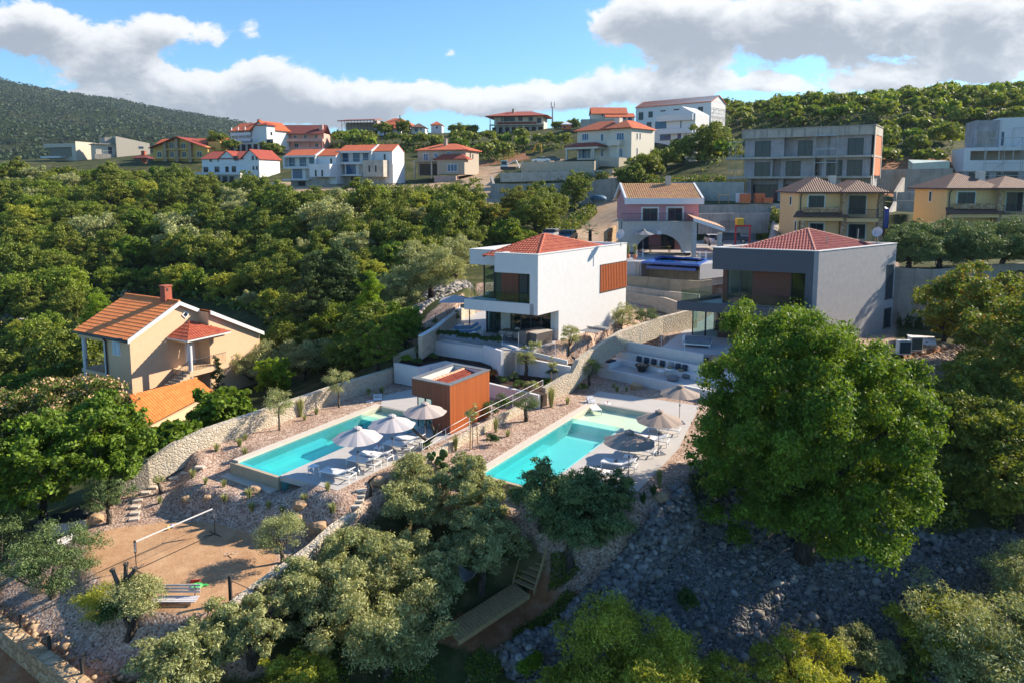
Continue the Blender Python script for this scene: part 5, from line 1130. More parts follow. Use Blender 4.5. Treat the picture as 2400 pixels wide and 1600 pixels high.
 h.box('balcony',M['white'],1.5,0,za-.3,w+.3,1.2,zb);h.box('cornice',M['white'],1.5,0,z3-1.4,w+.3,1.2,z3+.1)
 h.box('left_wing',M['white'],-2.2,1.8,h.z0+.6,-.02,9,z3-1.6)
 for(x0,y0,x1,y1) in((1536,285,1562,302),(1595,283,1614,300),(1547,316,1572,330),(1588,314,1606,333)):h.win(x0,y0,x1,y1,b=1.2,gm='bglass',mull=1)
 h.win(1516,287,1527,301,b=1.8);h.rail(-3,w+1.5,-.6,h.z0+.3,1.1,'steel',10);h.box('retaining_base',M['concl'],-3.4,-.9,h.z0-4,w+2,0,h.z0+.3)
 for(x0,y0,x1,y1) in((1628,289,1636,297),(1644,289,1647,302)):
  pass
 h=House('house','cream two storey villa with orange hip roof, porch and terrace steps','house',1345,1478,174,163,10,ZD(374,169));w=h.w;z1=h.zf(1400,304)[1]
 am=wall_px(h.fr,('a',0),1429,350)[0]
 h.box('wall',M['cream'],0,1.2,h.z0,am,10,z1);h.box('wall',M['cream'],am,0,h.z0-2,w,10,z1)
 h.hip('f_or',z1,2.3,.8,-.1,am+1,1.0,9);h.hip('f_or',z1,2.0,.8,am-.5,w,-.2,9,name='roof');h.chim(am-1.5,4,z1+1,z1+2.8,1.4,'cream')
 for(x0,y0,x1,y1,b) in((1364,314,1380,330,1.2),(1445,312,1463,329,0),(1446,348,1460,369,0)):h.win(x0,y0,x1,y1,b=b,fm='wframe',gm='bglass',mull=2)
 for(x0,y0,x1,y1) in((1408,314,1415,332),(1408,351,1415,368)):
  h.win(x0,y0,x1,y1,b=1.2,fm='wframe',gm='bglass')
 h.win(1356,350,1384,372,b=1.2,fm='wframe',gm='bglass',mull=3)
 h.win(1492,312,1495,328,'r',fm='wframe');h.win(1499,312,1502,328,'r',fm='wframe');h.win(1492,347,1495,363,'r',fm='wframe')
 zp=h.zf(1380,344)[1];pa0=wall_px(h.fr,('a',-2.4),1325,345)[0];pa1=wall_px(h.fr,('a',-2.4),1402,345)[0]
 h.box('porch_beam',M['cream'],pa0,-2.6,zp-.7,pa1,1.2,zp-.05);mb=MB();hip(mb,[fp(h.fr,a,b) for a,b in((pa0,-2.6),(pa1,-2.6),(pa1,1.4),(pa0,1.4))],zp,.9,.3);mb.build('porch_roof',M['f_re'],h.root)
 for a in(pa0+.2,(pa0+pa1)/2+3,pa1-1.6):h.box('column',M['cream'],a,-2.5,h.z0,a+.45,-2.05,zp-.7)
 h.box('balcony',M['cream'],am+.3,-1.6,h.zf(1450,342)[1],w-2.2,-.02,h.zf(1450,329)[1]);h.box('column',M['cream'],w-2.8,-1.5,h.z0,w-2.4,-1.1,h.zf(1450,342)[1])
 h.box('terrace',M['wall_st'],am-1,-4.2,h.z0-3,w-.5,-.02,h.z0+.1)
 h=House('unfinished_building','large three storey concrete block building with dark windows and an orange brick end','building site',1738,2044,121,109.5,7.5,9.7);w=h.w;z=lambda y:h.zf(1900,y)[1]
 zr0,zr1,zs2,zs1,zb_=z(321),z(304),z(371),z(418),z(476)
 h.box('wall',M['block'],.5,1.3,zs1+.3,w-.4,7.5,zr0);h.box('wall',M['block'],1.2,1.6,h.z0,w-.4,7.5,zs1)
 s=lambda px:h.zf(px,400)[0]
 for(a0,a1,b0,b1,q0,q1) in((.3,s(1835),.1,1.3,zs2+.3,zr0),(s(1943),w-.4,.1,1.3,zs2+.3,zr0),(.3,s(1810),.1,1.3,zs1+.3,zs2),(s(1828),s(1908),.4,1.3,zs1+.3,zs2),(s(1925),w-.4,.1,1.3,zs1+.3,zs2)):h.box('wall',M['block'],a0,b0,q0,a1,b1,q1)
 h.box('slab',M['concl'],-2.6,-1.0,zs2-.05,w,1.3,zs2+.3);h.box('slab',M['concl'],-2.2,-1.0,zs1-.05,w,1.6,zs1+.3)
 h.box('parapet',M['concl'],0,-.5,zr0,w,7.5,zr1+.2);h.box('coping',M['conc'],-.1,-.6,zr1+.2,w+.2,7.6,zr1+.36)
 for k in range(11):a=.05+k*(w-.2)/10;h.box('parapet_post',M['conc'],a-.1,-.56,zr0-.1,a+.1,-.5,zr1+.2)
 for(x0,y0,x1,y1,b) in((1770,331,1807,370,.1),(1871,330,1905,368,1.3),(1988,324,2025,364,.1),(1769,381,1805,418,.1),(1842,378,1877,417,.4),(1907,377,1920,417,1.3),(1938,376,1975,415,.1),(1986,375,2022,415,.1)):h.win(x0,y0,x1,y1,b=b,mull=1,fw=.14)
 for(x0,x1) in((1762,1825),(1838,1960),(1970,2035)):h.win(x0,433,x1,472,b=1.6,fw=.14,mull=2)
 for px in(1755,1830,1965):a=s(px);h.box('column',M['block'],a-.4,.3,h.z0,a+.4,1.55,zs1-.05)
 pb=MB().fbox(h.fr,w-.02,.5,zs1+.4,w+.05,7.0,zs2).fbox(h.fr,w-.02,.5,zs2+.3,w+.05,7.0,zr0).build('brick_infill',M['pbrick'],h.root)
 h.box('end_frame',M['concl'],w+.0,-.4,zs1-1.6,w+.12,.5,zr1+.1);h.box('end_frame',M['concl'],w,7.0,zs1,w+.12,7.5,zr1);h.box('end_beam',M['concl'],w,.5,zs2,w+.12,7.0,zs2+.3);h.box('end_beam',M['concl'],w,.5,zr0,w+.12,7.0,zr1+.1)
 scaffold(h,s(1912),s(1965),-2.2,-1.2,zs1+.3,zs2+3.4,label='scaffolding tower before the dark windows of the block building');scaffold(h,-2.4,-.2,.2,1.2,zs1-1,zs2+3,label='narrow scaffolding at the left end of the block building')
 h.box('retaining_wall',M['concl'],-13,-1.2,h.z0-.2,.8,-.6,zs1-.6)
 UC=h
 h=House('unfinished_building','white and grey building shell with scaffolding at the right edge of the photo','building site',2255,2520,132,126,10,ZD(425,130));w=h.w;z=lambda y,b=0:h.zf(2330,y,b)[1]
 h.box('wall',M['offw'],0,0,z(402),w,10,z(376));h.box('wall',M['offw'],0,0,z(376),1.0,10,z(346));h.box('lintel',M['offw'],1.0,0,z(354),w,.4,z(346));h.box('room',M['tan'],1.0,3,z(376),w,3.3,z(346));h.box('slab',M['offw'],1,.4,z(350),w,10,z(346))
 for px in(2310,2342,2375):a=h.zf(px,370)[0];h.box('column',M['concl'],a-.12,.1,z(376),a+.12,.4,z(354))
 h.box('ground_floor',M['block'],0.2,.3,h.z0-1,w,10,z(402))
 for(x0,x1) in((2270,2318),(2336,2386)):h.win(x0,404,x1,420,b=.3,mull=1)
 a1=h.zf(2285,300,3)[0];a2=h.zf(2343,300,3)[0];h.box('tower',M['block'],a1,3,z(346,3),a2,10,z(282,3));h.box('upper_wall',M['white'],a2,3.3,z(346,3),w,10,z(277,3))
 h.box('terrace_opening',M['conc'],a1+.5,2.95,z(342,3),a2-.5,3,z(308,3));h.win(2348,310,2354,342,b=3.3,gm='bglass')
 scaffold(h,a1+1,w,-1.6,-.6,h.z0+1,z(325),label='scaffolding across the lower floors of the white building shell');scaffold(h,a2+2,w,1.6,2.6,z(346),z(300),label='scaffolding on the top floor of the white building shell')
 return UC
def scaffold(h,a0,a1,b0,b1,z0,z1,ax='a',label='steel scaffolding'):
 mb=MB();n=max(2,int(((a1-a0) if ax=='a' else(b1-b0))/2.4));m=max(1,int((z1-z0)/2))
 P=lambda k,s:(fp(h.fr,a0+(a1-a0)*k/n,b0 if s==0 else b1) if ax=='a' else fp(h.fr,a0 if s==0 else a1,b0+(b1-b0)*k/n))
 V=lambda p,z:Vector((p.x,p.y,z));r=.035
 for k in range(n+1):
  for s in(0,1):mb.tube(V(P(k,s),z0),V(P(k,s),z1),r,4)
 for j in range(m+1):
  z=z0+(z1-z0)*j/m
  for s in(0,1):mb.tube(V(P(0,s),z),V(P(n,s),z),r,4)
  for k in range(n+1):mb.tube(V(P(k,0),z),V(P(k,1),z),r,4)
 for j in range(m):
  mb.tube(V(P(j%n,0),z0+(z1-z0)*j/m),V(P(j%n+1,0),z0+(z1-z0)*(j+1)/m),r,4)
 o=mb.build('scaffolding',M['steel']);setp(o,label,'scaffolding')
def pink_house():
 D=84;z0=ZD(592,D);h=House('house','rose pink house with a stone arched ground floor and patchy tile roof','house',1459.7,1629,D,D,9,z0);w=h.w
 zt_=h.zf(1540,521)[1];c=wall_px(h.fr,('a',0),1544,590)[0];ra=wall_px(h.fr,('a',0),1598,590)[0]-c;rz=h.zf(1544,549)[1]-z0
 mb=MB();n=20
 for b in(0,.5):
  P=lambda a,z:fp3(h.fr,a,b,z);F_=[]
  F_.append([P(0,z0),P(c-ra,z0),P(c-ra,zt_),P(0,zt_)]);F_.append([P(c+ra,z0),P(w,z0),P(w,zt_),P(c+ra,zt_)])
  for k in range(n):
   t0,t1=math.pi*(1-k/n),math.pi*(1-(k+1)/n);a0,a1=c+ra*math.cos(t0),c+ra*math.cos(t1);y0,y1=z0+rz*math.sin(t0),z0+rz*math.sin(t1)
   F_.append([P(a0,y0),P(a1,y1),P(a1,zt_),P(a0,zt_)])
  for f in F_:mb.face(f if b==0 else f[::-1])
 for k in range(n):
  t0,t1=math.pi*(1-k/n),math.pi*(1-(k+1)/n);a0,a1=c+ra*math.cos(t0),c+ra*math.cos(t1);y0,y1=z0+rz*math.sin(t0),z0+rz*math.sin(t1)
  mb.face([fp3(h.fr,a0,0,y0),fp3(h.fr,a0,.5,y0),fp3(h.fr,a1,.5,y1),fp3(h.fr,a1,0,y1)])
 mb.fbox(h.fr,0,.5,z0,.4,3,zt_).fbox(h.fr,w-.4,.5,z0,w,3,zt_)
 mb.build('stone_wall',M['pale_st'],h.root)
 h.box('keystone',M['offw'],c-.25,-.06,z0+rz-.05,c+.25,0,z0+rz+.35)
 h.box('balcony_slab',M['concl'],-.1,-.1,zt_,w+.2,3.2,zt_+.08)
 h.box('porch_back_wall',M['pink'],.4,3.2,z0,w-.4,3.4,zt_)
 for(a0,a1) in((c-2.2,c-.6),(c+.9,c+2.6)):h.win_m(a0,a1,z0+.05,z0+2.2,b=3.2,fm='brownf',name='door',mull=1)
 bu=1.6;a0=wall_px(h.fr,('a',bu),1469,500)[0];a1=wall_px(h.fr,('a',bu),1637.7,500)[0];ze=h.zf(1550,477,bu)[1]
 zr=ZD(431,D+bu+4.2)
 mb=MB();v=[(bu,zt_),(bu+8,zt_),(bu+8,ze),(bu+4,zr-.2),(bu,ze)]
 P=[fp3(h.fr,a0,b,z) for b,z in v]+[fp3(h.fr,a1,b,z) for b,z in v];mb.add(P,[(0,1,2,3,4),(9,8,7,6,5)]+[(i,(i+1)%5,5+(i+1)%5,5+i) for i in range(5)])
 mb.build('upper_wall',M['pink'],h.root)
 zf_=h.zf(1550,466,bu-.5)[1]
 e0,e1=a0-.35,a1+.45
 tiled('roof',[fp3(h.fr,e0+.25,bu-.45,zf_),fp3(h.fr,e1-.25,bu-.45,zf_),fp3(h.fr,e1-.25,bu+4,zr),fp3(h.fr,e0+.25,bu+4,zr)],tile_mat('mixed_tile',(.56,.34,.12),(.42,.16,.12)),h.root,.27,.4,.06)
 tiled('roof',[fp3(h.fr,e1-.25,bu+8.4,zf_),fp3(h.fr,e0+.25,bu+8.4,zf_),fp3(h.fr,e0+.25,bu+4,zr),fp3(h.fr,e1-.25,bu+4,zr)],M['f_mix'],h.root,.4,.6,.06,3)
 h.box('eave_fascia',M['offw'],e0,bu-.62,ze-.1,e1,bu-.45,zf_+.05)
 for a in(e0,e1-.25):
  mb=MB();q=[(bu-.5,zf_-.3),(bu+4,zr-.3),(bu+4,zr+.12),(bu-.5,zf_+.12)];v=[fp3(h.fr,a,b,z) for b,z in q]+[fp3(h.fr,a+.25,b,z) for b,z in q];mb.add(v,[(0,1,2,3),(7,6,5,4)]+[(i,(i+1)%4,4+(i+1)%4,4+i) for i in range(4)])
  q=[(bu+8.4,zf_-.3),(bu+4,zr-.3),(bu+4,zr+.12),(bu+8.4,zf_+.12)];v=[fp3(h.fr,a,b,z) for b,z in q]+[fp3(h.fr,a+.25,b,z) for b,z in q];mb.add(v,[(0,1,2,3),(7,6,5,4)]+[(i,(i+1)%4,4+(i+1)%4,4+i) for i in range(4)]);mb.build('verge',M['offw'],h.root)
 for(x0,y0,x1,y1) in((1506,489,1541,520),(1564.5,488,1599,520)):
  s0,zb=h.zf(x0,y1,bu);s1,zq=h.zf(x1,y0,bu);h.box('window_surround',M['offw'],s0-.2,bu-.05,zb,s1+.2,bu,zq+.2);h.win_m(s0,s1,zb,zq,b=bu-.05,fm='brownf',mull=1,fw=.12)
 h.rail(-.05,w,.0,zt_+.08,.95,'black',50,post=.02);h.chim(a1-3.3,bu+3.4,zr-.4,zr+1.0,.6,'travert')
 za=ZD(513,82);mb=MB();L0,L1=WD(1625,512,81),WD(1699,536,81)
 b0,b1=L0+Vector((.3,4.5,.3)),L1+Vector((.3,4.5,.3));tiled('entrance_roof',[L1,b1,b0,L0],tile_mat('mixed_tile2',(.55,.30,.18),(.62,.38,.26)),h.root,.3,.4,.05)
 mb=MB();mb.add([L0,L1,L1-Vector((0,0,.35)),L0-Vector((0,0,.35)),L0-Vector((0,.15,0)),L1-Vector((0,.15,0)),L1-Vector((0,.15,.35)),L0-Vector((0,.15,.35))],[(0,1,2,3),(4,7,6,5),(0,4,5,1),(3,2,6,7),(0,3,7,4),(1,5,6,2)]);mb.build('roof_beam',M['offw'],h.root)
 for(px,zz,nm) in((1623.5,L0.z-.25,0),(1683.5,L1.z-.35,1)):
  p=WD(px,560,81.2);MB().box(p.x,p.y,z0-.6,p.x+.45,p.y+.45,zz-.2).build('stone_post',M['pale_st'],h.root)
 zp=4.3;q=[W(1503,613,zp),W(1638.6,620,zp),W(1665,607,zp),W(1550.6,600,zp)]
 r=thing('swimming_pool','small deep blue raised pool in front of the pink house','swimming pool',q[0]);bl=plain('blue_mosaic',(.02,.09,.36),.4,.25,14)
 ctr=sum((v.xy for v in q),Vector((0,0)))/4;inn=[ctr+(v.xy-ctr)*.86 for v in q]
 mb=MB()
 for i in range(4):j=(i+1)%4;mb.prism([q[i].xy,q[j].xy,inn[j],inn[i]],zp-.22,zp)
 mb.prism(inn,zp-.8,zp-.5);mb.build('basin',bl,r);MB().prism(inn,zp-.17,zp-.15).build('water',MATS_water(),r)
 MB().wall([W(1466,612.5,4.15),W(1500,614.5,4.15)],.3,1.9).build('retaining_wall',M['concl'])
 return h
def MATS_water():
 if 'bwater' not in MATS:
  MATS['bwater']=plain('blue_water',(.01,.08,.32),.05,.2,1)
 return MATS['bwater']
def yellow_house(label,pl,pr,D0,D1,depth,ybase,W_):
 z0=ZD(ybase,D0);h=House('house',label,'house',pl,pr,D0,D1,depth,z0);w=h.w
 ze=h.zf(pl+20,W_['eave'])[1];am=h.zf(W_['mid'],480,-.9)[0];zm=h.zf(pl+40,W_['mid_y'])[1]
 h.box('wall',M['yellow'],0,0,z0,am,depth,ze);h.box('wall',M['yellow'],am,.9,z0,w-.02,depth,ze)
 rf,_=h.hip('f_br',ze,1.75,.65,-.0,am+.5,0,depth);h.hip('f_br',ze+.02,1.35,.65,am,w,-.9,depth*.8)
 for a in(am,w-.5):h.box('stone_pillar',M['gold_st'],a,-1.0,z0,a+.5,-.5,ze)
 zs=h.zf(pr-20,W_['slab'],-.9)[1]
 h.box('balcony_slab',M['yellow'],am+.5,-1.0,zs-.5,w-.5,.9,zs-.06);h.box('balcony_edge',M['ral'],am+.5,-1.05,zs-.06,w,.9,zs+.0);h.rail(am+.5,w-.5,-.95,zs,.95,'black',22)
 h.box('lower_wall',M['yellow'],am+.5,.5,z0,w-.5,.9,zs-.5)
 mb=MB();slab(mb,[fp3(h.fr,-.5,-1.5,zm-.05),fp3(h.fr,am+.6,-1.5,zm-.05),fp3(h.fr,am+.2,0,zm+.5),fp3(h.fr,-.1,0,zm+.5)],.15);slab(mb,[fp3(h.fr,-.9,-1.5,zm-.05),fp3(h.fr,-.5,-1.5,zm-.05),fp3(h.fr,-.1,0,zm+.5),fp3(h.fr,-.9,0,zm-.05)][:3],.15);mb.build('lower_roof',M['f_br'],h.root)
 h.box('balcony_parapet',M['gold_st'],.5,-.7,zm+.35,am,-.45,zm+.95);h.box('porch_beam',M['yellow'],-.3,-1.3,zm-.6,am,-1.05,zm-.18);h.box('stone_pillar',M['gold_st'],.1,-1.3,z0,.5,-.9,zm-.6)
 for(x0,y0,x1,y1,b,k) in W_['wins']:
  s0,zb=h.zf(x0,y1,b);s1,zq=h.zf(x1,y0,b);h.box('window_surround',M['offw'],s0-.14,b-.05,zb-.05,s1+.14,b,zq+.14);h.win_m(s0,s1,zb,zq,b=b-.05,fm='gf',mull=1,fw=.08)
 h.chim(am-.6,depth*.25,ze+.3,ze+1.9,.7,'cream')
 for a in(.9,):MB().path([fp3(h.fr,.25,-.5,ze-.1),fp3(h.fr,.25,-.08,ze-.6),fp3(h.fr,.25,-.08,z0)],.06,6).build('downpipe',M['ral'],h.root)
 MB().path([fp3(h.fr,w+.3,-1.4,ze-.1),fp3(h.fr,w+.05,-1.02,ze-.6),fp3(h.fr,w+.05,-1.02,z0)],.06,6).build('downpipe',M['ral'],h.root)
 for(x0,y0,x1,y1) in W_['side']:
  s0,zb=wall_px(h.fr,('b',0),x0,y1);s1,zq=wall_px(h.fr,('b',0),x1,y0);s0,s1=min(s0,s1),max(s0,s1)
  f=MB().fbox(h.fr,-.05,s0-.1,zb-.1,0,s1+.1,zq+.1).build('window',M['offw'],h.root);MB().fbox(h.fr,-.06,s0,zb,-.05,s1,zq).build('pane',M['glass'],f)
 return h
def peach_house():
 C0=WD(303,790.5,57);a_=Vector((.5,.866));b_=Vector((-.866,.5));fr=(C0.xy,a_,b_);ze=C0.z;zr=ze+2.3;z0=-6.4;zf=ze-3.55
 r=thing('house','peach house with orange tile roof, outside stairs and corner porch','house',(C0.x,C0.y,z0))
 S1,Lb,Wf=4.5,7.4,1.5;sl=2.3/4.5;sw=6.4;se=11.9
 zw=lambda s:zr-sl*abs(s-S1)
 def pr_(s0,s1,b0,b1,pts_extra=()):
  ss=[s0]+[x for x in(S1,) if s0<x<s1]+[s1];v=[];nn=len(ss)
  poly=[(s,z0) for s in(s0,s1)]+[(s,zw(s)-.12) for s in ss[::-1]]
  V=[fp3(fr,s,b0,z) for s,z in poly]+[fp3(fr,s,b1,z) for s,z in poly];m=len(poly)
  return V,[tuple(range(m)),tuple(range(2*m-1,m-1,-1))]+[(i,(i+1)%m,m+(i+1)%m,m+i) for i in range(m)]
 mb=MB();mb.add(*pr_(0,sw,0,3.4));mb.add(*pr_(2.0,sw,3.4,Lb));mb.add(*pr_(sw,se,-Wf,Lb));mb.build('wall',M['peach'],r)
 o=.35
 P=lambda s,b,dz=0:fp3(fr,s,b,zw(s)+dz)
 tiled('roof',[P(-.35,Lb+.3),P(-.35,-.25),P(S1,-.25),P(S1,Lb+.3)],M['otile'],r,.3,.42,.045)
 tiled('roof',[P(sw,-.25),P(sw,Lb+.3),P(S1,Lb+.3),P(S1,-.25)],M['otile'],r,.3,.42,.045,4)
 tiled('roof',[P(se+.3,-Wf-.25),P(se+.3,Lb+.3),P(sw,Lb+.3),P(sw,-Wf-.25)],M['otile'],r,.3,.42,.045,4)
 ridge_tiles(MB(),P(S1,-.25,.06),P(S1,Lb+.3,.06),.13,.4).build('ridge_tiles',M['otile'],r)
 mb=MB()
 def vg(s0,s1,b):q=[P(s0,b,-.28),P(s1,b,-.28),P(s1,b,.07),P(s0,b,.07)];w_=Vector((b_.x,b_.y,0))*-.1;mb.add(q+[x+w_ for x in q],[(0,1,2,3),(7,6,5,4)]+[(i,(i+1)%4,4+(i+1)%4,4+i) for i in range(4)])
 vg(-.35,S1,-.25);vg(S1,sw,-.25);vg(sw,se+.3,-Wf-.25);mb.build('verge_board',M['offw'],r)
 mb=MB().tube(P(-.42,Lb+.3,-.08),P(-.42,-.2,-.08),.09,8);mb.build('gutter',M['ral'],r)
 MB().fbox(fr,S1-.33,1.2,zr-.2,S1+.33,1.9,zr+1.25).build('chimney_stack',M['bricks'],r);
 MB().fbox(fr,S1-.4,1.13,zr+1.25,S1+.4,1.97,zr+1.36).build('chimney_cap',M['bricks'],r)
 MB().fbox(fr,S1-.2,1.19,zr+.85,S1+.0,1.2,zr+1.1).build('chimney_vent',M['dark'],r)
 MB().fbox(fr,0,3.4,zf-.3,2.0,Lb,zf).build('veranda_slab',M['peach'],r);MB().fbox(fr,-.1,3.4,ze-.75,.2,Lb,ze-.25).build('veranda_beam',M['peach'],r)
 for b in(3.7,7.0):MB().tube(fp3(fr,.15,b,z0),fp3(fr,.15,b,ze-.7),.2,12).build('round_column',M['white'],r)
 mb=MB();[mb.tube(fp3(fr,.1,b,zf),fp3(fr,.1,b,zf+.9),.015,4) for b in np.arange(3.7,7,.18)];mb.tube(fp3(fr,.1,3.7,zf+.9),fp3(fr,.1,7,zf+.9),.03,5);mb.build('railing',M['black'],r)
 w0=onwall(fp(fr,0,0),fp(fr,0,1),282.7,815)[0];w1=onwall(fp(fr,0,0),fp(fr,0,1),264.8,815)[0];zt_=onwall(fp(fr,0,0),fp(fr,0,1),273,797)[1];zb=onwall(fp(fr,0,0),fp(fr,0,1),273,832)[1]
 f=MB().fbox(fr,-.05,w0,zb,0,w1,zt_).build('window',M['wframe'],r)
 for k in(0,1):MB().fbox(fr,-.09,w0+.08+k*(w1-w0)/2,zb+.08,-.05,w0+(k+1)*(w1-w0)/2-.03,zt_-.08).build('shutter',plain('blue_grey_shutter',(.5,.6,.66),.6),f)
 MB().path([fp3(fr,-.4,.3,ze-.1),fp3(fr,-.4,3.1,ze-.35),fp3(fr,-.1,3.3,ze-.7),fp3(fr,-.1,3.3,z0)],.07,6).build('downpipe',M['ral'],r)
 s,z=onwall(C0.xy,fp(fr,1,0),434,737.5);mb=MB();d=.36
 q=[(s-d,z),(s,z-d),(s+d,z),(s,z+d)];w_=.07
 mb.add([fp3(fr,a,-w_,b) for a,b in q]+[fp3(fr,a,0,b) for a,b in q],[(0,1,2,3)]+[(i,(i+1)%4,4+(i+1)%4,4+i) for i in range(4)]);f=mb.build('diamond_window',M['wframe'],r)
 q=[(s-d*.65,z),(s,z-d*.65),(s+d*.65,z),(s,z+d*.65)];mb=MB();mb.face([fp3(fr,a,-w_-.005,b) for a,b in q]);mb.build('pane',M['glass'],f)
 p0,p1,q0=3.7,sw,-2.4;zs=zf+.1;zc=zs+2.45
 MB().fbox(fr,p0,q0,zs-.45,p1+1.2,-.02,zs).build('porch_slab',M['peach'],r);MB().fbox(fr,p0,q0,zc,p0+.3,-.02,zc+.35).fbox(fr,p0+.3,q0,zc,p1+1.2,q0+.3,zc+.35).build('porch_beam',M['peach'],r)
 for s in(p0+.25,):MB().tube(fp3(fr,s,q0+.25,z0),fp3(fr,s,q0+.25,zc),.19,12).build('round_column',M['white'],r)
 a0,a1,c0,c1=p0-.35,p1+1.3,q0-.35,0;ap=fp3(fr,(p0+p1)/2+.3,-.3,zc+1.5);zE=zc+.36;K=[fp3(fr,a0,c0,zE),fp3(fr,a1,c0,zE),fp3(fr,a1,c1,zE),fp3(fr,a0,c1,zE)]
 tiled('porch_roof',[K[0],K[1],ap],M['rtile'],r,.26,.4,.05);tiled('porch_roof',[K[3],K[0],ap],M['rtile'],r,.26,.4,.05);tiled('porch_roof',[K[1],K[2],ap],M['rtile'],r,.26,.4,.05)
 mb=MB().fbox(fr,a0,c0-.05,zE-.12,a1,c0+.05,zE).fbox(fr,a0-.05,c0+.05,zE-.12,a0+.05,c1,zE);mb.build('porch_gutter',M['offw'],r)
 MB().fbox(fr,5.0,-.06,zs,5.9,-.0,zs+2.1).build('front_door',M['wframe'],r);MB().fbox(fr,6.3,q0+.9,zs-2.8,6.36,-.2,zs-.7).build('lower_door',plain('grey_door',(.3,.3,.3)),r)
 mb=MB();[mb.tube(fp3(fr,s,q0+.06,zs),fp3(fr,s,q0+.06,zs+.95),.014,4) for s in np.arange(p0+.4,p1+1,.14)];mb.tube(fp3(fr,p0+.4,q0+.06,zs+.95),fp3(fr,p1+1,q0+.06,zs+.95),.03,5);mb.build('railing',M['black'],r)
 mb=MB();ns=15;n0=p0-.02
 for k in range(ns):s1=n0-k*.32;mb.fbox(fr,s1-.32,q0,z0,s1,q0+1.25,zs-(k+1)*.17)
 mb.build('steps',M['peach'],r)
 mb=MB();[mb.fbox(fr,n0-k*.32-.34,q0-.02,zs-(k+1)*.17,n0-k*.32,q0+1.25,zs-(k+1)*.17+.035) for k in range(ns)];mb.build('treads',M['conc'],r)
 mb=MB();A_,B_=fp3(fr,n0,q0+.06,zs+.95),fp3(fr,n0-ns*.32,q0+.06,zs-ns*.17+.95);mb.tube(A_,B_,.03,5)
 for k in range(30):t=k/29;p=A_.lerp(B_,t);mb.tube(p,p-Vector((0,0,.95)),.013,4)
 mb.build('stair_railing',M['black'],r)
 g=thing('garage','low garage under a bright orange ribbed tile roof beside the peach house','garage',W(332,1007,-4.9)-Vector((0,0,2)))
 R0,R1,E0,E1=W(285,947.4,-3.7),W(460,887.4,-3.6),W(330,1007,-4.9),W(500,917,-4.75)
 tiled('roof',[E0,E1,R1,R0],tile_mat('bright_orange_tile',(.62,.17,.03),(.70,.24,.05)),g,.27,.45,.075)
 bk=(R0-E0);B0,B1_=R0+Vector((bk.x,bk.y,-bk.z)),R1+Vector((R1-E1).xy.to_3d())-Vector((0,0,1.1));tiled('roof',[B1_,B0,R0,R1],MATS['bright_orange_tile'],g,.27,.45,.075,3)
 ridge_tiles(MB(),R0+Vector((0,0,.05)),R1+Vector((0,0,.05)),.15,.4).build('ridge_tiles',MATS['bright_orange_tile'],g)
 mb=MB();ins=lambda p,c:p.xy+(c-p.xy).normalized()*.35;c=(E0.xy+B1_.xy)/2;mb.prism([ins(E0,c),ins(E1,c),ins(B1_,c),ins(B0,c)],-7,-5.05);mb.build('wall',M['peach'],g)
def wall_thing(name,label,pts,th,depth,mat,cat='wall',coping=None,z=None):
 P=[p if isinstance(p,Vector) else W(*p) for p in pts]
 if coping:
  r=thing(name,label,cat,(P[0].x,P[0].y,P[0].z-(depth[0] if isinstance(depth,list) else depth)))
  MB().wall([p-Vector((0,0,.06)) for p in P],th,depth).build('masonry',mat,r);MB().wall(P,th+.06,.06).build('coping',coping,r);return r
 o=MB().wall(P,th,depth).build(name,mat);return setp(o,label,cat)
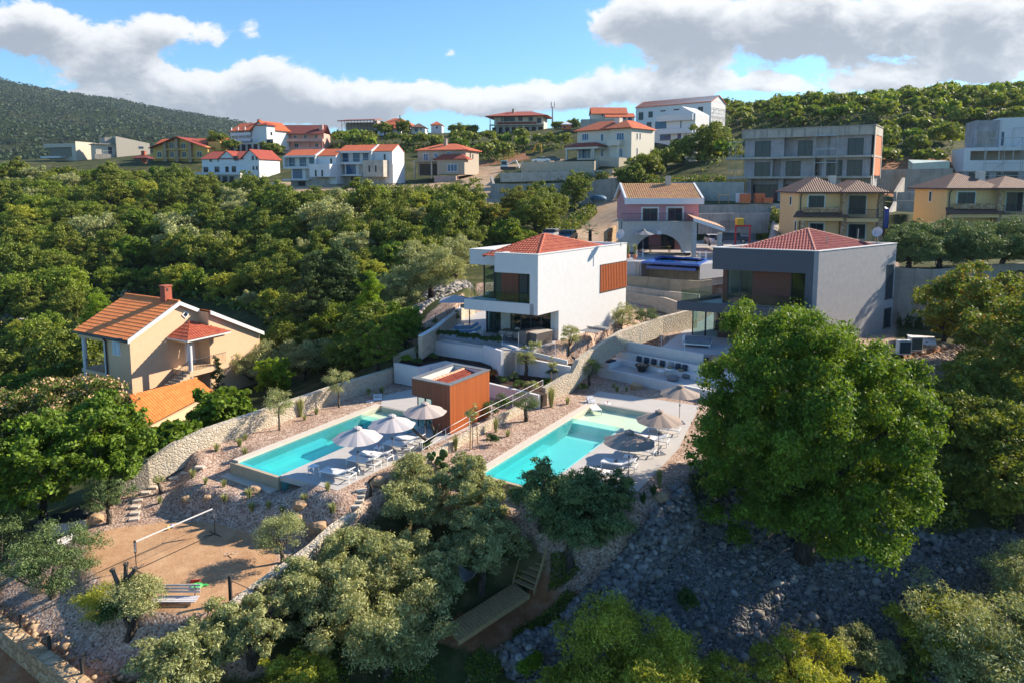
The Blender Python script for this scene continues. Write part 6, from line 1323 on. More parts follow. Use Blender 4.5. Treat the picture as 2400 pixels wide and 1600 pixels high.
def walls():
 wt=wall_thing;C_=M['coping']
 wt('boundary_wall','long white limestone garden wall beside the left pool garden',[(281,1125,-3.6),(345,1078,-2.7),(405,1038,-2.1),(480,1004,-1.8),(634,953,-1.7),(773,906,-1.7),(924,860,-1.75)],.45,[1.2,1.5,1.6,1.6,1.6,1.6,1.6],M['wall_st'])
 wt('boundary_wall','short stone wall section behind the planting bed left of the hedge',[(921,833,-1.0),(974,812,-.35)],.4,1.8,M['wall_st'])
 wt('boundary_wall','curved stone wall around the left side of the loungers terrace',[(985,787,.75),(1021,766,.9),(1046,746,1.0),(1086,716,1.2),(1110,704,1.4)],.35,1.8,M['wall_st'],coping=C_)
 wt('garden_wall','white rendered wall below the clipped hedge row',[(981.6,793,-.2),(1180.6,821.2,-.2)],.3,1.7,M['white'])
 wt('garden_wall','white L shaped wall behind the cushioned bench nook',[(925.5,849,-1.25),(981.6,859.5,-1.25),(1043,845.5,-1.25),(1135,863,-1.25)],.25,1.6,M['white'])
 wt('garden_wall','white wall above the sunken planting bed with the gnarled olive',[(1203.6,832.7,-.6),(1270,846,-.8),(1337.5,858.2,-1.0)],.25,1.6,M['white'])
 wt('garden_wall','white wall right behind the rust red cabin',[(1120,889,-1.9),(1147.4,896.5,-1.9),(1264,925,-1.95)],.25,1.4,M['white'])
 wt('dividing_wall','tall limestone wall climbing between the two villas',[(1274,908,-1.9),(1337,872,-1.4),(1352,843,-.6),(1392,813.6,-.1),(1453.6,776,.5),(1550,743,.9),(1631,723,1.2)],.4,[1.3,1.5,1.8,1.6,1.6,1.7,1.8],M['wall_st'])
 wt('dividing_wall','low limestone wall carrying the slim metal railing beside the cabin',[(1274,920.7,-2.4),(1201.8,958,-2.4),(1100,1009,-2.4),(1007,1065,-2.5),(932,1115,-3.0)],.35,1.0,M['wall_st'])
 wt('dividing_wall','long limestone wall from the left deck down past the sand court',[(930,1117,-3.05),(868.6,1170,-3.6),(779,1232,-3.75),(727,1280,-3.95),(600,1370,-4.4),(545,1412,-4.6)],.42,[1.0,1.3,1.6,1.7,1.7,1.7],M['wall_st'])
 wt('retaining_wall','golden stone retaining wall in the bottom left corner',[W(-160,1340,-5.9),W(0,1455,-6.1),W(70,1508,-6.15),W(145,1563,-6.2),W(260,1650,-6.3)],.55,3.4,M['gold_st'])
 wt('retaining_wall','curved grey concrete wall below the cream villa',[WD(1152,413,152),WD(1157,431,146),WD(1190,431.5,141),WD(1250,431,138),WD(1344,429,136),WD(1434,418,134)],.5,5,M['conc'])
 wt('retaining_wall','sunlit end face of the concrete wall below the cream villa',[WD(1434.5,418,134),WD(1476,416,139)],.5,6,M['concl'])  # sunlight on this end put into the colour as paler concrete
 wt('retaining_wall','long low white wall in front of the cream villa terrace',[WD(1173,406,157),WD(1250,404,155),WD(1436,398,152)],.4,2.0,M['concl'])
 wt('retaining_wall','white stone terrace wall under the parked cars by the cream villa',[WD(1223,380,166),WD(1224,381,161),WD(1393,378,159),WD(1404,376,163)],.4,3.2,M['wall_st'])
 wt('retaining_wall','long concrete wall below the twin white houses',[WD(545,447,168),WD(700,441,163),WD(935,438,161)],.5,3.2,M['concl'])
 wt('retaining_wall','short pale concrete wall left of the twin white houses',[WD(556,431,172),WD(646,429,170),WD(664,437,168)],.4,2.4,M['concl'])
 wt('retaining_wall','upper concrete wall left of the first yellow villa',[WD(1640,481,107),WD(1850,477,107)],.4,2.4,M['concl'])
 wt('retaining_wall','lower concrete wall left of the first yellow villa',[WD(1638,501,102.5),WD(1850,498,102.5)],.4,3,M['concl'])
 wt('retaining_wall','concrete wall right behind the brick end of the block building',[WD(2050,398,121),WD(2121,397,121)],.4,3.5,M['conc'])
 wt('retaining_wall','tall concrete wall on the red soil slope between the buildings',[WD(2121,397.5,119),WD(2232,395,119)],.4,5,M['conc'])
 wt('retaining_wall','middle concrete wall stepping down towards the second yellow villa',[WD(2100,451,107),WD(2175,449,107)],.4,3,M['conc'])
 wt('retaining_wall','lower concrete wall behind the blue toilet cabin',[WD(2098,471,103),WD(2165,471,103)],.4,5,M['conc'])
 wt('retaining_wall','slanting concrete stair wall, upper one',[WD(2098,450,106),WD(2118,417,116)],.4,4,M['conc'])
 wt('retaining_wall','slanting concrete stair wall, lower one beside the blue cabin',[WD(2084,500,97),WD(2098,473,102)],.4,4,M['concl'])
 wt('retaining_wall','high grey concrete wall behind the grey villa under the olive row',[W(2080,627,4.9),W(2192,632,4.9),W(2332,620,4.9),W(2500,612,4.9)],.4,6,M['conc'])
 wt('retaining_wall','stained concrete wall under the blue pool',[W(1503,613.6,3.9),W(1641,621,3.9)],.3,2.4,concrete('stained_concrete',(.36,.31,.22)))
 wt('retaining_wall','concrete wall right of the blue pool',[W(1640,621,4.1),W(1720,612,4.1)],.3,2.4,M['concl'])
 wt('retaining_wall','middle concrete terrace wall below the blue pool',[W(1466,645,2.75),W(1640,659,2.6),W(1668,655,2.7)],.25,1.6,MATS['stained_concrete'])
 wt('retaining_wall','lowest concrete terrace wall below the blue pool',[W(1466,669,1.7),W(1560,682,1.6),W(1640,690,1.5)],.25,1.4,M['concl'])
 wt('garden_wall','limestone wall between the villas at the foot of the concrete terraces',[W(1466,681.5,1.15),W(1560,698,1.05),W(1622,719,.9)],.3,1.5,M['wall_st'])
 wt('garden_wall','white wall edging the terrace of the grey villa',[W(1452,797.5,-.5),W(1649,829,-.5)],.2,1.2,M['white'])
 def fill(pts,th,off,dz=.1,depth=1.8):
  P=[W(*p) for p in pts];d=(P[-1]-P[0]).xy.normalized();n=Vector((-d.y,d.x,0))*(off+th/2);o=MB().wall([p+n-Vector((0,0,dz)) for p in P],th,depth).build('soil',M['soil']);o['kind']='structure'
 fill([(981.6,793,-.2),(1180.6,821.2,-.2)],1.1,.14,.0);fill([(981.6,859.5,-1.25),(1043,845.5,-1.25)],.8,.12);fill([(1043,845.5,-1.25),(1135,863,-1.25)],.8,.12);fill([(925.5,849,-1.25),(981.6,859.5,-1.25)],.8,.12)
 fill([(1203.6,832.7,-.6),(1270,846,-.8),(1337.5,858.2,-1.0)],1.0,.12);fill([(1147.4,896.5,-1.9),(1264,925,-1.95)],.8,.12)
 wt('kerb','thin pale kerb along the gravel in front of the white villa',[W(1240,822,-.15),W(1330,844,-.45)],.12,.3,M['coping'])
def put(o,px,py,s=1,rz=0,dz=0):
 p=hit(px,py);o.location=(p.x,p.y,p.z+dz);o.rotation_euler=(0,0,rz);o.scale=(s,s,s);return o
def garden_trees():
 T=make_tree
 r=T('broadleaf_tree','huge bright green broadleaf tree standing in front of the grey villa','tree',11,6.4,13.6,330,1.15,290000,.165,.6,LM['big'],4.0,.5,BARKD,rz=6.9,zc=6.1,fill=.2,flat=-1.2,squash=(1.04,1),lobes=(150,8,1.25,.66));put(r,1885,1300);r.scale=(.92,.92,1.06)
 ol=lambda lab,seed,px,py,R,Hh,n=9000,m='olive',th=.6,r0=.13,sz=.15,dz=0,sq=(1,1),k=26,crs=None,lean=(0,0):put(T('olive_tree',lab,'olive tree',seed,R,Hh,k,crs or R*.36,n,sz,.34,LM[m],th,r0,BARK,fill=.3,squash=sq,lean=lean,flat=-.8,lobes=None if R<1.3 else(int(16+R*6),8,R*.27,R*.15)),px,py,dz=dz)
 ol('young olive tree in front of the white limestone wall, nearer the left pool',21,655,1007,1.0,2.75,3600,th=1.5,r0=.06,sz=.10)
 ol('young olive tree further back along the white limestone wall',22,795,954,1.05,2.85,3600,th=1.4,r0=.06,sz=.10)
 ol('gnarled olive tree on the gravel between the low wall and the right pool',23,1232,986,.85,2.0,3600,'olived',th=1.0,r0=.13,sz=.09,sq=(1.2,.9))
 ol('gnarled olive tree in the sunken planting bed behind the cabin',24,1234,884,.85,2.3,3200,th=1.2,r0=.13,sz=.09)
 ol('dark olive tree where the gravel meets the tall dividing wall',25,1380,903,1.05,2.2,4200,'olived',th=.9,r0=.1,sz=.1)
 ol('bushy olive on the gravel beside the white villa corner',26,1334,824,.95,2.2,4000,th=.5,r0=.08,sz=.1)
 ol('wide olive bush against the dividing wall behind the table tennis table',27,1456,777,1.8,2.7,8000,th=.5,r0=.1,sz=.11)
 ol('dark olive tree on the grey villa side of the dividing wall',28,1514,788,1.15,2.6,5000,'olived',th=1.0,r0=.13,sz=.1)
 ol('olive tree with a short trunk at the right edge of the sand court',29,661,1318,1.25,2.35,7000,th=.8,r0=.1,sz=.1)
 ol('grey green olive beside the left end of the limestone wall',30,256,1225,1.35,2.7,7000,'olived',th=.9,r0=.12,sz=.11)
 ol('large dark olive bush left of the sand court',31,122,1400,2.3,3.2,16000,'olived',th=.5,r0=.15,sz=.12,k=40)
 ol('olive bush cut by the left edge of the photo',32,-15,1330,2.2,3.6,11000,'olived',th=.5,r0=.15,sz=.12)
 r=T('olive_tree','old pollarded olive with bare stumps above its crown, front left','olive tree',33,1.15,2.3,26,.5,9000,.12,.34,LM['olive'],.9,.17,BARKD,lean=(.5,0));put(r,302,1484)
 mb=MB();mb.path([(0,0,.3),(-.3,.1,1.1),(-.4,.1,2.2),(-.55,.1,2.7)],.10,7,.08);mb.path([(-.35,.1,1.7),(-.1,.2,2.3),(-.05,.2,2.9)],.09,7,.08);mb.path([(-.1,.2,2.2),(.25,.2,2.6),(.3,.2,2.7)],.09,7,.08);mb.tube((-.55,.1,2.68),(-.58,.1,2.78),.11,7).tube((-.05,.2,2.88),(-.04,.2,2.98),.11,7).tube((.3,.2,2.68),(.33,.2,2.78),.11,7)
 s=mb.build('stump',BARK);s.parent=r
 rng=np.random.default_rng(4);cl=np.array([(-.3,.1,1.6),(-.1,.2,2.1),(-.45,.1,1.2),(-.7,-.2,.9)]);pos,nor=crown_points(rng,2600,cl,np.array([.35,.3,.5,.6]),.2);o=bpy.data.objects.new('shoots',leaf_mesh('shoots',pos,nor,.11,.4,rng,LM['shrub']));COL.objects.link(o);o.parent=r
 ol('yellow green shrub at the foot of the pollarded olive',34,235,1462,.95,1.7,5000,'yolive',th=.3,r0=.05,sz=.1)
 for a in(('big olive in the grove at the bottom centre, its crown nearest the camera',41,905,1590,3.0,4.8,34000,'olive'),('olive in the grove touching the long wall, left of the nearest one',42,735,1505,2.1,4.0,20000,'olive'),('olive in the grove left of the boardwalk end',43,985,1445,2.1,3.9,20000,'olive'),('olive in the middle of the grove behind the nearest crown',44,850,1400,2.2,3.8,20000,'olive'),('olive with a visible trunk beside the hammock',45,1130,1385,2.0,4.5,20000,'olive'),('olive in the grove just below the left end of the right pool wall',46,985,1255,2.2,3.3,20000,'olive'),('small light olive at the corner where the low railing wall ends',47,965,1150,1.25,1.9,5500,'olive'),('olive standing before the front wall of the right pool, left side',48,1085,1170,1.45,2.4,11000,'olive'),('olive in the upper grove beside the gravel path',49,1120,1260,1.6,3.2,13000,'olive'),('dark green crooked olive in front of the right pool',50,1335,1330,2.9,5.0,38000,'olived'),('slim dark olive top rising before the right pool water',51,1268,1230,1.0,3.6,6000,'olived'),('dark olive lobe right of the crooked one',52,1425,1240,1.5,2.9,11000,'olived'),('sunlit yellow green olive filling the bottom right of centre',53,1500,1720,3.4,4.9,40000,'yolive'),('smaller sunlit bush right of the big yellow green olive',54,1670,1700,1.8,3.0,14000,'yolive'),('sunlit shrub left of the big yellow green olive',54,1345,1700,1.8,2.8,12000,'yolive'),('pale thin leaved shrub at the bottom edge under the scree',55,1885,1700,2.4,3.4,18000,'yolive'),('loose upright shrub at the bottom of the scree slope',56,2030,1600,1.6,2.2,9000,'olive'),('large dim shrub in the bottom right corner',57,2300,1640,3.4,4.8,30000,'olive'),('grey green shrub above the one in the bottom right corner',58,2190,1560,2.2,3.4,14000,'yolive'),('shrub at the right edge of the photo below the scree',59,2420,1480,2.6,4.0,14000,'olive'),('olive crown at the bottom edge left of the grove',60,420,1680,2.0,3.5,15000,'olive'),('olive behind the one at the bottom edge left of the grove',61,500,1590,1.8,3.0,13000,'olive'),('slender olive right of the black gate posts',62,590,1560,1.5,3.2,10000,'olive'),('light olive top in the bottom edge under the gate posts',63,690,1690,1.7,2.7,11000,'yolive')):
  ol(a[0],a[1],a[2],a[3],a[4],a[5],a[6],a[7],th=a[5]*.28,r0=.17,sz=.16,k=44,crs=a[4]*.33)
 put(shrub('shrub','small lit shrub growing alone in the scree',71,.55,1.3,1500,.12,LM['shrub']),1612,1440)
 put(shrub('shrub','leafy green shrub at the bottom left corner of the scree',72,.7,1.3,1800,.12,LM['lime']),1240,1590)
 lt=lambda lab,seed,px,py,R,Hh,n,m,sz=.2,asp=.55,name='tree',cat='tree',th=None,r0=.2,dz=0,**k:put(T(name,lab,cat,seed,R,Hh,60,R*.3,n,sz,asp,LM[m],th or Hh*.25,r0,BARKD,fill=.3,flat=-1.2,lobes=(44,8,R*.27,R*.145),cone=.75 if name in('conifer','pine_tree') else 0,**k),px,py,dz=dz)
 lt('dense glossy laurel tree at the left edge, left of two big ones',81,105,1235,3.0,6.6,34000,'laurel',.22)
 lt('dense glossy laurel tree beside the garage roof, right one of two',82,262,1178,2.5,6.2,28000,'laurel',.22)
 lt('dark laurel mass cut by the left edge of the photo',83,-45,1260,3.0,6.0,18000,'laurel',.22)
 lt('silk tree with pale pink blossom between the laurels and the peach house',84,185,1060,4.0,5.6,30000,'mimosa',.22,extra=(LM['flower'],.34,.35),squash=(1.1,.9),rz=2.3)
 lt('second silk tree with pale blossom at the left edge',85,10,1080,3.4,5.6,18000,'mimosa',.22,extra=(LM['flower'],.3,.35),rz=2.2)
 lt('fig tree with broad leaves between the garage and the limestone wall',86,520,1010,2.1,2.9,7000,'laurel',.34,.8,'fig_tree')
 lt('broad leaved shrub below the garage eave',87,410,1070,1.7,2.0,5000,'laurel',.32,.8,'shrub','shrub')
 lt('bright lime green tree behind the limestone wall right of the fig',88,645,935,1.75,3.7,9000,'lime',.2)
 lt('slim dark araucaria tree at the corner porch of the peach house',89,512,935,.75,4.6,4500,'pine',.16,.3,'conifer',r0=.1,rz=2.3)
 ol('wide olive tree right of the peach house, left one of two',90,610,905,2.6,4.2,17000,'olive',sz=.16,r0=.2,k=36);ol('wide olive tree right of the peach house, right one of two',91,715,890,2.8,4.3,17000,'olive',sz=.16,r0=.2,k=36)
 lt('tall dark pine rising in the middle of the left wood',92,742,800,3.4,10.5,30000,'pine',.3,.25,'pine_tree',r0=.25,rz=4.6)
 lt('second dark pine behind the tall one, slightly right',93,800,745,3.2,8.8,22000,'pine',.3,.25,'pine_tree',r0=.22,rz=4.0)
 lt('fresh yellow green conifer left of the terrace boulder slope',94,872,805,1.9,7.5,14000,'lime',.22,.25,'conifer',rz=3.6)
 lt('low fresh green conifer tuft beside the taller yellow green one',95,840,850,1.6,4.6,9000,'lime',.2,.25,'conifer',rz=2.2)
 lt('yellow green young conifer behind the peach house roof',96,232,775,2.4,5.2,12000,'lime',.24,.25,'conifer',rz=2.6)
 lt('large grey green olive left of the white villa',97,1010,702,3.6,6.0,26000,'olive',.2,.35,'olive_tree','olive tree',r0=.3);lt('second large grey green olive, left of the one beside the villa',98,935,745,3.0,4.8,20000,'olive',.18,.35,'olive_tree','olive tree',r0=.25)
 lt('grey green olive behind the large one beside the villa',99,1070,655,2.9,5.0,15000,'olive',.2,.35,'olive_tree','olive tree',r0=.25)
 lt('dark oleander with pink flowers left of the stone wall by the hedge',100,885,870,1.9,3.6,11000,'laurel',.18,.35,'oleander','shrub',extra=(LM['pinkf'],.03,-1));lt('dark green bush above the oleander',101,945,818,2.1,3.8,12000,'laurel',.2,.5,'shrub','shrub')
 lt('dark bush left of the oleander behind the limestone wall',102,820,880,2.2,3.6,11000,'forest',.2)
 lt('brownish green oak at the right edge in front of the grey concrete wall',110,2300,850,4.4,7.4,34000,'forest',.24,extra=(LM['gold'],.12,-1));lt('oak cut by the right edge of the photo',111,2440,960,4.2,8.0,24000,'forest',.24,extra=(LM['gold'],.08,-1))
 lt('small oak with golden leaves before the concrete wall',112,2215,800,1.9,3.4,8000,'forest',.2,extra=(LM['gold'],.2,-1))
 for i,(px,py,R,Hh,lab) in enumerate(((2215,1040,2.6,3.6,'dark round bush right of the big leafy tree, upper one'),(2330,1120,3.0,4.4,'dark bush at the right edge above the scree'),(2255,1180,2.0,2.6,'sunlit bush at the lower right of the big leafy tree'),(2390,1240,2.6,3.6,'dim bush at the right edge, lowest above the scree'),(2280,960,2.4,3.6,'shaded bush below the brownish oak'))):lt(lab,113+i,px,py,R,Hh,12000,'forest',.2,name='shrub',cat='shrub')
 for i,(px,D,R,Hh,lab) in enumerate(((2130,66.5,2.9,4.4,'grey green olive above the concrete wall, leftmost of the row'),(2200,68,3.0,5.0,'grey green olive above the concrete wall, second of the row'),(2275,67,3.2,4.4,'grey green olive above the concrete wall, third of the row'),(2350,69,3.2,4.8,'grey green olive above the concrete wall, fourth of the row'),(2440,67,3.0,4.4,'grey green olive above the concrete wall, at the right edge'))):
  r=T('olive_tree',lab,'olive tree',120+i,R,Hh,50,R*.32,17000,.22,.38,LM['olived'],1.0,.25,BARKD,fill=.3,flat=-1.2,lobes=(46,8,R*.28,R*.15));p=WD(px,640,D);r.location=(p.x,p.y,4.5)
 for i,(px,py,R,Hh,lab,m) in enumerate(((1348,505,3.2,8.2,'tall oak left of the dirt track with its top before the concrete wall','forest'),(1283,540,3.4,6.0,'rounded oak just left of the dirt track','forest'),(1255,560,3.6,6.2,'oak behind the white villa roof ridge','forest'),(1195,590,3.0,4.2,'bright green bush directly behind the white villa parapet','oak'),(1150,560,3.2,5.6,'golden green oak left above the white villa','forest'),(1215,520,3.4,6.0,'golden leaved oak near the bend of the dirt road','forest'),(1110,610,3.0,4.6,'dark oak at the left corner of the white villa roof','forest'),(1270,500,3.2,5.6,'oak on the slope under the curved concrete wall','forest'))):
  lt(lab,130+i,px,py,R,Hh,16000,m,.26,extra=(LM['gold'],.22,0) if i in(4,5) else None)
 for i,(px,D,py,R,Hh,lab) in enumerate(((1515,140,430,3.8,5.6,'oak right of the cream villa terrace, leftmost of the clump'),(1560,146,425,3.6,4.4,'oak in the middle of the clump right of the cream villa'),(1600,150,418,3.6,4.8,'oak in the clump below the white stepped house'),(1655,150,415,4.2,7.6,'tall oak at the left end of the block building'),(1690,158,400,4.6,8.5,'oak behind the left end of the block building'),(1478,136,440,3.2,5.5,'low oak before the sunlit concrete wall end'))):
  p=WD(px,py,D);r=T('oak_tree',lab,'tree',150+i,R,Hh,40,R*.33,8000,.42,.6,LM['forest'],2,.3,BARKD,fill=.3,flat=-1.2,lobes=(36,7,R*.3,R*.17));r.location=(p.x,p.y,gz(p.x,p.y))
 for i,(px,D,py,R,Hh,lab) in enumerate(((902,255,320,3.4,5.6,'round dark tree before the wide orange hip roof, left one'),(945,258,318,3.0,6.4,'round green tree before the wide orange hip roof, right one'),(1072,255,318,3.4,4.2,'round tree right of the little white block house'),(1105,262,316,3.2,3.6,'tree on the skyline left of the brown roofed villa'),(515,225,350,3.6,6,'dark tree between the yellow house and the tall white house'),(538,222,354,2.6,4,'second tree left of the tall white house'),(640,215,366,3.2,4.2,'tree below the tall white house with arches'),(1340,255,306,3.2,4,'tree on the skyline right of the phone mast'),(1310,262,304,3,3,'bush on the skyline below the phone mast'))):
  p=WD(px,py,D);r=T('village_tree',lab,'tree',170+i,R,Hh,30,R*.33,4500,.55,.6,LM['forest'],2,.3,BARKD,fill=.3,flat=-1.2,lobes=(26,6,R*.3,R*.2));r.location=p-Vector((0,0,.5))
 p=W(1383,566,5.0);r=thing('palm_tree','small fan palm beside the dirt track behind the white villa','palm',p-Vector((0,0,.6)));MB().tube(p-Vector((0,0,1.5)),p+Vector((0,0,1.5)),.26,10,.22).build('trunk',BARKD,r)
 mb=MB();rng=np.random.default_rng(8)
 for i in range(34):
  a=rng.uniform(0,6.28);e=rng.uniform(-.4,1.2);d=Vector((math.cos(a)*math.cos(e),math.sin(a)*math.cos(e),math.sin(e)));c=p+Vector((0,0,1.5));t=c+d*.9;s=d.cross(Vector((0,0,1))).normalized()
  mb.tube(c,t,.015,3)
  for k in range(9):b=(k-4)*.26;q=(d*math.cos(b)+s*math.sin(b))*.6-Vector((0,0,.12));mb.face([t,t+q*.6+s*.04,t+q,t+q*.6-s*.04])
 mb.build('fronds',LM['pine'],r)
 r=thing('bare_tree','leafless crooked tree behind the low railing at the left deck','tree',hit(1000,1050));b=r.location.copy();mb=MB();mb.smooth=True
 mb.path([b,b+Vector((.0,0,.5)),b+Vector((-.5,0,.9)),b+Vector((-.95,0,1.35)),b+Vector((-1.1,0,1.5))],.11,7,.05);mb.path([b+Vector((0,0,.4)),b+Vector((.5,0,.8)),b+Vector((.35,0,1.35)),b+Vector((.1,0,1.8))],.11,7,.05);mb.path([b+Vector((.5,0,.8)),b+Vector((.75,0,1.5))],.07,6,.04);mb.build('trunk',BARK,r)
 g=shrub('foliage',None,9,.5,.45,700,.08,LM['olived'],cat=None);g.parent=r;g.location=(0,0,0)
def small_plants():
 A,B2=W(990,789,.0),W(1172,815,.0);n=12;pr=shrub('hedge_shrub','clipped dark hedge shrub in the row on the white wall',201,.48,1.0,2200,.07,LM['hedge'],.5,20,'clipped hedge row on the white wall')
 for i in range(n):
  o=pr if i==0 else copy_tree(pr);p=A.lerp(B2,i/(n-1));o.location=(p.x-.15,p.y+.55,0);o.rotation_euler=(0,0,i*1.3);o.scale=(1,1,.85+.1*(i%3))
 bx=shrub('box_ball','round clipped box ball',202,.42,.8,2200,.06,LM['hedge'],.6,30)
 for i,(px,py,s,lab) in enumerate(((1367,918,1.0,'clipped ball shrub on the gravel behind the right pool'),(1156,1042,.95,'clipped ball shrub beside the left edge of the right pool'),(1038,1108,.9,'dark ball shrub on the sunny gravel near the cactus'),(1148,1028,.5,'tiny round shrub behind the clipped ball at the right pool'))):
  put(bx if i==0 else copy_tree(bx),px,py,s)['label']=lab
 tu=tuft('grass_tuft','spiky grass tuft','grass',203,90,.55,.3,LM['olive'],.6,'spiky tufts dotted over the gravel',.018)
 cl=[(375,1178,'big spiky tuft on the gravel above the sand court'),(574,1065,'first spiky tuft from the front edge of the left pool'),(562,1044,'second spiky tuft along the limestone wall'),(575,1030,'third spiky tuft along the limestone wall'),(508,1056,'tuft on the gravel left of the pool front corner'),(714,984,'golden tuft on the gravel beside the left pool'),(742,970,'second golden tuft on the gravel beside the left pool'),(864,924,'small dark tuft near the back deck of the left pool'),(882,928,'dark tuft nearer the back deck of the left pool'),(895,920,'dark tuft right of the two near the left back deck'),(668,1122,'tuft at the left deck front corner'),(768,1148,'tuft below the front edge of the left deck'),(583,1165,'tuft high on the gravel slope'),(630,1190,'dark tuft in the shaded slope'),(590,1197,'second dark tuft in the shaded slope'),(660,1200,'tuft left of the round boulder'),(712,1175,'tuft above the round boulder'),(780,1200,'tuft near the long limestone wall'),(525,1140,'tuft on the slope left of the pool ledge'),(452,1118,'tuft near the heat pump stones'),(482,1133,'pale tuft below the heat pump'),(527,1175,'pale tuft above the right net pole'),(1330,946,'flat tuft on the gravel right of the low wall'),(1438,908,'dark mat plant below the lounge wall, left one'),(1446,917,'dark mat plant below the lounge wall, middle one'),(1468,916,'dark mat plant below the lounge wall, right one'),(1190,1022,'broad spiky aloe beside the right pool'),(1480,812,'low dark plant on the grey villa gravel'),(200,1262,'green tuft at the left edge of the sand court')]
 for i,(px,py,lab) in enumerate(cl):
  o=tu if i==0 else copy_tree(tu);put(o,px,py,.75+.35*((i*7)%5)/5,i*1.7);o['label']=lab
 ta=tuft('tall_grass','tall grass clump against the wall','grass',204,160,1.3,.3,LM['olive'],.3,None,.014)
 for i,(px,py,s,lab) in enumerate(((705,975,1.1,'tall grass clump against the white limestone wall'),(1292,953,1.25,'tall grass clump right of the low wall end'),(1310,925,1.1,'tall dark grass clump at the foot of the dividing wall'),(1162,1012,.8,'feathery grass clump beside the box ball'),(1068,1055,.8,'feathery grass clump near the low wall'),(1545,1140,.8,'feathery pale clump below the right deck'))):put(ta if i==0 else copy_tree(ta),px,py,s)['label']=lab
 ag=tuft('agave','agave rosette','agave',205,26,.8,.2,LM['hedge'],.75,None,.05)
 for i,(px,py,lab) in enumerate(((1532,1160,'broad dark agave below the right deck corner'),(1508,1178,'smaller agave left of the broad one'),(1180,852,'agave left of the garden steps'),(1065,835,'agave in the upper bed below the hedge wall'),(1110,842,'spiky plant in the upper bed right of the agave'))):put(ag if i==0 else copy_tree(ag),px,py,.8)['label']=lab
 for i,(px,py,R,h,m,lab) in enumerate(((985,838,.9,1.7,'olived','dark rosemary bush at the left end of the upper bed'),(955,848,.5,.7,'lime','light green cushion plant in the upper bed, left one'),(975,856,.5,.6,'shrub','green cushion plant in the upper bed, right one'),(1015,842,.5,.6,'shrub','low green plant in the middle of the upper bed'),(1135,838,.5,1.0,'shrub','upright green shrub right of the upper bed agaves'),(1198,862,.75,1.5,'shrub','bush with white flowers beside the garden steps'),(1155,885,.5,.7,'gold','golden red leaved plant behind the cabin corner'),(1175,896,.5,.5,'shrub','low green plant in the sunken bed, left one'),(1205,888,.45,.6,'olive','silvery round plant in the sunken bed'),(1215,908,.5,.6,'shrub','green plant in the front of the sunken bed'),(1250,918,.6,.9,'olive','feathery plant before the sunken bed wall'),(1290,885,.6,.9,'shrub','green plant at the right end of the sunken bed'),(1285,915,.6,1.0,'lime','light green plant near the low wall end'),(1148,985,.75,1.5,'shrub','dense dark shrub right of the cabin wall'),(1178,975,.8,1.7,'shrub','second dense shrub between the cabin and the low wall'),(1255,832,.6,1.4,'olive','feathery shrub above the sunken bed wall'),(1225,838,.6,1.3,'olive','feathery shrub right of the garden steps'),(1428,842,.5,1.3,'shrub','tall green shrub left of the lounge bench'),(1400,858,.45,1.0,'olived','dark shrub at the lounge corner'),(1415,868,.4,.5,'olive','low grey shrub before the lounge corner'),(1398,862,.5,1.2,'shrub','green shrub at the foot of the dividing wall, nearest the dark olive'),(1410,848,.5,1.3,'shrub','green shrub at the foot of the dividing wall, middle one'),(1436,830,.55,1.4,'hedge','dark shrub at the foot of the dividing wall, highest one'),(2130,768,.9,1.3,'hedge','white flowering bush before the grey concrete wall'),(1020,770,.35,1.1,'olived','small tree on the gravel left of the daybeds'),(1068,760,.4,1.7,'olived','young tree on the gravel behind the daybeds'),(1478,655,.4,.9,'lime','little bright tree on the terrace under the blue pool, left one'),(1560,690,.45,1.4,'lime','upright bright shrub on the lowest terrace'),(1505,672,.5,1.5,'lime','rounded bright young tree below the blue pool'),(1525,682,.45,.7,'shrub','low dark shrub on the lowest terrace'))):
  o=shrub('shrub',lab,300+i,R,h,1500,.085 if R<.8 else.11,LM[m],.5,12,extra=(LM['whitef'],.12) if 'white' in lab else((LM['pinkf'],.1) if 'red' in lab else None));put(o,px,py)
 G='small shrubs in the planter behind the lounge';pr=shrub('planter_shrub','small shrub',340,.38,1.0,900,.08,LM['shrub'],.5,10,G)
 for i,(px,py,lab) in enumerate(((1461,820,'first planter shrub from the dividing wall'),(1480,822,'second planter shrub from the dividing wall'),(1511,827,'third planter shrub from the dividing wall'),(1538,833,'fourth planter shrub from the dividing wall'),(1572,838,'fifth planter shrub from the dividing wall'),(1603,842,'sixth planter shrub from the dividing wall'),(1625,848,'planter shrub nearest the leafy tree'))):
  o=pr if i==0 else copy_tree(pr);p=W(px,py,-1.45);o.location=p;o.rotation_euler=(0,0,i);o['label']=lab
 for i,(px,py,h,lab) in enumerate(((1108,1050,2.9,'staked sapling with three poles beside the low railing wall'),(1296,922,3.0,'staked sapling at the upper end of the low wall'))):
  p=hit(px,py);r=thing('sapling',lab,'sapling',p)
  for a in(0,2.1,4.2):MB().tube(p+Vector((math.cos(a)*.3,math.sin(a)*.3,0)),p+Vector((math.cos(a)*.25,math.sin(a)*.25,1.6)),.03,6).build('stake',M['woodl'],r)
  MB().path([p,p+Vector((.02,0,h*.9))],.03,6,.015).build('trunk',BARK,r)
  rng=np.random.default_rng(i+50);cl2,cr2=clumps_ell(rng,12,.38,.38,h*.33,h*.68,.22);pos,nor=crown_points(rng,700,cl2,cr2,.2);o=bpy.data.objects.new('crown',leaf_mesh('crown',pos,nor,.1,.5,rng,LM['olive']));COL.objects.link(o);o.parent=r
 p=hit(1024,1086);r=thing('prickly_pear','prickly pear cactus on the gravel by the low wall','cactus',p);mb=MB()
 rng=random.Random(5)
 for i in range(16):c=p+Vector((rng.uniform(-.45,.5),rng.uniform(-.2,.2),.15+.12*(i%6)));mb.blob(c,.14,i,(1,.35,1.35),2,.05,True)
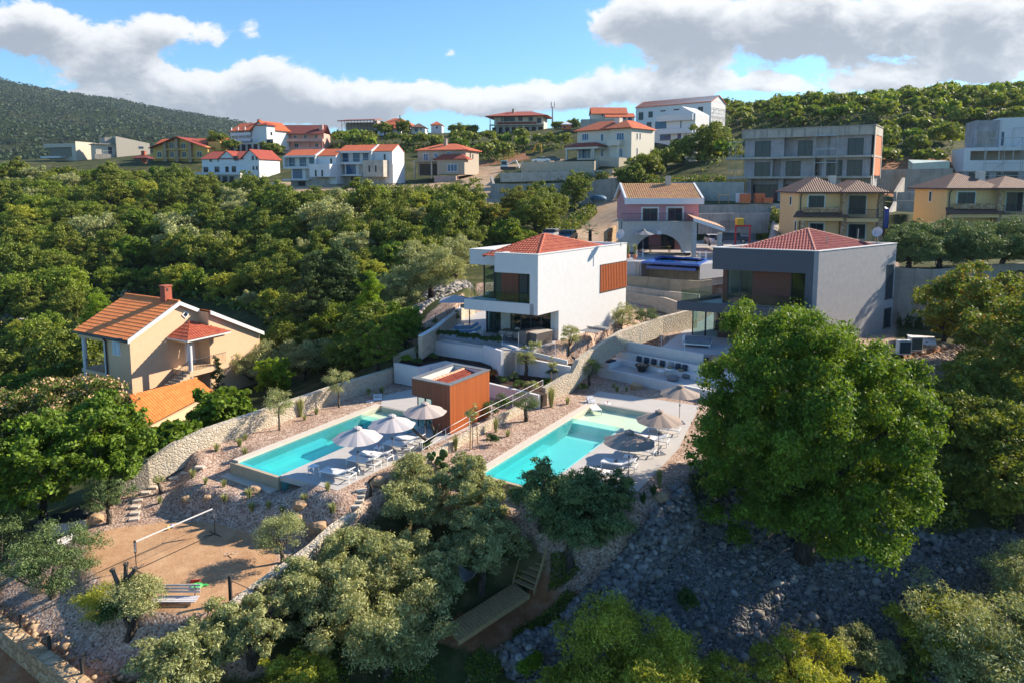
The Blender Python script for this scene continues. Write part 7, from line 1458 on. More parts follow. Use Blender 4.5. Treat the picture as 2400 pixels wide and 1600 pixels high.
 mb.build('pads',plain('cactus_green',(.06,.13,.03),.7,.2,6),r)
 p=hit(868,1162);mb=MB();mb.smooth=True;mb.path([p,p+Vector((.05,0,.5)),p+Vector((-.05,0,.8)),p+Vector((.2,0,1.05)),p+Vector((.35,0,1.1))],.09,7,.04);setp(mb.build('bare_stump',BARKD),'short bare crooked stem beside the bright orange boulder','stump')
 p=hit(377,1155);mb=MB();mb.smooth=True;mb.path([p,p+Vector((-.05,0,.4)),p+Vector((-.2,0,.75))],.1,7,.06);r=thing('olive_stump','small gnarled olive stump before the heat pump','stump',p);mb.build('trunk',BARKD,r);g=shrub('shoots',None,44,.35,.8,400,.08,LM['olive'],cat=None);g.parent=r;g.location=(-.1,0,.3)
REG=dict(A=[(-150,424),(440,428),(545,480),(830,492),(1040,500),(1100,525),(1180,520),(1180,560),(1100,600),(1080,640),(950,660),(840,720),(690,790),(625,765),(605,738),(470,702),(320,680),(200,740),(170,800),(170,900),(-150,1000)],A2=[(560,830),(700,810),(860,770),(900,800),(880,850),(760,870),(640,860)],A3=[(-150,830),(160,830),(170,1000),(-150,1080)],B=[(770,334),(1130,336),(1300,338),(1330,345),(1230,352),(1180,378),(1110,372),(960,352),(900,350),(780,345)],B2=[(0,372),(100,380),(440,392),(450,402),(0,402)],C=[(1670,245),(1800,220),(2100,195),(2500,160),(2500,300),(2250,300),(2225,392),(2072,384),(2060,300),(1700,300),(1700,390),(1640,400),(1650,330),(1685,300)])
def forest():
 rng=np.random.default_rng(17);lst=[]
 def samp(key,D0,D1,sp):
  P=np.array(REG[key],float);x0,x1=P[:,0].min(),P[:,0].max();n=int((D1-D0)*((x1-x0)/F)*(D0+D1)/2/(sp*sp)*6)
  D=D0+(D1-D0)*rng.random(n)**.7;X=((x0+(x1-x0)*rng.random(n))-1200)/F*D;Z=zt(X,D)
  dz=Z-H;f=D*_cp-dz*_sp;u=D*_sp+dz*_cp;px=1200+F*X/f;py=PY-F*u/f
  k=in_poly(px,py,P);return[(X[i],D[i],Z[i],px[i],py[i]) for i in np.nonzero(k)[0]]
 grid={}
 def ok(x,y,sp):
  c=int(x//8),int(y//8)
  for i in(-1,0,1):
   for j in(-1,0,1):
    for(a,b) in grid.get((c[0]+i,c[1]+j),[]):
     if(a-x)**2+(b-y)**2<sp*sp:return False
  grid.setdefault(c,[]).append((x,y));return True
 for key,D0,D1,sp in(('A',58,240,4.1),('A2',55,80,3.4),('A3',44,75,3.8),('B',190,285,5.4),('C',125,330,5.6)):
  for q in samp(key,D0,D1,sp):
   if 100<q[1]<135 and 1100<q[3]<1500:continue
   if ok(q[0],q[1],sp):lst.append(q+(key,))
 lst=[q for q in lst if not(q[1]<71.5 and-40<q[0]<-20)]
 lst.sort(key=lambda q:q[1]*q[1])
 protos=[make_tree('forest_tree','','tree',400+i,R,Hh,34,R*.36,8000,.25,.6,LM[m],1.0,.2,BARKD,fill=.25,parts=False,flat=-.9,lobes=(24,6,R*.32,R*.19)) for i,(R,Hh,m) in enumerate(((2.9,5.0,'forest'),(2.5,5.8,'forest'),(3.1,4.2,'oak'),(2.3,4.2,'laurel'),(2.8,4.6,'olive'),(2.6,5.2,'yolive')))]
 ranges=[('nearest the peach house and the pines',78),('in the middle of the left hillside wood',112),('high in the left wood just below the village',400)]
 near=[q for q in lst if q[5][0]=='A'][:285];rest=[q for q in lst if q not in near]
 for i,q in enumerate(near):
  k=int(rng.choice(6,p=[.26,.22,.16,.16,.10,.10]));pr=protos[k];o=pr if pr.name not in PROTO_USED else copy_tree(pr);PROTO_USED.add(pr.name)
  s=rng.choice([rng.uniform(.5,.8),rng.uniform(.8,1.15),rng.uniform(1.1,1.45)],p=[.3,.5,.2])*(1.08 if q[1]>100 else.95);o.location=(q[0],q[1],q[2]-.25);o.rotation_euler=(0,0,rng.uniform(0,6.28));o.scale=(s,s,s*rng.uniform(.8,1.15))
  kind=['dark green oak scrub tree','taller dark green oak','light green spreading tree','small dark green tree','grey green wild olive','yellow green tree'][k];w_=next(t for t,d in ranges if q[1]<d)
  o['label']=f'{kind} {w_}';o['group']=f'{kind}s {w_}'
 for pr in protos:
  if pr.name not in PROTO_USED:bpy.data.objects.remove(pr)
 pos,nor,mi=[],[],[]
 for q in rest:
  R=rng.uniform(2.0,3.5);Hh=R*rng.uniform(1.2,1.75);n=int(460*min(1,(150/q[1])))+160;cl,cr=clumps_ell(rng,14,R,R,Hh/2,Hh*.5,R*.42,.4);p,d=crown_points(rng,n,cl,cr,.4);pos.append(p+np.array([q[0],q[1],q[2]]));nor.append(d);mi.append(np.full(n,rng.choice(3,p=[.6,.25,.15])))
 if pos:
  me=leaf_mesh('hillside_wood',np.concatenate(pos),np.concatenate(nor),.95,.75,rng,[LM['forest'],LM['oak'],LM['gold'] if False else LM['laurel']],np.concatenate(mi));o=bpy.data.objects.new('hillside_wood',me);COL.objects.link(o);setp(o,'dense green oak wood covering the hills behind and between the houses','wood',kind='stuff')
 print('FOREST near',len(near),'rest',len(rest),flush=True)
 pos,nor=[],[]
 for key,D0,D1,n in(('A',55,240,52000),('A2',52,80,3000),('A3',42,75,7000),('C',120,300,16000),('B',180,285,5000)):
  P=np.array(REG[key],float)+np.array([0,6.0]);x0,x1=P[:,0].min(),P[:,0].max()
  D=D0+(D1-D0)*rng.random(n*3)**.8;X=((x0+(x1-x0)*rng.random(n*3))-1200)/F*D;Z=zt(X,D);dz=Z-H;f=D*_cp-dz*_sp;u=D*_sp+dz*_cp
  k=in_poly(1200+F*X/f,PY-F*u/f,P);k=np.nonzero(k)[0][:n]
  bump_=(np.sin(X[k]*.9)*np.cos(D[k]*.8)+1)*.6;pos.append(np.c_[X[k],D[k],Z[k]+rng.random(len(k))*(.5+bump_)]);d=rng.standard_normal((len(k),3));d[:,2]=np.abs(d[:,2])+.3;nor.append(d)
 me=leaf_mesh('undergrowth',np.concatenate(pos),np.concatenate(nor),.75,.7,rng,[LM['shrub'],LM['forest'],LM['grass']],rng.choice(3,sum(len(p) for p in pos),p=[.45,.45,.10]));o=bpy.data.objects.new('undergrowth',me);COL.objects.link(o);setp(o,'low scrub and grass covering the ground below the trees','undergrowth',kind='stuff')
def patch_leaves(name,label,cat,regs,seed,size,asp,mats,p,hh=.5):
 """loose ground cover inside photo regions: (polygon px, count)"""
 rng=np.random.default_rng(seed);pos=[]
 for poly,n in regs:
  W3=[hit(*q) for q in poly];P=np.array([(q.x,q.y) for q in W3]);lo,hi=P.min(0),P.max(0)
  X=rng.uniform(lo[0],hi[0],n*4);Y=rng.uniform(lo[1],hi[1],n*4);k=np.nonzero(in_poly(X,Y,P))[0][:n];X,Y=X[k],Y[k];cl=(np.sin(X*1.7+seed)*np.sin(Y*1.3)>-.35);X,Y=X[cl],Y[cl]
  pos.append(np.c_[X,Y,zt(X,Y)+rng.random(len(X))**1.5*hh])
 pos=np.concatenate(pos);d=rng.standard_normal(pos.shape);d[:,2]=np.abs(d[:,2])*.5
 me=leaf_mesh(name,pos,d,size,asp,rng,mats,rng.choice(len(mats),len(pos),p=p));o=bpy.data.objects.new(name,me);COL.objects.link(o);return setp(o,label,cat,kind='stuff')
def ground_cover():
 patch_leaves('grass','green weeds and grass between the grove and the dry stone wall','grass',[([(1060,1600),(1150,1500),(1330,1390),(1380,1420),(1270,1490),(1180,1560),(1150,1620)],15000),([(930,1480),(1060,1400),(1110,1370),(1120,1340),(900,1330),(700,1500),(620,1620),(1050,1620)],14000),([(1200,1360),(1330,1300),(1360,1340),(1260,1400)],4000)],31,.13,.35,[LM['lime'],LM['shrub'],LM['grass']],[.3,.45,.25],.35)
 patch_leaves('weeds','weedy scrub on the far terraces and beside the dirt track','weeds',[([(1170,428),(1300,426),(1430,420),(1430,412),(1180,416)],5000),([(1500,460),(1700,440),(1700,428),(1480,440)],5000),([(1300,560),(1400,500),(1380,490),(1250,540)],3000),([(870,480),(1060,480),(1080,440),(900,445)],9000),([(1770,555),(1840,560),(1845,540),(1775,540)],2500)],32,.55,.5,[LM['forest'],LM['shrub'],LM['grass']],[.4,.4,.2],1.3)
 patch_leaves('sparse_weeds','sparse weeds growing between the stones of the scree','weeds',[([(1500,1400),(1700,1250),(2300,1280),(2350,1500),(1900,1560),(1600,1500)],2200)],35,.14,.35,[LM['shrub'],LM['grass']],[.5,.5],.35)
 patch_leaves('scrub','dark scrub filling the shaded slope right of the big tree','scrub',[([(2050,960),(2500,900),(2500,1240),(2300,1240),(2150,1250),(2060,1150)],26000),([(1850,1600),(2500,1480),(2500,1680),(1850,1680)],14000),([(2480,700),(3200,760),(3300,1300),(2480,1250)],16000),([(2240,850),(2500,800),(2500,930),(2240,930)],8000)],33,.26,.5,[LM['forest'],LM['shrub'],LM['olive']],[.5,.35,.15],1.2)
def rock_mesh(name,label,pts,sizes,seed,mat,cat='rubble'):
 rng=np.random.default_rng(seed);bm=bmesh.new();bmesh.ops.create_icosphere(bm,subdivisions=1,radius=1);v0=np.array([v.co[:] for v in bm.verts]);f0=np.array([[v.index for v in f.verts] for f in bm.faces]);bm.free()
 n=len(pts);nv,nf=len(v0),len(f0);vs=np.empty((n,nv,3));
 for i in range(n):
  a=rng.uniform(0,6.28);c,s=math.cos(a),math.sin(a);v=v0*(1+rng.uniform(-.28,.28,(nv,1)))*np.array([1,rng.uniform(.6,1),rng.uniform(.45,.85)])*sizes[i];tilt=rng.uniform(-.5,.5);v=v@np.array([[1,0,0],[0,math.cos(tilt),-math.sin(tilt)],[0,math.sin(tilt),math.cos(tilt)]]);vs[i]=v@np.array([[c,-s,0],[s,c,0],[0,0,1]])+pts[i]
 fs=(f0[None]+(np.arange(n)*nv)[:,None,None]).reshape(-1,3).astype(np.int32)
 me=bpy.data.meshes.new(name);me.vertices.add(n*nv);me.vertices.foreach_set('co',vs.reshape(-1).astype(np.float32));me.loops.add(fs.size);me.loops.foreach_set('vertex_index',fs.ravel());me.polygons.add(len(fs));me.polygons.foreach_set('loop_start',np.arange(0,fs.size,3,dtype=np.int32));me.materials.append(mat);me.update()
 o=bpy.data.objects.new(name,me);COL.objects.link(o);setp(o,label,cat,kind='stuff');return o
def rock_mat(name,cols):
 m,nt,b=nodes_mat(name);g=nt.nodes.new('ShaderNodeNewGeometry');v=coord(nt)
 col=ramp(nt,g.outputs['Random Per Island'],[(i/(len(cols)-1),cols[i]) for i in range(len(cols))]);col=mixc(nt,mth(nt,'MULTIPLY',noise(nt,v,9,5),.6),col,[x*.45 for x in cols[1]])
 nt.links.new(col,b.inputs['Base Color']);b.inputs['Roughness'].default_value=.9;bump(nt,b,noise(nt,v,16,5),.5,.03);return m
def rocks():
 rng=np.random.default_rng(9);gm=rock_mat('grey_rock',[(.07,.07,.072),(.17,.17,.17),(.25,.245,.24),(.12,.12,.125),(.42,.41,.40)]);wm=rock_mat('warm_rubble',[(.30,.17,.10),(.40,.27,.18),(.22,.19,.17),(.46,.36,.28)])
 def drywall(name,label,path,h,th,n,mat,s0=.16):
  P=[hit(*q) for q in path];L=[0];
  for i in range(1,len(P)):L.append(L[-1]+(P[i].xy-P[i-1].xy).length)
  pts,sz=[],[]
  for _ in range(n):
   t=rng.uniform(0,L[-1]);i=max(1,min(len(P)-1,int(np.searchsorted(L,t))));k=(t-L[i-1])/(L[i]-L[i-1]);c=P[i-1].lerp(P[i],k);d=(P[i]-P[i-1]).xy.normalized();u=rng.uniform(-1,1);w=th*(1-.0*0);q=c.xy+Vector((-d.y,d.x))*u*w;hh=h*(1-.45*abs(u))*(1+.25*math.sin(t*1.9));pts.append((q.x,q.y,gz(q.x,q.y)+rng.uniform(0,hh)));sz.append(s0*rng.uniform(.6,1.5))
  return rock_mesh(name,label,np.array(pts),sz,5,mat,'dry stone wall')
 drywall('dry_stone_wall','tumbled grey dry stone wall between the olive grove and the scree',[(1618,1195),(1585,1235),(1545,1275),(1530,1320),(1480,1355),(1420,1400),(1400,1430),(1330,1490),(1260,1530),(1190,1580)],1.15,.5,2300,gm,.19)
 drywall('dry_stone_wall','low dark dry stone wall behind the storage box on the left',[(30,1275),(100,1250),(170,1225),(228,1212)],.85,.3,420,rock_mat('brown_rock',[(.14,.12,.10),(.24,.21,.17),(.30,.27,.22)]),.13)
 def scatter(poly,n,s,name,label,mat,lift=.4,clump=0):
  W3=[hit(*q) for q in poly];P=np.array([(q.x,q.y) for q in W3]);lo,hi=P.min(0),P.max(0);X=rng.uniform(lo[0],hi[0],n*3);Y=rng.uniform(lo[1],hi[1],n*3);k=np.nonzero(in_poly(X,Y,P))[0][:n];X,Y=X[k],Y[k]
  sz=s*rng.lognormal(0,.38,len(X));rock_mesh(name,label,np.c_[X,Y,zt(X,Y)+sz*lift*.3],sz,6,mat)
 scatter([(1640,1190),(1570,1290),(1500,1380),(1330,1500),(1200,1600),(1700,1680),(2300,1660),(2450,1500),(2450,1240),(2300,1250),(2200,1300),(1900,1330),(1720,1250)],24000,.062,'scree','wide field of grey limestone rubble below the big tree',gm)
 scatter([(1700,1250),(1570,1330),(1400,1480),(1700,1640),(2300,1640),(2400,1300),(1900,1350)],420,.15,'large_stones','larger pale and brown stones lying scattered over the scree',rock_mat('mixed_stone',[(.16,.12,.09),(.36,.34,.31),(.24,.20,.17),(.46,.44,.42)]),.8)
 scatter([(2190,1065),(2340,1065),(2340,1180),(2200,1150)],1500,.09,'rubble','small patch of grey rubble in the shade right of the tree',gm)
 scatter([(985,735),(1105,672),(1080,655),(1000,690),(950,735),(970,760)],1500,.17,'rubble','pale sunlit boulder slope left of the terrace wall',rock_mat('pale_rubble',[(.28,.25,.22),(.46,.42,.37),(.36,.33,.30),(.22,.2,.18)]))
 scatter([(2130,815),(2200,800),(2260,810),(2240,870),(2180,930),(2110,870)],1900,.11,'rubble','reddish rubble slope right of the grey villa',wm)
 scatter([(1500,1330),(1400,1400),(1250,1500),(1180,1560),(1130,1600),(1090,1600),(1160,1520),(1300,1430),(1440,1340)],1800,.075,'rubble','reddish and grey loose stones left of the dry stone wall',wm)
 for(px,py,n,lab) in((400,590,160,'pale rock outcrop in the left wood, upper one'),(700,585,140,'pale rock outcrop in the middle of the wood'),(110,735,120,'pale rock outcrop near the left edge'),(870,490,200,'light rubble clearing below the dirt road')):
  c=hit(px,py);pts=np.array([(c.x+rng.normal()*4,c.y+rng.normal()*2,0) for _ in range(n)]);pts[:,2]=zt(pts[:,0],pts[:,1])+.5;rock_mesh('rock_outcrop',lab,pts,.45*rng.lognormal(0,.3,n),7,MATS.setdefault('outcrop',rock_mat('outcrop',[(.26,.25,.24),(.42,.40,.38)])),'rocks')
 scatter([(0,1440),(60,1480),(140,1530),(260,1620),(320,1600),(180,1510),(60,1440),(0,1410)],420,.10,'loose_stones','loose golden stones behind the corner retaining wall',rock_mat('gold_rubble',[(.40,.27,.16),(.54,.40,.26),(.34,.22,.12)]))
def hills_cover(X,Y,Z):
 rng=np.random.default_rng(12);ny,nx=X.shape;n=60000
 j=rng.integers(0,ny-1,n);i=rng.integers(0,nx-1,n);x,y,z=X[j,i]+rng.uniform(-8,8,n),Y[j,i]+rng.uniform(-8,8,n),Z[j,i]
 k=(y<1800)&(np.abs(x)<y*.95+200)&(x<300);x,y,z=x[k],y[k],z[k]
 c=np.repeat(np.c_[x,y,z+1.5],7,0);d=rng.standard_normal(c.shape);d[:,2]=np.abs(d[:,2]);d/=np.linalg.norm(d,axis=1,keepdims=True)
 me=leaf_mesh('mountain_scrub',c+d*rng.uniform(1,3.2,(len(c),1))*np.array([1,1,.7]),d,3.4,.8,rng,LM['far']);o=bpy.data.objects.new('mountain_scrub',me);COL.objects.link(o);setp(o,'far scrub forest on the dark mountain slope','wood',kind='stuff')
# ------------------------------------------------------------------ garden furniture
def xform(o,p,rz=0,s=1):o.location=p;o.rotation_euler=(0,0,rz);o.scale=(s,s,s);return o
def proto_lounger():
 r=thing('sun_lounger','white sun lounger','sun lounger')
 mb=MB();L_,w,h=1.95,.64,.36
 for y in(-w/2,w/2):mb.box(0,y-.02,h-.05,L_,y+.02,h)
 for x in(0,L_-.04):mb.box(x,-w/2+.02,h-.05,x+.04,w/2-.02,h)
 mb.build('frame',M['alu'],r)
 for x in(.02,L_-.06):
  for y in(-w/2-.018,w/2-.022):MB().box(x,y,0,x+.04,y+.04,h-.05).build('leg',M['alu'],r)
 MB().box(.03,-w/2+.03,h-.02,1.22,w/2-.03,h+.012).build('seat_sling',M['mesh'],r)
 mb=MB();a=math.radians(24);c,s_=math.cos(a),math.sin(a);P=lambda u,y,t:(1.22+u*c-t*s_,y,h+u*s_+t*c)
 mb.add([P(0,-.3,-.012),P(.74,-.3,-.012),P(.74,.3,-.012),P(0,.3,-.012),P(0,-.3,.02),P(.74,-.3,.02),P(.74,.3,.02),P(0,.3,.02)],[(0,3,2,1),(4,5,6,7),(0,1,5,4),(1,2,6,5),(2,3,7,6),(3,0,4,7)]);mb.build('backrest',M['mesh'],r)
 MB().tube(P(.5,-.28,-.02),(1.75,-.28,h-.03),.014,5).tube(P(.5,.28,-.02),(1.75,.28,h-.03),.014,5).build('backrest_strut',M['alu'],r)
 return r
def proto_umbrella(mat,name='parasol'):
 r=thing(name,'parasol','parasol')
 MB().box(-.32,-.32,0,.32,.32,.05).lathe([(.09,.05),(.09,.14),(.04,.16),(.03,.35)],12).build('base',M['steel'],r)
 MB().tube((0,0,.05),(0,0,2.42),.024,8).build('pole',M['steel'],r)
 MB().tube((0,0,1.15),(0,0,1.27),.045,8).tube((0,0,1.2),(.1,0,1.2),.012,5).build('crank',M['black'],r)
 mb=MB();n=8;R,z0,z1=1.36,2.0,2.52;vs=[];m=5
 for j in range(m+1):
  t=j/m
  for k in range(n*4):
   a=2*math.pi*k/(n*4);q=abs((k%4)-2)/2;sag=(1-q)*.075*t*(1.0);rr=R*t*(1-.07*(1-q)*t)
   vs.append((rr*math.cos(a),rr*math.sin(a),z1-(z1-z0)*(t**1.05)-sag*.6))
 fs=[(j*n*4+k,(j+1)*n*4+k,(j+1)*n*4+(k+1)%(n*4),j*n*4+(k+1)%(n*4)) for j in range(m) for k in range(n*4)]
 mb.add(vs,fs);mb.build('canopy',mat,r)
 MB().lathe([(0.0,z1+.13),(.05,z1+.1),(.2,z1+.07),(.27,z1-.0)],8,smooth=False).tube((0,0,z1),(0,0,z1+.18),.02,6).build('vent_cap',mat,r)
 for k in range(n):a=2*math.pi*k/n;MB().tube((0,0,z1-.02),(R*.97*math.cos(a),R*.97*math.sin(a),z0-.03),.010,4).build('rib',M['steel'],r)
 return r
def proto_table(s=.45,h=.4):
 r=thing('side_table','small square white side table','side table')
 MB().box(-s/2,-s/2,h,s/2,s/2,h+.03).build('table_top',M['alu'],r)
 for x in(-1,1):
  for y in(-1,1):MB().box(x*(s/2-.03)-.015,y*(s/2-.03)-.015,0,x*(s/2-.03)+.015,y*(s/2-.03)+.015,h).build('leg',M['alu'],r)
 return r
def cushion(name,label,p,rz,w,d,h,mat,tilt=0,cat='cushion',group=None):
 bm=bmesh.new();bmesh.ops.create_cube(bm,size=1)
 bmesh.ops.scale(bm,vec=(w,d,h),verts=bm.verts);bmesh.ops.bevel(bm,geom=bm.edges[:],offset=min(w,d,h)*.35,segments=3,affect='EDGES')
 bmesh.ops.translate(bm,vec=(0,0,h/2),verts=bm.verts);me=bpy.data.meshes.new(name);bm.to_mesh(me);bm.free();me.materials.append(mat)
 for q in me.polygons:q.use_smooth=True
 o=bpy.data.objects.new(name,me);COL.objects.link(o);o.location=p;o.rotation_euler=(tilt,0,rz);return setp(o,label,cat,group)
def furniture():
 pa=math.atan2(-.52,.85)+.12
 lg=proto_lounger();G1='white sun loungers round the pools'
 spots=[(788,1118,'white lounger nearest the front corner of the left pool deck'),(848,1090,'white lounger just right of the front parasol pole on the left deck'),(878,1076,'white lounger left of the middle parasol pole on the left deck'),(932,1052,'fourth lounger from the front on the left deck, right of the middle parasol pole'),(957,1038,'white lounger furthest back on the left deck, near the cabin door'),(1413,1119,'white lounger at the front of the right deck, left of the dark parasol pole'),(1446,1096,'white lounger with a towel roll, second from the front on the right deck'),(1492,1062,'white lounger between the dark and the middle parasol on the right deck'),(1524,1038,'white lounger behind the middle parasol pole on the right deck'),(1552,1012,'white lounger at the back of the right deck next to the leafy tree')]
 for i,(px,py,lab) in enumerate(spots):
  o=lg if i==0 else copy_tree(lg);p=W(px,py,ZP);xform(o,(p.x-.85*math.cos(pa),p.y-.85*math.sin(pa),ZP),pa);o['label']=lab;o['group']=G1
  if i in(1,2,3,5,6,8):q=Vector((math.cos(pa),math.sin(pa)))*.1;tr=MB().tube((-.18,-.13,.08),(-.18,.13,.08),.075,12).build('towel_roll',M['mesh'] if i<5 else plain('brown_towel',(.16,.10,.08)));setp(tr,['','white towel roll on the lounger right of the front parasol on the left deck','white towel roll on the lounger left of the middle left deck parasol','white towel roll on the fourth lounger of the left deck','','brown towel roll on the frontmost lounger of the right deck','brown towel roll on the second lounger of the right deck','','brown towel roll on the lounger behind the middle right deck parasol'][i],'towel','rolled towels on the loungers');tr.location=(p.x+q.x,p.y+q.y,ZP+.3);tr.rotation_euler=(0,0,pa)
 for(px,py,rz,lab,towel) in((885,962,1.75,'white lounger standing in the shallow water of the left pool',0),(1400,972,1.75,'white lounger with a patterned towel in the shallow water of the right pool',1)):
  o=copy_tree(lg);z=ZP-.42;p=W(px,py,z);xform(o,p,rz);o['label']=lab;o['group']=G1
  pl=MB().box(-.24,-.12,0,.24,.12,.07) if not towel else MB().box(-.27,-.40,0,.27,.40,.03)
  t=pl.build('head_pillow' if not towel else 'towel',plain('striped_pillow',(.45,.45,.47),.8,.3,9) if not towel else plain('grey_printed_towel',(.5,.5,.52),.8,.6,5));setp(t,'grey pillow on the lounger in the left pool' if not towel else 'black and white printed towel over the lounger in the right pool','pillow' if not towel else 'towel')
  d=Vector((math.cos(rz),math.sin(rz)))*1.6;t.location=(p.x+d.x,p.y+d.y,z+.62 if towel else z+.60);t.rotation_euler=(.42,0,rz-math.pi/2)
 tb=proto_table();G2='small white side tables'
 for i,(px,py,z,lab) in enumerate(((888,1063,ZP,'white side table with a drink between the loungers on the left deck'),(868,953,ZP-.42,'white side table in the shallow water of the left pool'),(1472,1084,ZP,'white side table behind the front pair of loungers on the right deck'),(1562,1008,ZP,'white side table at the back of the right deck'),(1424,958,ZP-.42,'white side table standing in the right pool'),(735,1108,ZP,'white side table at the foot of the frontmost left deck lounger'),(1112,790,0,'white side table beside the blue daybeds, nearer one'),(1077,773,0,'white side table behind the blue daybeds'))):
  o=tb if i==0 else copy_tree(tb);xform(o,W(px,py,z),pa);o['label']=lab;o['group']=G2
  if i in(0,1,4):d=MB().lathe([(.0,.0),(.035,.005),(.03,.08),(.045,.16),(.0,.16)],8).build('drink_glass',plain('red_drink',(.6,.10,.08),.2));d.location=W(px,py,z)+Vector((0,0,.43));setp(d,f'red drink on the {["side table of the left deck", "table in the left pool", "", "", "table in the right pool"][i]}','drink')
 u1=proto_umbrella(M['wcanopy']);u3=proto_umbrella(M['gcanopy']);u4=proto_umbrella(M['tcanopy']);G3='octagonal parasols on the pool decks'
 def um(o,px,py,lab,rz,s=1):xform(o,W(px,py,ZP),rz,s);o['label']=lab;o['group']=G3
 um(u1,840,1108,'pale parasol nearest the front corner of the left pool deck',.2);um(copy_tree(u1),920,1074,'pale parasol in the middle of the three on the left deck',.3)
 um(u3,997,1038,'grey beige parasol in front of the cabin door',.15,.98);um(u4,1473,1122,'darkest taupe parasol at the front of the right deck',.2,1.03);um(copy_tree(u4),1543,1062,'taupe parasol in the middle of the right deck',.35,1.0);um(copy_tree(u4),1592,990,'taupe parasol at the back of the right deck, partly behind the leafy tree',.1,.98)
 r=thing('daybed','white framed daybed with blue mattress, nearer one on the terrace','daybed');mb=MB().box(0,-.4,.2,2.1,.4,.26);mb.build('frame',M['alu'],r);MB().box(.02,-.38,.26,1.5,.38,.38).build('mattress',M['blue'],r)
 mb=MB();mb.add([(1.5,-.38,.26),(2.15,-.38,.62),(2.15,.38,.62),(1.5,.38,.26),(1.47,-.38,.38),(2.1,-.38,.72),(2.1,.38,.72),(1.47,.38,.38)],[(0,3,2,1),(4,5,6,7),(0,1,5,4),(1,2,6,5),(2,3,7,6),(3,0,4,7)]);mb.build('backrest',M['blue'],r)
 for x in(.03,2.0):
  for y in(-.38,.34):MB().box(x,y,0,x+.05,y+.05,.2).build('leg',M['alu'],r)
 xform(r,W(1069,786,0),.12);r2=copy_tree(r);xform(r2,W(1063,777,0),.12);r2['label']='white framed daybed with blue mattress, the one behind';r['group']=r2['group']='blue daybeds'
 r=thing('cantilever_parasol','white cantilever parasol with dark post at the left end of the terrace','parasol',W(1100.6,762,0));b=W(1100.6,762,0);t=Vector((b.x-.9,b.y,0))
 MB().box(b.x-.5,b.y-.5,0,b.x+.5,b.y+.5,.08).build('base',M['steel'],r);MB().tube((b.x,b.y,.08),(b.x,b.y,2.5),.05,8).build('post',M['black'],r);MB().tube((b.x,b.y,2.4),(t.x,t.y,2.75),.03,6).build('arm',M['black'],r)
 mb=MB();c=(t.x-.4,t.y,0);q=[(c[0]+x*1.35,c[1]+y*1.35,2.25) for x,y in((-1,-1),(1,-1),(1,1),(-1,1))];ap=(c[0],c[1],2.75)
 for i in range(4):mb.face([q[i],q[(i+1)%4],ap]);mb.face([q[(i+1)%4],q[i],(ap[0],ap[1],ap[2]-.03)])
 mb.build('canopy',M['wcanopy'],r)
 p=W(1213,797,0);ang=math.atan2(VW[0][2].y,VW[0][2].x)
 r=thing('dining_table','long dark dining table set under the overhang of the white villa','table');MB().box(-1.4,-.5,.72,1.4,.5,.76).build('table_top',M['dstone'],r)
 for x in(-1.2,1.2):
  for y in(-.4,.4):MB().box(x-.03,y-.03,0,x+.03,y+.03,.72).build('leg',M['black'],r)
 xform(r,(p.x,p.y,0),ang)
 fl=shrub('flower_bowl','bowl of pale flowers in the middle of the long dining table',77,.22,.3,260,.06,LM['whitef'],cat='flowers');fl.location=(p.x,p.y,.76)
 ch=thing('dining_chair','chair','chair');MB().lathe([(.0,.40),(.24,.40),(.27,.46),(.0,.46)],10).build('seat',plain('rope_beige',(.38,.33,.28),.8),ch)
 mb=MB();vs=[];
 for j,z in enumerate((.46,.75)):
  for k in range(9):a=math.radians(-10+200*k/8);vs.append(((.27+.05*j)*math.cos(a),(.27+.05*j)*math.sin(a),z))
 mb.add(vs,[(k,k+1,9+k+1,9+k) for k in range(8)],True);mb.build('backrest',MATS['rope_beige'],ch)
 for x in(-.18,.18):
  for y in(-.18,.18):MB().tube((x,y,.4),(x*1.2,y*1.2,0),.015,5).build('leg',M['black'],ch)
 cs=[(-.95,-.8,math.pi),(-.3,-.8,math.pi),(.35,-.8,math.pi),(1.0,-.8,math.pi),(-.9,.8,0),(-.1,.8,0),(.8,.8,0)]
 labs=['on the terrace side of the dining table, nearest the stone kitchen block','on the terrace side, second from the kitchen block','on the terrace side, third from the kitchen block','on the terrace side, furthest from the kitchen block','on the window side, nearest the kitchen block','in the middle of the window side of the dining table','on the window side, furthest from the kitchen block']
 for i,(x,y,a) in enumerate(cs):
  o=ch if i==0 else copy_tree(ch);q=Vector((p.x,p.y))+Vector((math.cos(ang),math.sin(ang)))*x-Vector((-math.sin(ang),math.cos(ang)))*y;xform(o,(q.x,q.y,0),ang+a+0);o['label']='beige rope chair '+labs[i];o['group']='chairs round the dining table'
 K=W(1257,811,0);K2=W(1302,800,0);d=(K2-K).xy.normalized();frk=(K.xy,d,Vector((-d.y,d.x)))
 r=thing('outdoor_kitchen','dark stone outdoor kitchen block at the corner of the white villa','outdoor kitchen',(K.x,K.y,0));MB().fbox(frk,0,0,0,1.9,.8,.95).build('counter_body',M['dstone'],r);MB().fbox(frk,-.03,-.03,.95,1.93,.83,1.0).build('worktop',M['travert'],r);MB().fbox(frk,-.3,.83,0,1.9,1.6,1.05).build('rear_cabinet',plain('taupe_cabinet',(.16,.13,.12)),r)
 p=W(1372,800,-.05);r=thing('table_tennis_table','grey table tennis table with net on the gravel beside the white villa','table tennis table')
 MB().box(-.76,-1.37,.73,.76,1.37,.76).build('table_top',plain('grey_table_top',(.16,.165,.18),.5),r);MB().box(-.9,-.015,.76,.9,.015,.92).build('net',M['steel'],r)
 for y in(-.9,.9):
  for x in(-.5,.5):MB().tube((x,y*.8,.73),(x,y*1.2,0),.03,5).build('leg',M['black'],r)
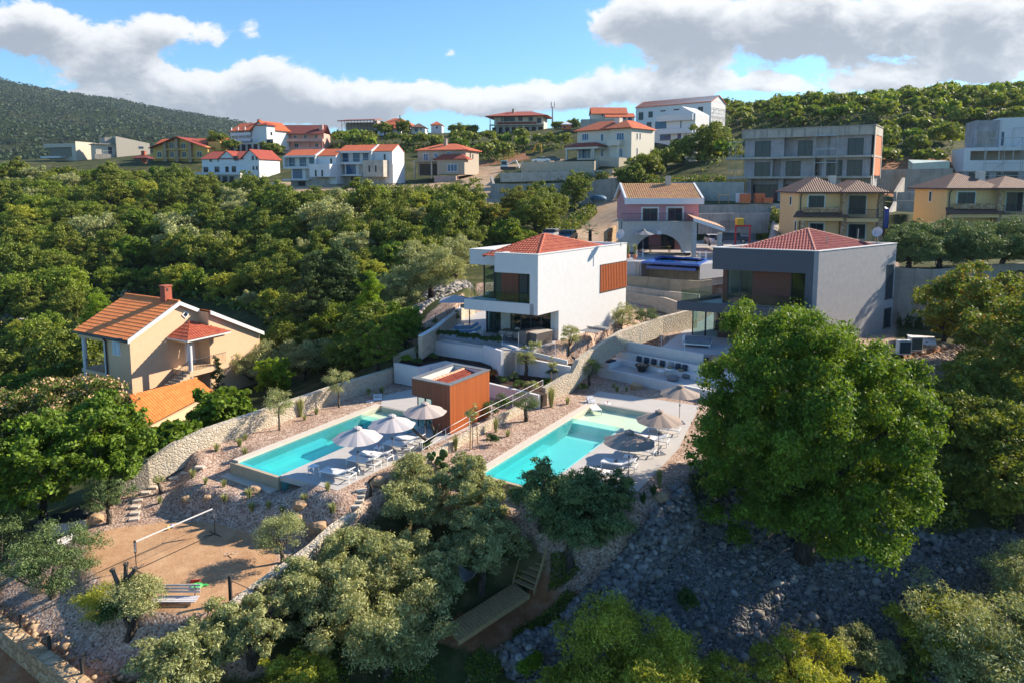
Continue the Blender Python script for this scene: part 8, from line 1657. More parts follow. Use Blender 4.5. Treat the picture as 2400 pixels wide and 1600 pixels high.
 xform(r,(p.x+1.0,p.y+1.2,-.05),math.atan2(VW[0][1].y,VW[0][1].x)-math.pi/2)
 p=W(1603,806,-.6);r=thing('outdoor_sofa','wide grey outdoor daybed with white frame on the grey villa terrace','sofa');MB().box(0,-1.0,.22,2.2,1.0,.30).build('frame',M['alu'],r);MB().box(.05,-.95,.30,2.15,.95,.52).build('mattress',plain('grey_blue_cushion',(.16,.19,.22),.85),r);MB().box(-.05,-.9,.3,.1,.0,.8).build('backrest',M['mesh'],r)
 for x in(.05,2.1):
  for y in(-.9,.85):MB().box(x,y,0,x+.05,y+.05,.22).build('leg',M['alu'],r)
 xform(r,p,-.35)
def lounge():
 z=-2.2;A=W(1409,861,z);Bq=W(1600,901,z);d=(Bq-A).xy.normalized();n=Vector((-d.y,d.x));fr=(A.xy,d,n);Lw=(Bq-A).xy.length+3.5
 r=thing('sunken_lounge','white masonry lounge terrace with built-in benches around the fire bowl','lounge',(A.x,A.y,ZP-.1))
 dp=inv(fr,W(1458,826,z+.8))[1];sk=.0
 MB().fbox(fr,0,0,ZP-.2,Lw,dp,z).build('platform',M['patio'],r)
 MB().fbox(fr,-.2,-.2,ZP-.2,Lw,-.0,z+.03).build('front_wall',M['white'],r)
 MB().fbox(fr,-.2,-.0,ZP-.2,.75,dp-.9,z+.42).build('side_bench',M['white'],r)
 MB().fbox(fr,-.2,dp-.9,ZP-.2,Lw,dp-.25,z+.42).build('back_bench',M['white'],r)
 MB().fbox(fr,-.2,dp-.25,ZP-.2,Lw,dp,z+.95).build('back_wall',M['white'],r)
 MB().fbox(fr,-.2,dp,ZP-.2,Lw,dp+2.2,z+.75).build('planter_bed',M['soil'],r)
 ang=math.atan2(d.y,d.x)
 for i,px in enumerate((1497,1514.5,1532,1552,1572,1589,1605)):
  s=onwall(fp(fr,0,dp-.4),fp(fr,1,dp-.4),px,842)[0];q=fp(fr,s,dp-.42);m=M['navy'] if i!=4 else plain('grey_cushion',(.25,.28,.32))
  cushion('back_cushion',['navy back cushion furthest left on the white bench','second navy back cushion from the left on the white bench','third navy back cushion from the left on the white bench','fourth navy back cushion, at the right end of the straw mat','grey back cushion between the navy ones','navy back cushion right beside the grey one','last navy back cushion before the leafy tree'][i],(q.x,q.y,z+.44),ang,.46,.14,.46,m,-.2,group='cushions along the fire bowl bench')
 for i in range(6):
  b=.35+i*(dp-1.6)/6;q=fp(fr,.3,b);cushion('seat_cushion',f'{["first", "second", "third", "fourth", "fifth", "sixth"][i]} flat navy cushion on the side bench, counted from the front corner',(q.x,q.y,z+.42),ang,.62,(dp-1.6)/6*.92,.09,M['navy'],group='flat navy cushions on the side bench')
 s0,s1=[onwall(fp(fr,0,dp-.7),fp(fr,1,dp-.7),px,848)[0] for px in(1500,1556)];setp(MB().fbox(fr,s0,dp-.88,z+.42,s1,dp-.55,z+.45).build('straw_mat',M['sand']),'long straw coloured mat on the white bench behind the fire bowl','mat')
 for px,lab in((1571,'round straw cushion below the grey back cushion'),(1597,'round straw cushion in front of the two right navy cushions')):
  s=onwall(fp(fr,0,dp-.7),fp(fr,1,dp-.7),px,853)[0];q=fp(fr,s,dp-.72);o=MB().lathe([(0,0),(.2,.01),(.25,.08),(.2,.15),(0,.17)],14).build('round_cushion',plain('olive_straw',(.22,.20,.10)));o.location=(q.x,q.y,z+.43);setp(o,lab,'cushion')
 p=W(1504,869,z);r=thing('fire_bowl','black metal fire bowl filled with logs on the lounge floor','fire bowl',p)
 MB().lathe([(.12,.2),(.35,.28),(.52,.42),(.56,.55),(.53,.55),(.48,.43),(.3,.32),(.0,.28)],20,p).build('bowl',M['black'],r)
 MB().lathe([(.30,.0),(.38,.3)],8,p,False).build('stand',M['black'],r)
 mb=MB();[mb.tube(p+Vector((math.cos(a)*.42,math.sin(a)*.42,.45)),p+Vector((-math.cos(a)*.05,-math.sin(a)*.05,.68)),.05,6) for a in(0.2,1.3,2.4,3.5,4.6,5.6)];mb.build('logs',plain('firewood',(.36,.22,.12),.8,.3,6),r)
 for px,py,R,h,lab in((1550,880,.28,.42,'smaller round white table by the grey pouf'),(1569,878,.4,.46,'larger round white table with red glasses by the grey pouf')):
  p=W(px,py,z);r=thing('round_table',lab,'table',p);MB().lathe([(0,h),(R,h),(R,h+.025),(0,h+.03)],20,p).build('table_top',M['alu'],r)
  for k in range(3):a=2.1*k+.5;MB().tube(p+Vector((math.cos(a)*R*.7,math.sin(a)*R*.7,0)),p+Vector((math.cos(a)*R*.7,math.sin(a)*R*.7,h)),.012,5).build('leg',M['alu'],r)
  if R>.3:
   for dx in(-.12,.14):g=MB().lathe([(0,0),(.03,.0),(.035,.12),(0,.12)],8).build('red_glass',plain('red_drink',(.6,.1,.08)));g.location=p+Vector((dx,.2,h+.03));setp(g,'left red glass on the larger round table' if dx<0 else 'right red glass on the larger round table','glass')
 for px,py,lab in((1577,890,'grey knitted pouf at the front edge of the lounge'),(1612,884,'grey knitted pouf half hidden by the leafy tree')):
  p=W(px,py,z);o=MB().lathe([(0,0),(.38,.0),(.45,.1),(.45,.26),(.36,.36),(0,.37)],20).build('pouf',plain('grey_knit',(.17,.175,.19),.9,.2,14));o.location=p;setp(o,lab,'pouf')
 for i,(px,py) in enumerate(((1004.6,864),(1016,861),(1027.5,858),(1038,855))):
  p=W(px,py+5,-1.75);cushion('pillow',['pale blue pillow at the left end of the bench nook','second pale blue pillow in the bench nook','third pale blue pillow in the bench nook','pale blue pillow next to the yellow one in the nook'][i],p,.5,.5,.14,.42,plain('pale_blue_pillow',(.42,.50,.58)),group='pillows in the bench nook')
 cushion('pillow','yellow pillow at the right end of the bench nook',W(1050,860,-1.75),.2,.5,.14,.4,plain('mustard',(.42,.33,.06)))
 setp(MB().wall([W(985,876,-1.75),W(1050,862,-1.75)],.9,.9).build('bench',M['offw']),'built-in bench under the pillows behind the cabin','bench')
def sand_court():
 z=-5.0;pl,pr=W(320,1336,z),W(504,1251,z);d=(pr-pl).normalized();hh=1.42
 r=thing('volleyball_net','portable net with white top tape and black lettered sleeves on the sand court','net',pl)
 for p,s in((pl,-1),(pr,1)):
  MB().tube(p,p+Vector((0,0,hh)),.02,8).build('pole',M['black'],r)
  nn=Vector((-d.y,d.x,0));MB().tube(p+nn*.5+Vector((0,0,.03)),p-nn*.5+Vector((0,0,.03)),.018,5).tube(p+Vector((0,0,.03)),p-d*s*.5+nn*.25+Vector((0,0,.03)),.016,5).build('foot',M['black'],r)
  sl=MB();c=p+Vector((0,0,hh-.55));sl.tube(c,p+Vector((0,0,hh+.02)),.055,10);sl.build('sleeve',M['black'],r)
  cu=bpy.data.curves.new('lettering','FONT');cu.body='APOLLO';cu.size=.12;cu.extrude=.002;cu.align_x='CENTER';cu.align_y='CENTER'
  o=bpy.data.objects.new('lettering',cu);COL.objects.link(o);dg=bpy.context.evaluated_depsgraph_get();me=bpy.data.meshes.new_from_object(o.evaluated_get(dg));bpy.data.objects.remove(o)
  me.materials.append(M['wframe']);o=bpy.data.objects.new('lettering',me);COL.objects.link(o);o.parent=r;v=Vector((-p.x,-p.y,0)).normalized()
  o.rotation_euler=Matrix((Vector((0,0,1)),-Vector((-v.y,v.x,0)),v)).transposed().to_euler();o.location=p+Vector((0,0,hh-.27))+v*.062-Vector(r.location)
 T=lambda p,h:p+Vector((0,0,h))
 MB().wall([T(pl,hh),T(pr,hh)],.02,.06).build('top_tape',M['white'],r)
 MB().tube(T(pl,hh-.75),T(pr,hh-.75),.008,4).tube(T(pl,.05),T(pr,.05),.012,4).build('cord',M['black'],r)
 mb=MB();L_=(pr-pl).length
 for k in range(1,56):p=pl+d*L_*k/56;mb.tube(T(p,hh-.75),T(p,hh-.05),.0018,3)
 for k in range(1,9):mb.tube(T(pl,hh-.05-.08*k),T(pr,hh-.05-.08*k),.0018,3)
 mb.build('netting',M['black'],r)
 for(px,py,m,lab) in((394,1240,plain('yellow_ball',(.7,.6,.2)),'yellow and white volleyball on the sand, the left one'),(403.5,1236,plain('blue_ball',(.35,.40,.75),.5,.6,8),'blue and white volleyball on the sand, the right one')):
  o=MB().blob((0,0,.105),.105,1,n=3,amp=0,smooth=True).build('volleyball',m);o.location=W(px,py,z);setp(o,lab,'ball')
 for(px,py,a,lab) in((533,1300,2.4,'racket lying on the sand, the left one of the crossed pair'),(545,1297,.8,'racket lying on the sand, the right one of the crossed pair')):
  r=thing('racket',lab,'racket');mb=MB();n=16;[mb.tube((.12*math.cos(2*math.pi*k/n)+.1,.1*math.sin(2*math.pi*k/n),.012),(.12*math.cos(2*math.pi*(k+1)/n)+.1,.1*math.sin(2*math.pi*(k+1)/n),.012),.008,4) for k in range(n)]
  mb.build('frame',plain('pale_rim',(.55,.5,.45)),r);MB().tube((-.02,0,.012),(-.42,0,.012),.014,6).build('handle',M['brownf'],r);xform(r,W(px,py,z),a)
 o=MB().lathe([(.0,0),(.24,.0),(.26,.06),(.2,.07),(.0,.03)],14).blob((.3,.1,.03),.14,3,(1.4,.7,.3)).build('beach_toy',plain('lime_toy',(.12,.70,.14)));o.location=W(461,1374,z);setp(o,'bright green beach toy lying on the sand','toy')
 o=MB().tube((0,0,.05),(.3,.04,.05),.06,8).tube((.3,.04,.05),(.42,.02,.08),.04,6).build('beach_toy',plain('red_toy',(.55,.03,.02)));o.location=W(447,1363,z);setp(o,'red beach toy behind the green one on the sand','toy')
 def bench(label,A,Bq,back=True):
  dd=(Bq-A).xy.normalized();n=Vector((-dd.y,dd.x));fr=(A.xy,dd,n);L_=(Bq-A).xy.length;r=thing('garden_bench',label,'bench',A);m=plain('weathered_white_slats',(.55,.54,.56),.7,.15,3)
  for k in range(4):MB().fbox(fr,0,k*.12,A.z+.43,L_,k*.12+.09,A.z+.46).build('seat_slat',m,r)
  for k in range(3):MB().fbox(fr,0,.52+.02*k,A.z+.55+k*.13,L_,.54+.02*k,A.z+.64+k*.13).build('back_slat',m,r)
  for a in(.2,L_-.25):MB().fbox(fr,a,.02,A.z,a+.05,.07,A.z+.43).fbox(fr,a,.45,A.z,a+.05,.5,A.z+.43).fbox(fr,a,.5,A.z,a+.05,.54,A.z+.9).build('leg',M['steel'],r)
 bench('slatted white bench at the front of the sand court',W(352,1433,-5.25),W(458,1433,-5.25));
 bench('slatted white bench at the left side of the sand court',W(170,1275,-5.1),W(119,1310,-5.3))
 A,Bq=W(119,1258,-5.2),W(203,1238,-5.1);dd=(Bq-A).xy.normalized();fr=(A.xy,dd,Vector((-dd.y,dd.x)));L_=(Bq-A).xy.length
 r=thing('storage_box','grey slatted storage box with black lid by the dry stone wall','storage box',A);MB().fbox(fr,0,0,A.z,L_,.75,A.z+.62).build('box_body',slat_mat('grey_boards',(.42,.43,.44),(.36,.37,.38),.14,(dd.x,dd.y),.08),r)
 mb=MB();P=lambda a,b,h:fp3(fr,a,b,A.z+h);mb.add([P(-.04,-.04,.63),P(L_+.04,-.04,.63),P(L_+.04,.8,.82),P(-.04,.8,.82),P(-.04,-.04,.67),P(L_+.04,-.04,.67),P(L_+.04,.8,.86),P(-.04,.8,.86)],[(0,3,2,1),(4,5,6,7),(0,1,5,4),(1,2,6,5),(2,3,7,6),(3,0,4,7)]);mb.build('lid',M['black'],r)
 A,Bq=hit(374,1114),hit(423,1098);dd=(Bq-A).xy.normalized();fr=(A.xy,dd,Vector((-dd.y,dd.x)));L_=(Bq-A).xy.length*1.0
 r=thing('heat_pump','grey heat pump cabinet beside the white garden wall','heat pump',A);MB().fbox(fr,0,0,A.z,L_,.5,A.z+.78).build('cabinet',plain('grey_sheet',(.30,.30,.31),.45,.05,2),r);MB().fbox(fr,-.02,-.02,A.z+.78,L_+.02,.52,A.z+.81).build('lid',plain('grey_sheet2',(.36,.36,.37),.45),r);MB().fbox(fr,-.01,.05,A.z+.1,0,.45,A.z+.7).build('grille',M['dark'],r);MB().fbox(fr,L_-.12,-.012,A.z+.55,L_-.04,0,A.z+.7).build('badge',M['black'],r)
 g='stepping stones towards the sand court';st=[(1360,98),(1262,137),(1183,173),(1045,235),(993,272),(938,325),(922,368),(920,410),(913,453)]
 nm=['nearest the heat pump corner','second from the heat pump','third from the heat pump','fourth from the heat pump','fifth from the heat pump','fourth from the sand court','third from the sand court','second from the sand court','right at the edge of the sand court']
 for i,(x,y) in enumerate(st):
  p=hit(x/2.904,1060+y/2.904);o=MB().box(-.24,-.16,-.03,.24,.16,.07).build('stepping_stone',M['slab']);o.location=p;o.rotation_euler=(0,0,.15*(i%3));setp(o,'pale stepping stone '+nm[i],'stepping stone',g)
 for i,(x,y) in enumerate(((717,256),(711,292),(700,327),(677,363))):
  p=hit(600+x/2.904,1060+y/2.904);o=MB().box(-.24,-.15,-.03,.24,.15,.07).build('stepping_stone',M['slab']);o.location=p;setp(o,['top','second','third','lowest'][i]+' pale step in the row below the left deck corner','stepping stone','steps below the left deck')
 bd=[(439,1170,.25,'orange boulder left of centre on the gravel slope above the sand'),(485.5,1168,.2,'small orange boulder on the gravel slope above the net'),(597,1153,.32,'round orange boulder high on the gravel slope'),(93,1380,.4,'orange boulder half buried beside the big olive bush at the left'),(223,1222,.4,'flat tan boulder by the dry stone wall'),(885,1133,.36,'bright orange boulder beside the wall at the left deck corner'),(703,1187,.34,'round orange boulder in the middle of the gravel slope'),(695,1222,.36,'pinkish boulder below the round orange one'),(745,1241,.42,'broad pinkish boulder near the long limestone wall'),(1552,1172,.4,'tan boulder below the right deck corner'),(1300,905,.3,'orange stone beside the low railing wall'),(1491,910,.42,'rusty orange rock on the gravel below the lounge wall')]
 for i,(px,py,s,lab) in enumerate(bd):
  p=hit(px,py);o=MB().blob((0,0,0),s,i+3,(1.2,1,.8),2,.13).build('boulder',M['rock']);o.location=p+Vector((0,0,s*.35));setp(o,lab,'boulder')
 zb=lambda px,py:hit(px,py).z
 A,Bq=W(1060,1485,-7.35),W(1226,1378,-6.6)
 dd=(Bq-A).xy.normalized();n=Vector((-dd.y,dd.x));L_=(Bq-A).xy.length
 r=thing('boardwalk','timber boardwalk curving to wooden steps in the olive grove','boardwalk',A);tm=plain('boardwalk_timber',(.42,.29,.14),.8,.2,5)
 k=int(L_/.165)
 for i in range(k):
  t=i/k;c=A.lerp(Bq,t);a=n.to_3d()*.62;bq_=dd.to_3d()*.07;MB().prism([(c+a+bq_).xy,(c+a-bq_).xy,(c-a-bq_).xy,(c-a+bq_).xy],c.z,c.z+.05).build('plank',tm,r)
 MB().wall([A-n.to_3d()*.5,Bq-n.to_3d()*.5],.08,.25).wall([A+n.to_3d()*.5,Bq+n.to_3d()*.5],.08,.25).build('joist',tm,r)
 C0,C1=Bq,W(1256,1318,-5.75);d2=(C1-C0).xy.normalized();n2=Vector((-d2.y,d2.x));L2=(C1-C0).xy.length
 r=thing('timber_steps','four wooden steps with side boards at the end of the boardwalk','steps',C0)
 for i in range(5):
  c=C0.lerp(C1,(i+.5)/5);z=C0.z+.02+(i+1)*.2;MB().prism([(c+n2.to_3d()*.6+d2.to_3d()*.14).xy,(c+n2.to_3d()*.6-d2.to_3d()*.14).xy,(c-n2.to_3d()*.6-d2.to_3d()*.14).xy,(c-n2.to_3d()*.6+d2.to_3d()*.14).xy],z-.05,z).build('tread',tm,r)
 for s in(-.64,.64):MB().wall([C0+n2.to_3d()*s+Vector((0,0,.15)),C1+n2.to_3d()*s+Vector((0,0,1.1))],.05,.28).build('side_board',tm,r)
 h0,h1=W(1068,1322,-5.2),W(1128,1322,-5.0);mb=MB();n=12;vs=[]
 for i in range(n+1):
  t=i/n;c=h0.lerp(h1,t)-Vector((0,0,.7*math.sin(math.pi*t)));w=.45*math.sin(math.pi*t)**.5 if 0<t<1 else.02
  for j in range(5):s=(j-2)/2;vs.append(c+Vector((.2,1,0))*w*s+Vector((0,0,.12*s*s)))
 mb.add(vs,[(i*5+j,i*5+j+1,(i+1)*5+j+1,(i+1)*5+j) for i in range(n) for j in range(4)],True);setp(mb.build('hammock',M['wcanopy']),'pale hammock hanging between the olive trees','hammock')
 setp(MB().wall([W(830,1245,-4.6),W(868,1222,-4.6)],.8,.12).build('stone_bench',M['coping']),'white slab bench behind the long limestone wall under the olives','bench')
def posts_and_rails():
 mt=M['steel']
 P=[W(1272,920.7,-2.4),W(1201.8,958,-2.4),W(1152,983,-2.4),W(1100,1009,-2.4),W(1045,1042,-2.45),W(990,1077,-2.6)]
 r=thing('railing','slim two wire railing on the low wall beside the cabin','railing',P[0])
 for p in P:MB().tube(p-Vector((0,0,.1)),p+Vector((0,0,1.0)),.022,6).build('post',M['alu'],r)
 for h in(.98,.6):MB().path([p+Vector((0,0,h)) for p in P],.014,5).build('rail',M['alu'],r)
 r=thing('garden_fence','thin post fence between the terrace edge and the gravel strip','fence',W(1165,812,0))
 for(px,py) in((1130,800),(1177,817),(1215,812),(1258,830),(1301,840),(1349,845)):p=hit(px,py);MB().tube(p,p+Vector((0,0,1.15)),.018,5).build('post',M['alu'],r)
 r=thing('garden_fence','thin post fence along the terrace of the grey villa','fence',W(1453,806,-.6))
 for(px,py) in((1453,806),(1500,808),(1550,816),(1604,824)):p=W(px,py,-.6);MB().tube(p-Vector((0,0,.5)),p+Vector((0,0,1.3)),.018,5).build('post',M['alu'],r)
 r=thing('wire_fence','rusty wire fence running up the slope left of the terrace','fence',W(994,779,.8));Q=[W(994,778,.8),W(1021,765,.95),W(1046,745,1.05),W(1075,722,1.2),W(1105,700,1.5)]
 for p in Q:MB().tube(p,p+Vector((0,0,1.1)),.02,5).build('post',M['rust'],r)
 for h in(1.05,.6,.25):MB().path([p+Vector((0,0,h)) for p in Q],.008,4).build('wire',M['rust'],r)
 for i,(px,py) in enumerate(((52,1499),(119,1551),(195,1606))):
  p=W(px,py,-6.75);o=MB().box(-.05,-.05,0,.05,.05,1.25).build('fence_post',plain('black_post',(.03,.028,.026),.8));o.location=p-Vector((0,0,.1));setp(o,['black post on the golden wall nearest the left edge of the photo','black post in the middle of the golden wall','black post on the golden wall nearest the bottom edge'][i],'post','black posts on the golden stone wall')
 for i,(px,py) in enumerate(((541,1405),(602,1432))):
  p=hit(px,py+5);o=MB().box(-.06,-.06,0,.06,.06,1.2).build('gate_post',plain('black_post',(.03,.028,.026),.8));o.location=p;setp(o,['black gate post at the foot of the long limestone wall','second black gate post right of the first, among the olives'][i],'post')
 pa_,pb_=hit(541,1410)+Vector((0,0,1.0)),hit(602,1437)+Vector((0,0,1.0));setp(MB().tube(pa_,pb_,.02,5).tube(pb_,hit(640,1415)+Vector((0,0,1.4)),.02,5).build('gate_rail',M['rust']),'thin rail between the two black gate posts','rail')
 for i,(px,D) in enumerate(((2142,67),(2192,67))):
  p=WD(px,632,D);o=MB().tube((0,0,0),(0,0,2.2),.04,5).build('fence_post',plain('green_post',(.02,.07,.05)));o.location=(p.x,p.y,4.9);setp(o,['green fence post on the high concrete wall, left one','green fence post on the high concrete wall, right one'][i],'post')
 A=W(1192,822,-.05);B2=W(1118,868,-2.6);d=(B2-A).xy.normalized();n=Vector((-d.y,d.x));L_=(B2-A).xy.length;fr=(A.xy,d,n)
 r=thing('garden_steps','white masonry garden steps with stepped side walls behind the cabin','steps',A)
 for i in range(12):MB().fbox(fr,i*L_/12,-.6,-3.2,(i+1)*L_/12,.6,-.1-i*.22).build('step',M['concl'],r)
 for s0,s1,a0,a1,z in((-.85,-.6,-.2,L_*.42,.15),(-.85,-.6,L_*.42,L_*.95,-1.1),(.6,.85,-.2,L_*.5,.1),(.6,.85,L_*.5,L_,-1.2)):MB().fbox(fr,a0,s0,-3.2,a1-.003,s1,z).build('side_wall',M['white'],r)
def car(label,p,rz,col,s=1.0):
 r=thing('parked_car',label,'car',group='parked cars');prof=[(-2.1,.35),(-2.15,.75),(-1.95,.95),(-1.2,1.0),(-.6,1.42),(.7,1.47),(1.55,1.05),(2.1,.9),(2.15,.4)]
 mb=MB();w=.85;n=len(prof)
 def sect(y,k):return[(x*k if abs(x)<2 else x,y,.35+(z-.35)*(1 if abs(y)<w else.96)) for x,z in prof]
 L_,R_=sect(-w,1),sect(w,1);mb.add(L_+R_,[tuple(range(n)),tuple(range(2*n-1,n-1,-1))]+[(i,n+i,n+(i+1)%n,(i+1)%n) for i in range(n)]);mb.build('body',plain('car_'+label[:8],col,.25,.03,1,.2),r,.08)
 MB().box(-1.0,-.87,1.02,1.2,.87,1.36).build('side_windows',M['glass'],r);mb=MB();mb.face([(-1.22,-.72,1.03),(-1.22,.72,1.03),(-.66,.68,1.42),(-.66,-.68,1.42)][::-1]);mb.build('windscreen',M['glass'],r)
 for x in(-1.35,1.35):
  for y in(-.8,.8):wh=MB().tube((x,y-.1,.32),(x,y+.1,.32),.32,14).build('wheel',M['black'],r);MB().tube((x,y-.11,.32),(x,y+.11,.32),.18,10).build('rim',M['steel'],wh)
 for y in(-.6,.6):MB().box(-2.18,y-.15,.65,-2.12,y+.15,.78).build('headlight',M['wframe'],r)
 xform(r,p,rz,s)
def vehicles():
 car('white parked car on the terrace of the cream villa',WD(1268,383,166),.1,(.7,.7,.7));car('dark parked car behind the white one on the cream villa terrace',WD(1291,381,168),.1,(.06,.09,.12))
 car('dark teal car above the ridge of the white villa roof',WD(1330,566,88),1.25,(.05,.09,.12));car('silver car left of the dark teal one above the villa roof',WD(1292,562,92),1.25,(.4,.42,.45))
 car('white car beside the entrance posts of the pink house',WD(1672,575,92),1.5,(.65,.65,.65));car('blue black car behind the corner of the grey villa roof',WD(1716,570,90),2.8,(.03,.06,.10))
 p=WD(1243,366,178);r=thing('excavator','yellow excavator with raised boom on the dirt below the skyline','excavator',p);XS=.62;y=plain('machine_yellow',(.62,.33,.03),.5,.1)
 V=lambda x,y_,z:p+Vector((x,y_,z))
 MB().box(p.x-1.8,p.y-1.2,p.z,p.x+1.8,p.y-.7,p.z+.9).box(p.x-1.8,p.y+.7,p.z,p.x+1.8,p.y+1.2,p.z+.9).build('track',M['black'],r)
 MB().box(p.x-2.0,p.y-1.2,p.z+.9,p.x+.9,p.y+1.2,p.z+2.1).build('engine_cover',y,r,.1);f=MB().box(p.x+.0,p.y-1.2,p.z+2.1,p.x+1.3,p.y,p.z+3.2).build('cab',y,r);MB().box(p.x+.1,p.y-1.23,p.z+2.3,p.x+1.2,p.y-1.2,p.z+3.0).build('window',M['glass'],f)
 MB().path([V(.9,.4,1.6),V(2.2,.4,4.6),V(4.2,.4,4.9)],.28,6).build('boom',y,r);MB().path([V(4.2,.4,4.9),V(4.6,.4,1.6)],.2,6).build('dipper_arm',y,r);MB().box(p.x+4.0,p.y,p.z+.7,p.x+4.9,p.y+.9,p.z+1.6).build('bucket',y,r);r.scale=(.62,.62,.62)
 p=WD(1192,399,158);r=thing('compact_loader','small pale tracked loader at the end of the low white wall','loader',p);MB().box(p.x-1.8,p.y-.8,p.z,p.x+1.6,p.y+.8,p.z+.7).build('track',M['black'],r);MB().box(p.x-1.7,p.y-.7,p.z+.7,p.x-.2,p.y+.7,p.z+2.1).build('cab',M['offw'],r);MB().path([p+Vector((-.2,0,1.2)),p+Vector((1.6,0,2.2)),p+Vector((2.4,0,.4))],.15,5).build('loader_arm',M['offw'],r);MB().box(p.x-1.6,p.y-.73,p.z+1.1,p.x-.4,p.y-.7,p.z+1.9).build('window',M['glass'],r)
 p=WD(2066,527,92);r=thing('portable_toilet','blue portable toilet cabin right of the first yellow villa','toilet cabin',p);bl=plain('toilet_blue',(.01,.06,.40),.5,.05);MB().box(p.x-.6,p.y-.6,p.z-.5,p.x+.6,p.y+.6,p.z+2.1).build('cabin',bl,r,.04);MB().box(p.x-.45,p.y-.63,p.z-.4,p.x+.45,p.y-.6,p.z+1.9).build('door',plain('toilet_door',(.02,.09,.45)),r);MB().lathe([(.0,.35),(.5,.2),(.8,.0)],4,(p.x,p.y,p.z+2.1),False).build('roof',M['offw'],r)
 for i,(px,w,h,m,lab) in enumerate(((1738,1.5,1.35,'offw','stack of white blocks at the left end of the building site floor'),(1746,1.4,1.3,'pbrick','orange block pallet next to the white blocks'),(1779,1.4,1.35,'pbrick','orange block pallet in front of the dark opening'),(1798,1.4,.7,'pbrick','low orange block pallet, rightmost of the three'))):
  p=WD(px,476,107.5-.8*(i%2));r=thing('block_pallet',lab,'pallet',(p.x,p.y,9.7),group='block pallets on the site');MB().box(p.x-w/2,p.y-.5,9.7,p.x+w/2,p.y+.5,9.83).build('pallet',M['woodl'],r);MB().box(p.x-w/2,p.y-.5,9.83,p.x+w/2,p.y+.5,9.83+h).build('blocks',M[m],r)
 mb=MB();p=WD(1697,476,106);mb.box(p.x-.8,p.y,9.7,p.x-.7,p.y+.1,10.9).box(p.x+.6,p.y,9.7,p.x+.7,p.y+.1,10.9).box(p.x-.9,p.y,10.9,p.x+.8,p.y+.5,11.0);setp(mb.build('trestle',M['woodl']),'wooden trestle on the building site floor before the grey wall','trestle')
 p=WD(2174,396,124);mb=MB();mb.prism([(p.x-3.2,p.y-1),(p.x+3.2,p.y-1),(p.x+2.8,p.y+1.5),(p.x-2.6,p.y+1.5)],p.z-.6,[p.z+.9,p.z+1.3,p.z+1.5,p.z+1.6]);setp(mb.build('covered_stack',plain('pale_green_tarp',(.40,.48,.42),.6,.15)),'material stack under a pale green tarpaulin on the red slope','covered stack')
 p=WD(1402,474,128);o=MB().blob((0,0,0),1.0,2,(1.6,1,.7),2,.08,True).build('water_tank',plain('teal_tank',(.02,.10,.18)));o.location=p+Vector((0,0,.6));setp(o,'dark teal tank on the dirt below the curved concrete wall','tank')
 for i,(px,py) in enumerate(((2121,831),(2148,822))):
  p=W(px,py,-.6);r=thing('heat_pump',['left one of the two dark fronted heat pumps behind the leafy tree','right one of the two dark fronted heat pumps behind the leafy tree'][i],'heat pump',p);MB().box(p.x-.5,p.y,p.z,p.x+.5,p.y+.5,p.z+1.1).build('cabinet',M['offw'],r);MB().box(p.x-.42,p.y-.02,p.z+.1,p.x+.42,p.y,p.z+1.0).build('grille',plain('teal_grille',(.015,.06,.08)),r)
 setp(MB().prism([W(2125,785,-.5).xy,W(2190,790,-.5).xy,W(2195,808,-.5).xy,W(2140,806,-.5).xy],-.7,-.45).build('concrete_slab',M['offw']),'pale concrete slab behind the heat pumps','slab')
 u=proto_umbrella(plain('grey_canvas',(.16,.17,.19)),'parasol');xform(u,WD(1507,588,82.5),.3,.98);u['label']='grey parasol in front of the stone arch of the pink house'
 z=4.2;p=W(1548,592,z);r=thing('dining_table','wooden table with benches under the stone arch','table',p);MB().box(p.x-1.4,p.y-.5,z+.72,p.x+1.2,p.y+.5,z+.8).build('table_top',M['woodl'],r);MB().box(p.x-1.4,p.y+.6,z+.42,p.x+1.2,p.y+.95,z+.95).build('bench_back',M['woodl'],r)
 for x in(-1.3,1.05):
  for y in(-.4,.35):MB().box(p.x+x,p.y+y,z,p.x+x+.08,p.y+y+.08,z+.72).build('leg',M['woodl'],r)
 p=W(1610,598,z);r=thing('deck_chair','white deck chair beside the stone post of the pink house','deck chair',p);MB().box(p.x-.35,p.y-.6,z+.3,p.x+.35,p.y+.3,z+.38).build('seat',M['mesh'],r);mb=MB();mb.add([(p.x-.35,p.y+.3,z+.34),(p.x+.35,p.y+.3,z+.34),(p.x+.35,p.y+.75,z+1.0),(p.x-.35,p.y+.75,z+1.0),(p.x-.35,p.y+.36,z+.3),(p.x+.35,p.y+.36,z+.3),(p.x+.35,p.y+.81,z+.97),(p.x-.35,p.y+.81,z+.97)],[(0,1,2,3),(7,6,5,4),(0,4,5,1),(3,2,6,7),(0,3,7,4),(1,5,6,2)]);mb.build('backrest',M['mesh'],r);MB().box(p.x-.33,p.y-.5,z,p.x+.33,p.y+.2,z+.3).build('base',M['black'],r)
 for i,px in enumerate((1471.5,1488)):
  p=W(px,606+4*i*.3,4.3);r=thing('potted_plant',['reedy plant in a terracotta pot by the pool ladder, left one','reedy plant in a terracotta pot by the pool ladder, right one'][i],'potted plant',group='reed pots by the blue pool');MB().lathe([(0,0),(.2,0),(.28,.45),(.23,.45),(.2,.4),(0,.4)],12).build('pot',M['terra'],r)
  t=tuft('foliage',None,None,60+i,60,1.4,.3,LM['olive'],.25);t.parent=r;KIDS.setdefault(r.name,[]).append(t);t.location=(0,0,.4);r.location=p
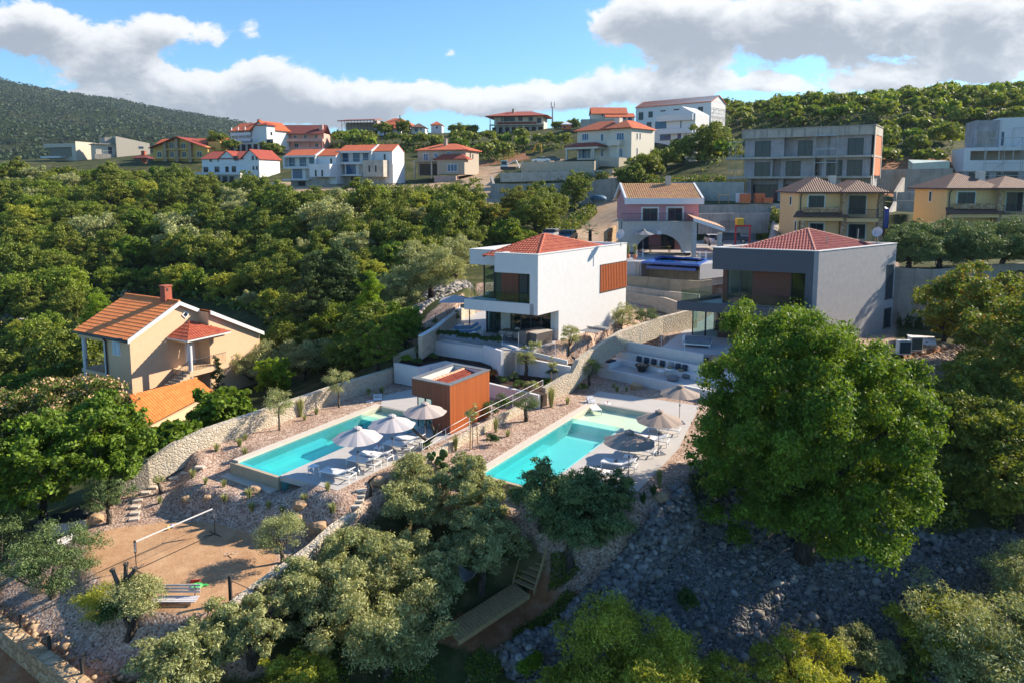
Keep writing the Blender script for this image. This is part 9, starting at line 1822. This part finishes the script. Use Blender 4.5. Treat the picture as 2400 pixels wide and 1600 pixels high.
 for i,(px,py) in enumerate(((1500,605),(1648,610))):
  p=W(px,py,4.2);mb=MB()
  for s in(-.35,.35):mb.path([p+Vector((s,0,0)),p+Vector((s,0,.95)),p+Vector((s,.5,.95)),p+Vector((s,.5,0))],.03,6)
  mb.tube(p+Vector((-.35,0,.5)),p+Vector((.35,0,.5)),.02,5);setp(mb.build('pool_ladder',M['alu']),['white pool ladder at the left end of the blue pool','white pool ladder at the right end of the blue pool'][i],'ladder')
 p=WD(1722,575,84);r=thing('play_frame','red play frame with a yellow bucket seat behind the grey villa','play frame',p);rd=plain('play_red',(.5,.02,.03));mb=MB();[mb.box(p.x+x,p.y,p.z-1,p.x+x+.15,p.y+.15,p.z+2.2) for x in(0,1.7)];mb.box(p.x,p.y-.01,p.z+2.2,p.x+1.9,p.y+.16,p.z+2.4);mb.build('frame',rd,r);MB().box(p.x+.1,p.y-.3,p.z+2.42,p.x+.9,p.y+.5,p.z+3.2).build('bucket',plain('play_yellow',(.65,.38,.02)),r)
 r=thing('iron_fence','black iron fence between the pink house and the yellow villa','fence',WD(1690,530,99));A,B2=WD(1688,537,99),WD(1745,537,99);mb=MB();n=26
 for k in range(n+1):q=A.lerp(B2,k/n);mb.tube(q,q+Vector((0,0,1.1)),.02,4)
 mb.tube(A+Vector((0,0,1.1)),B2+Vector((0,0,1.1)),.03,4).build('bars',M['black'],r)
 p=WD(1458,540,90);r=thing('gate_pillar','short golden stone wall with gate posts left of the stone arch','wall',p);MB().wall([WD(1420,545,88),WD(1430,536,92),WD(1440,528,96)],.5,2.2).build('masonry',M['gold_st'],r)
 p=W(140+160,0+640,0)
def bird():
 for i,(px,py) in enumerate(((297,222),(305,222))):
  c=WD(px,py,300);mb=MB();mb.add([c+Vector((-.9,0,.1)),c+Vector((0,-.15,0)),c+Vector((0,.2,.02)),c+Vector((.9,0,.15)),c+Vector((0,0,-.1))],[(0,1,4),(0,4,2),(3,4,1),(3,2,4),(0,2,1),(3,1,2)])
  mb.blob(c,.18,1,(.7,2,.6));setp(mb.build('bird',M['black']),['dark bird gliding above the mountain ridge, the left one','dark bird gliding above the mountain ridge, the right one'][i],'bird')
# ------------------------------------------------------------------ build everything
VW=white_villa();VG=grey_villa();CB=cabin()
build_pool('turquoise infinity pool beside the rust red cabin',W(567,1077,ZP),W(847,967,ZP),3.35,11.5,[W(*q,ZP).xy for q in((653.5,1112.6),(790,1148),(1051,1023),(1130,990),(965,911),(898,926))],5.2)
build_pool('turquoise infinity pool nearest the big leafy tree',W(1135.6,1104,ZP),W(1342,976,ZP),3.5,14.2,[W(*q,ZP).xy for q in((1262,1150),(1478,1168),(1590,1050),(1640,950),(1402.7,915.4),(1361,945))],5.0)
def patio(label,pts,z0,z1,mat='patio'):setp(MB().prism([p.xy for p in pts],z0,z1).build('patio',M[mat]),kind='structure')
patio('',[W(1003,788,0),W(1183,818,0),W(1238,821,0),W(1300,803,0),W(1309,780,0),W(1330,760,0),W(1240,700,0),W(1110,735,0),W(1060,752,0)],-.25,.0)
patio('',[W(1548,814,-.6),W(1649,829,-.6),W(1760,830,-.6),W(1800,760,-.6),W(1700,720,-.6),W(1610,770,-.6)],-.9,-.6)
setp(MB().prism([W(*q,4.2).xy for q in((1460,612.5),(1503,613.5),(1551,600),(1551,592),(1460,592))],2.6,4.2).prism([W(*q,4.2).xy for q in((1641,620.5),(1722,612),(1722,600),(1667,605))],2.6,4.2).build('patio',M['patio']),kind='structure')
build_ground();MT=build_mountain()
village();pink_house();peach_house();walls()
yellow_house('yellow villa with brown hip roofs and stone pillars, the nearer left one',1873,2066,83,82,8,566,dict(eave=450,mid=1975,mid_y=505,slab=511,wins=((1894,459,1932,489,0,1),(1988,459,2030,503,.9,1),(1987,526,2028,560,.5,1),(1897,524,1930,545,0,1)),side=((1852,462,1856,480),(1863,520,1867,540))))
yellow_house('yellow villa with brown hip roofs at the right edge behind the olives',2222,2440,80,80.5,6,566,dict(eave=441,mid=2338,mid_y=497,slab=502,wins=((2243,451,2285,480,0,1),(2356,451,2398,496,.9,1),(2358,518,2394,552,.5,1)),side=((2178,450,2184,472),)))
furniture();lounge();sand_court();posts_and_rails();vehicles();bird()
garden_trees();small_plants();forest();ground_cover();rocks();hills_cover(*MT)
# ------------------------------------------------------------------ air
hz=MB().box(-2700,-40,-40,1600,2400,330).build('haze',bpy.data.materials.new('haze'));hz['kind']='stuff'
_m=hz.data.materials[0];_m.use_nodes=True;_nt=_m.node_tree;_nt.nodes.remove(_nt.nodes['Principled BSDF'])
_v=_nt.nodes.new('ShaderNodeVolumePrincipled');_v.inputs['Color'].default_value=(.62,.78,.95,1);_v.inputs['Density'].default_value=.00008;_v.inputs['Anisotropy'].default_value=.2
_nt.links.new(_v.outputs[0],_nt.nodes['Material Output'].inputs['Volume'])
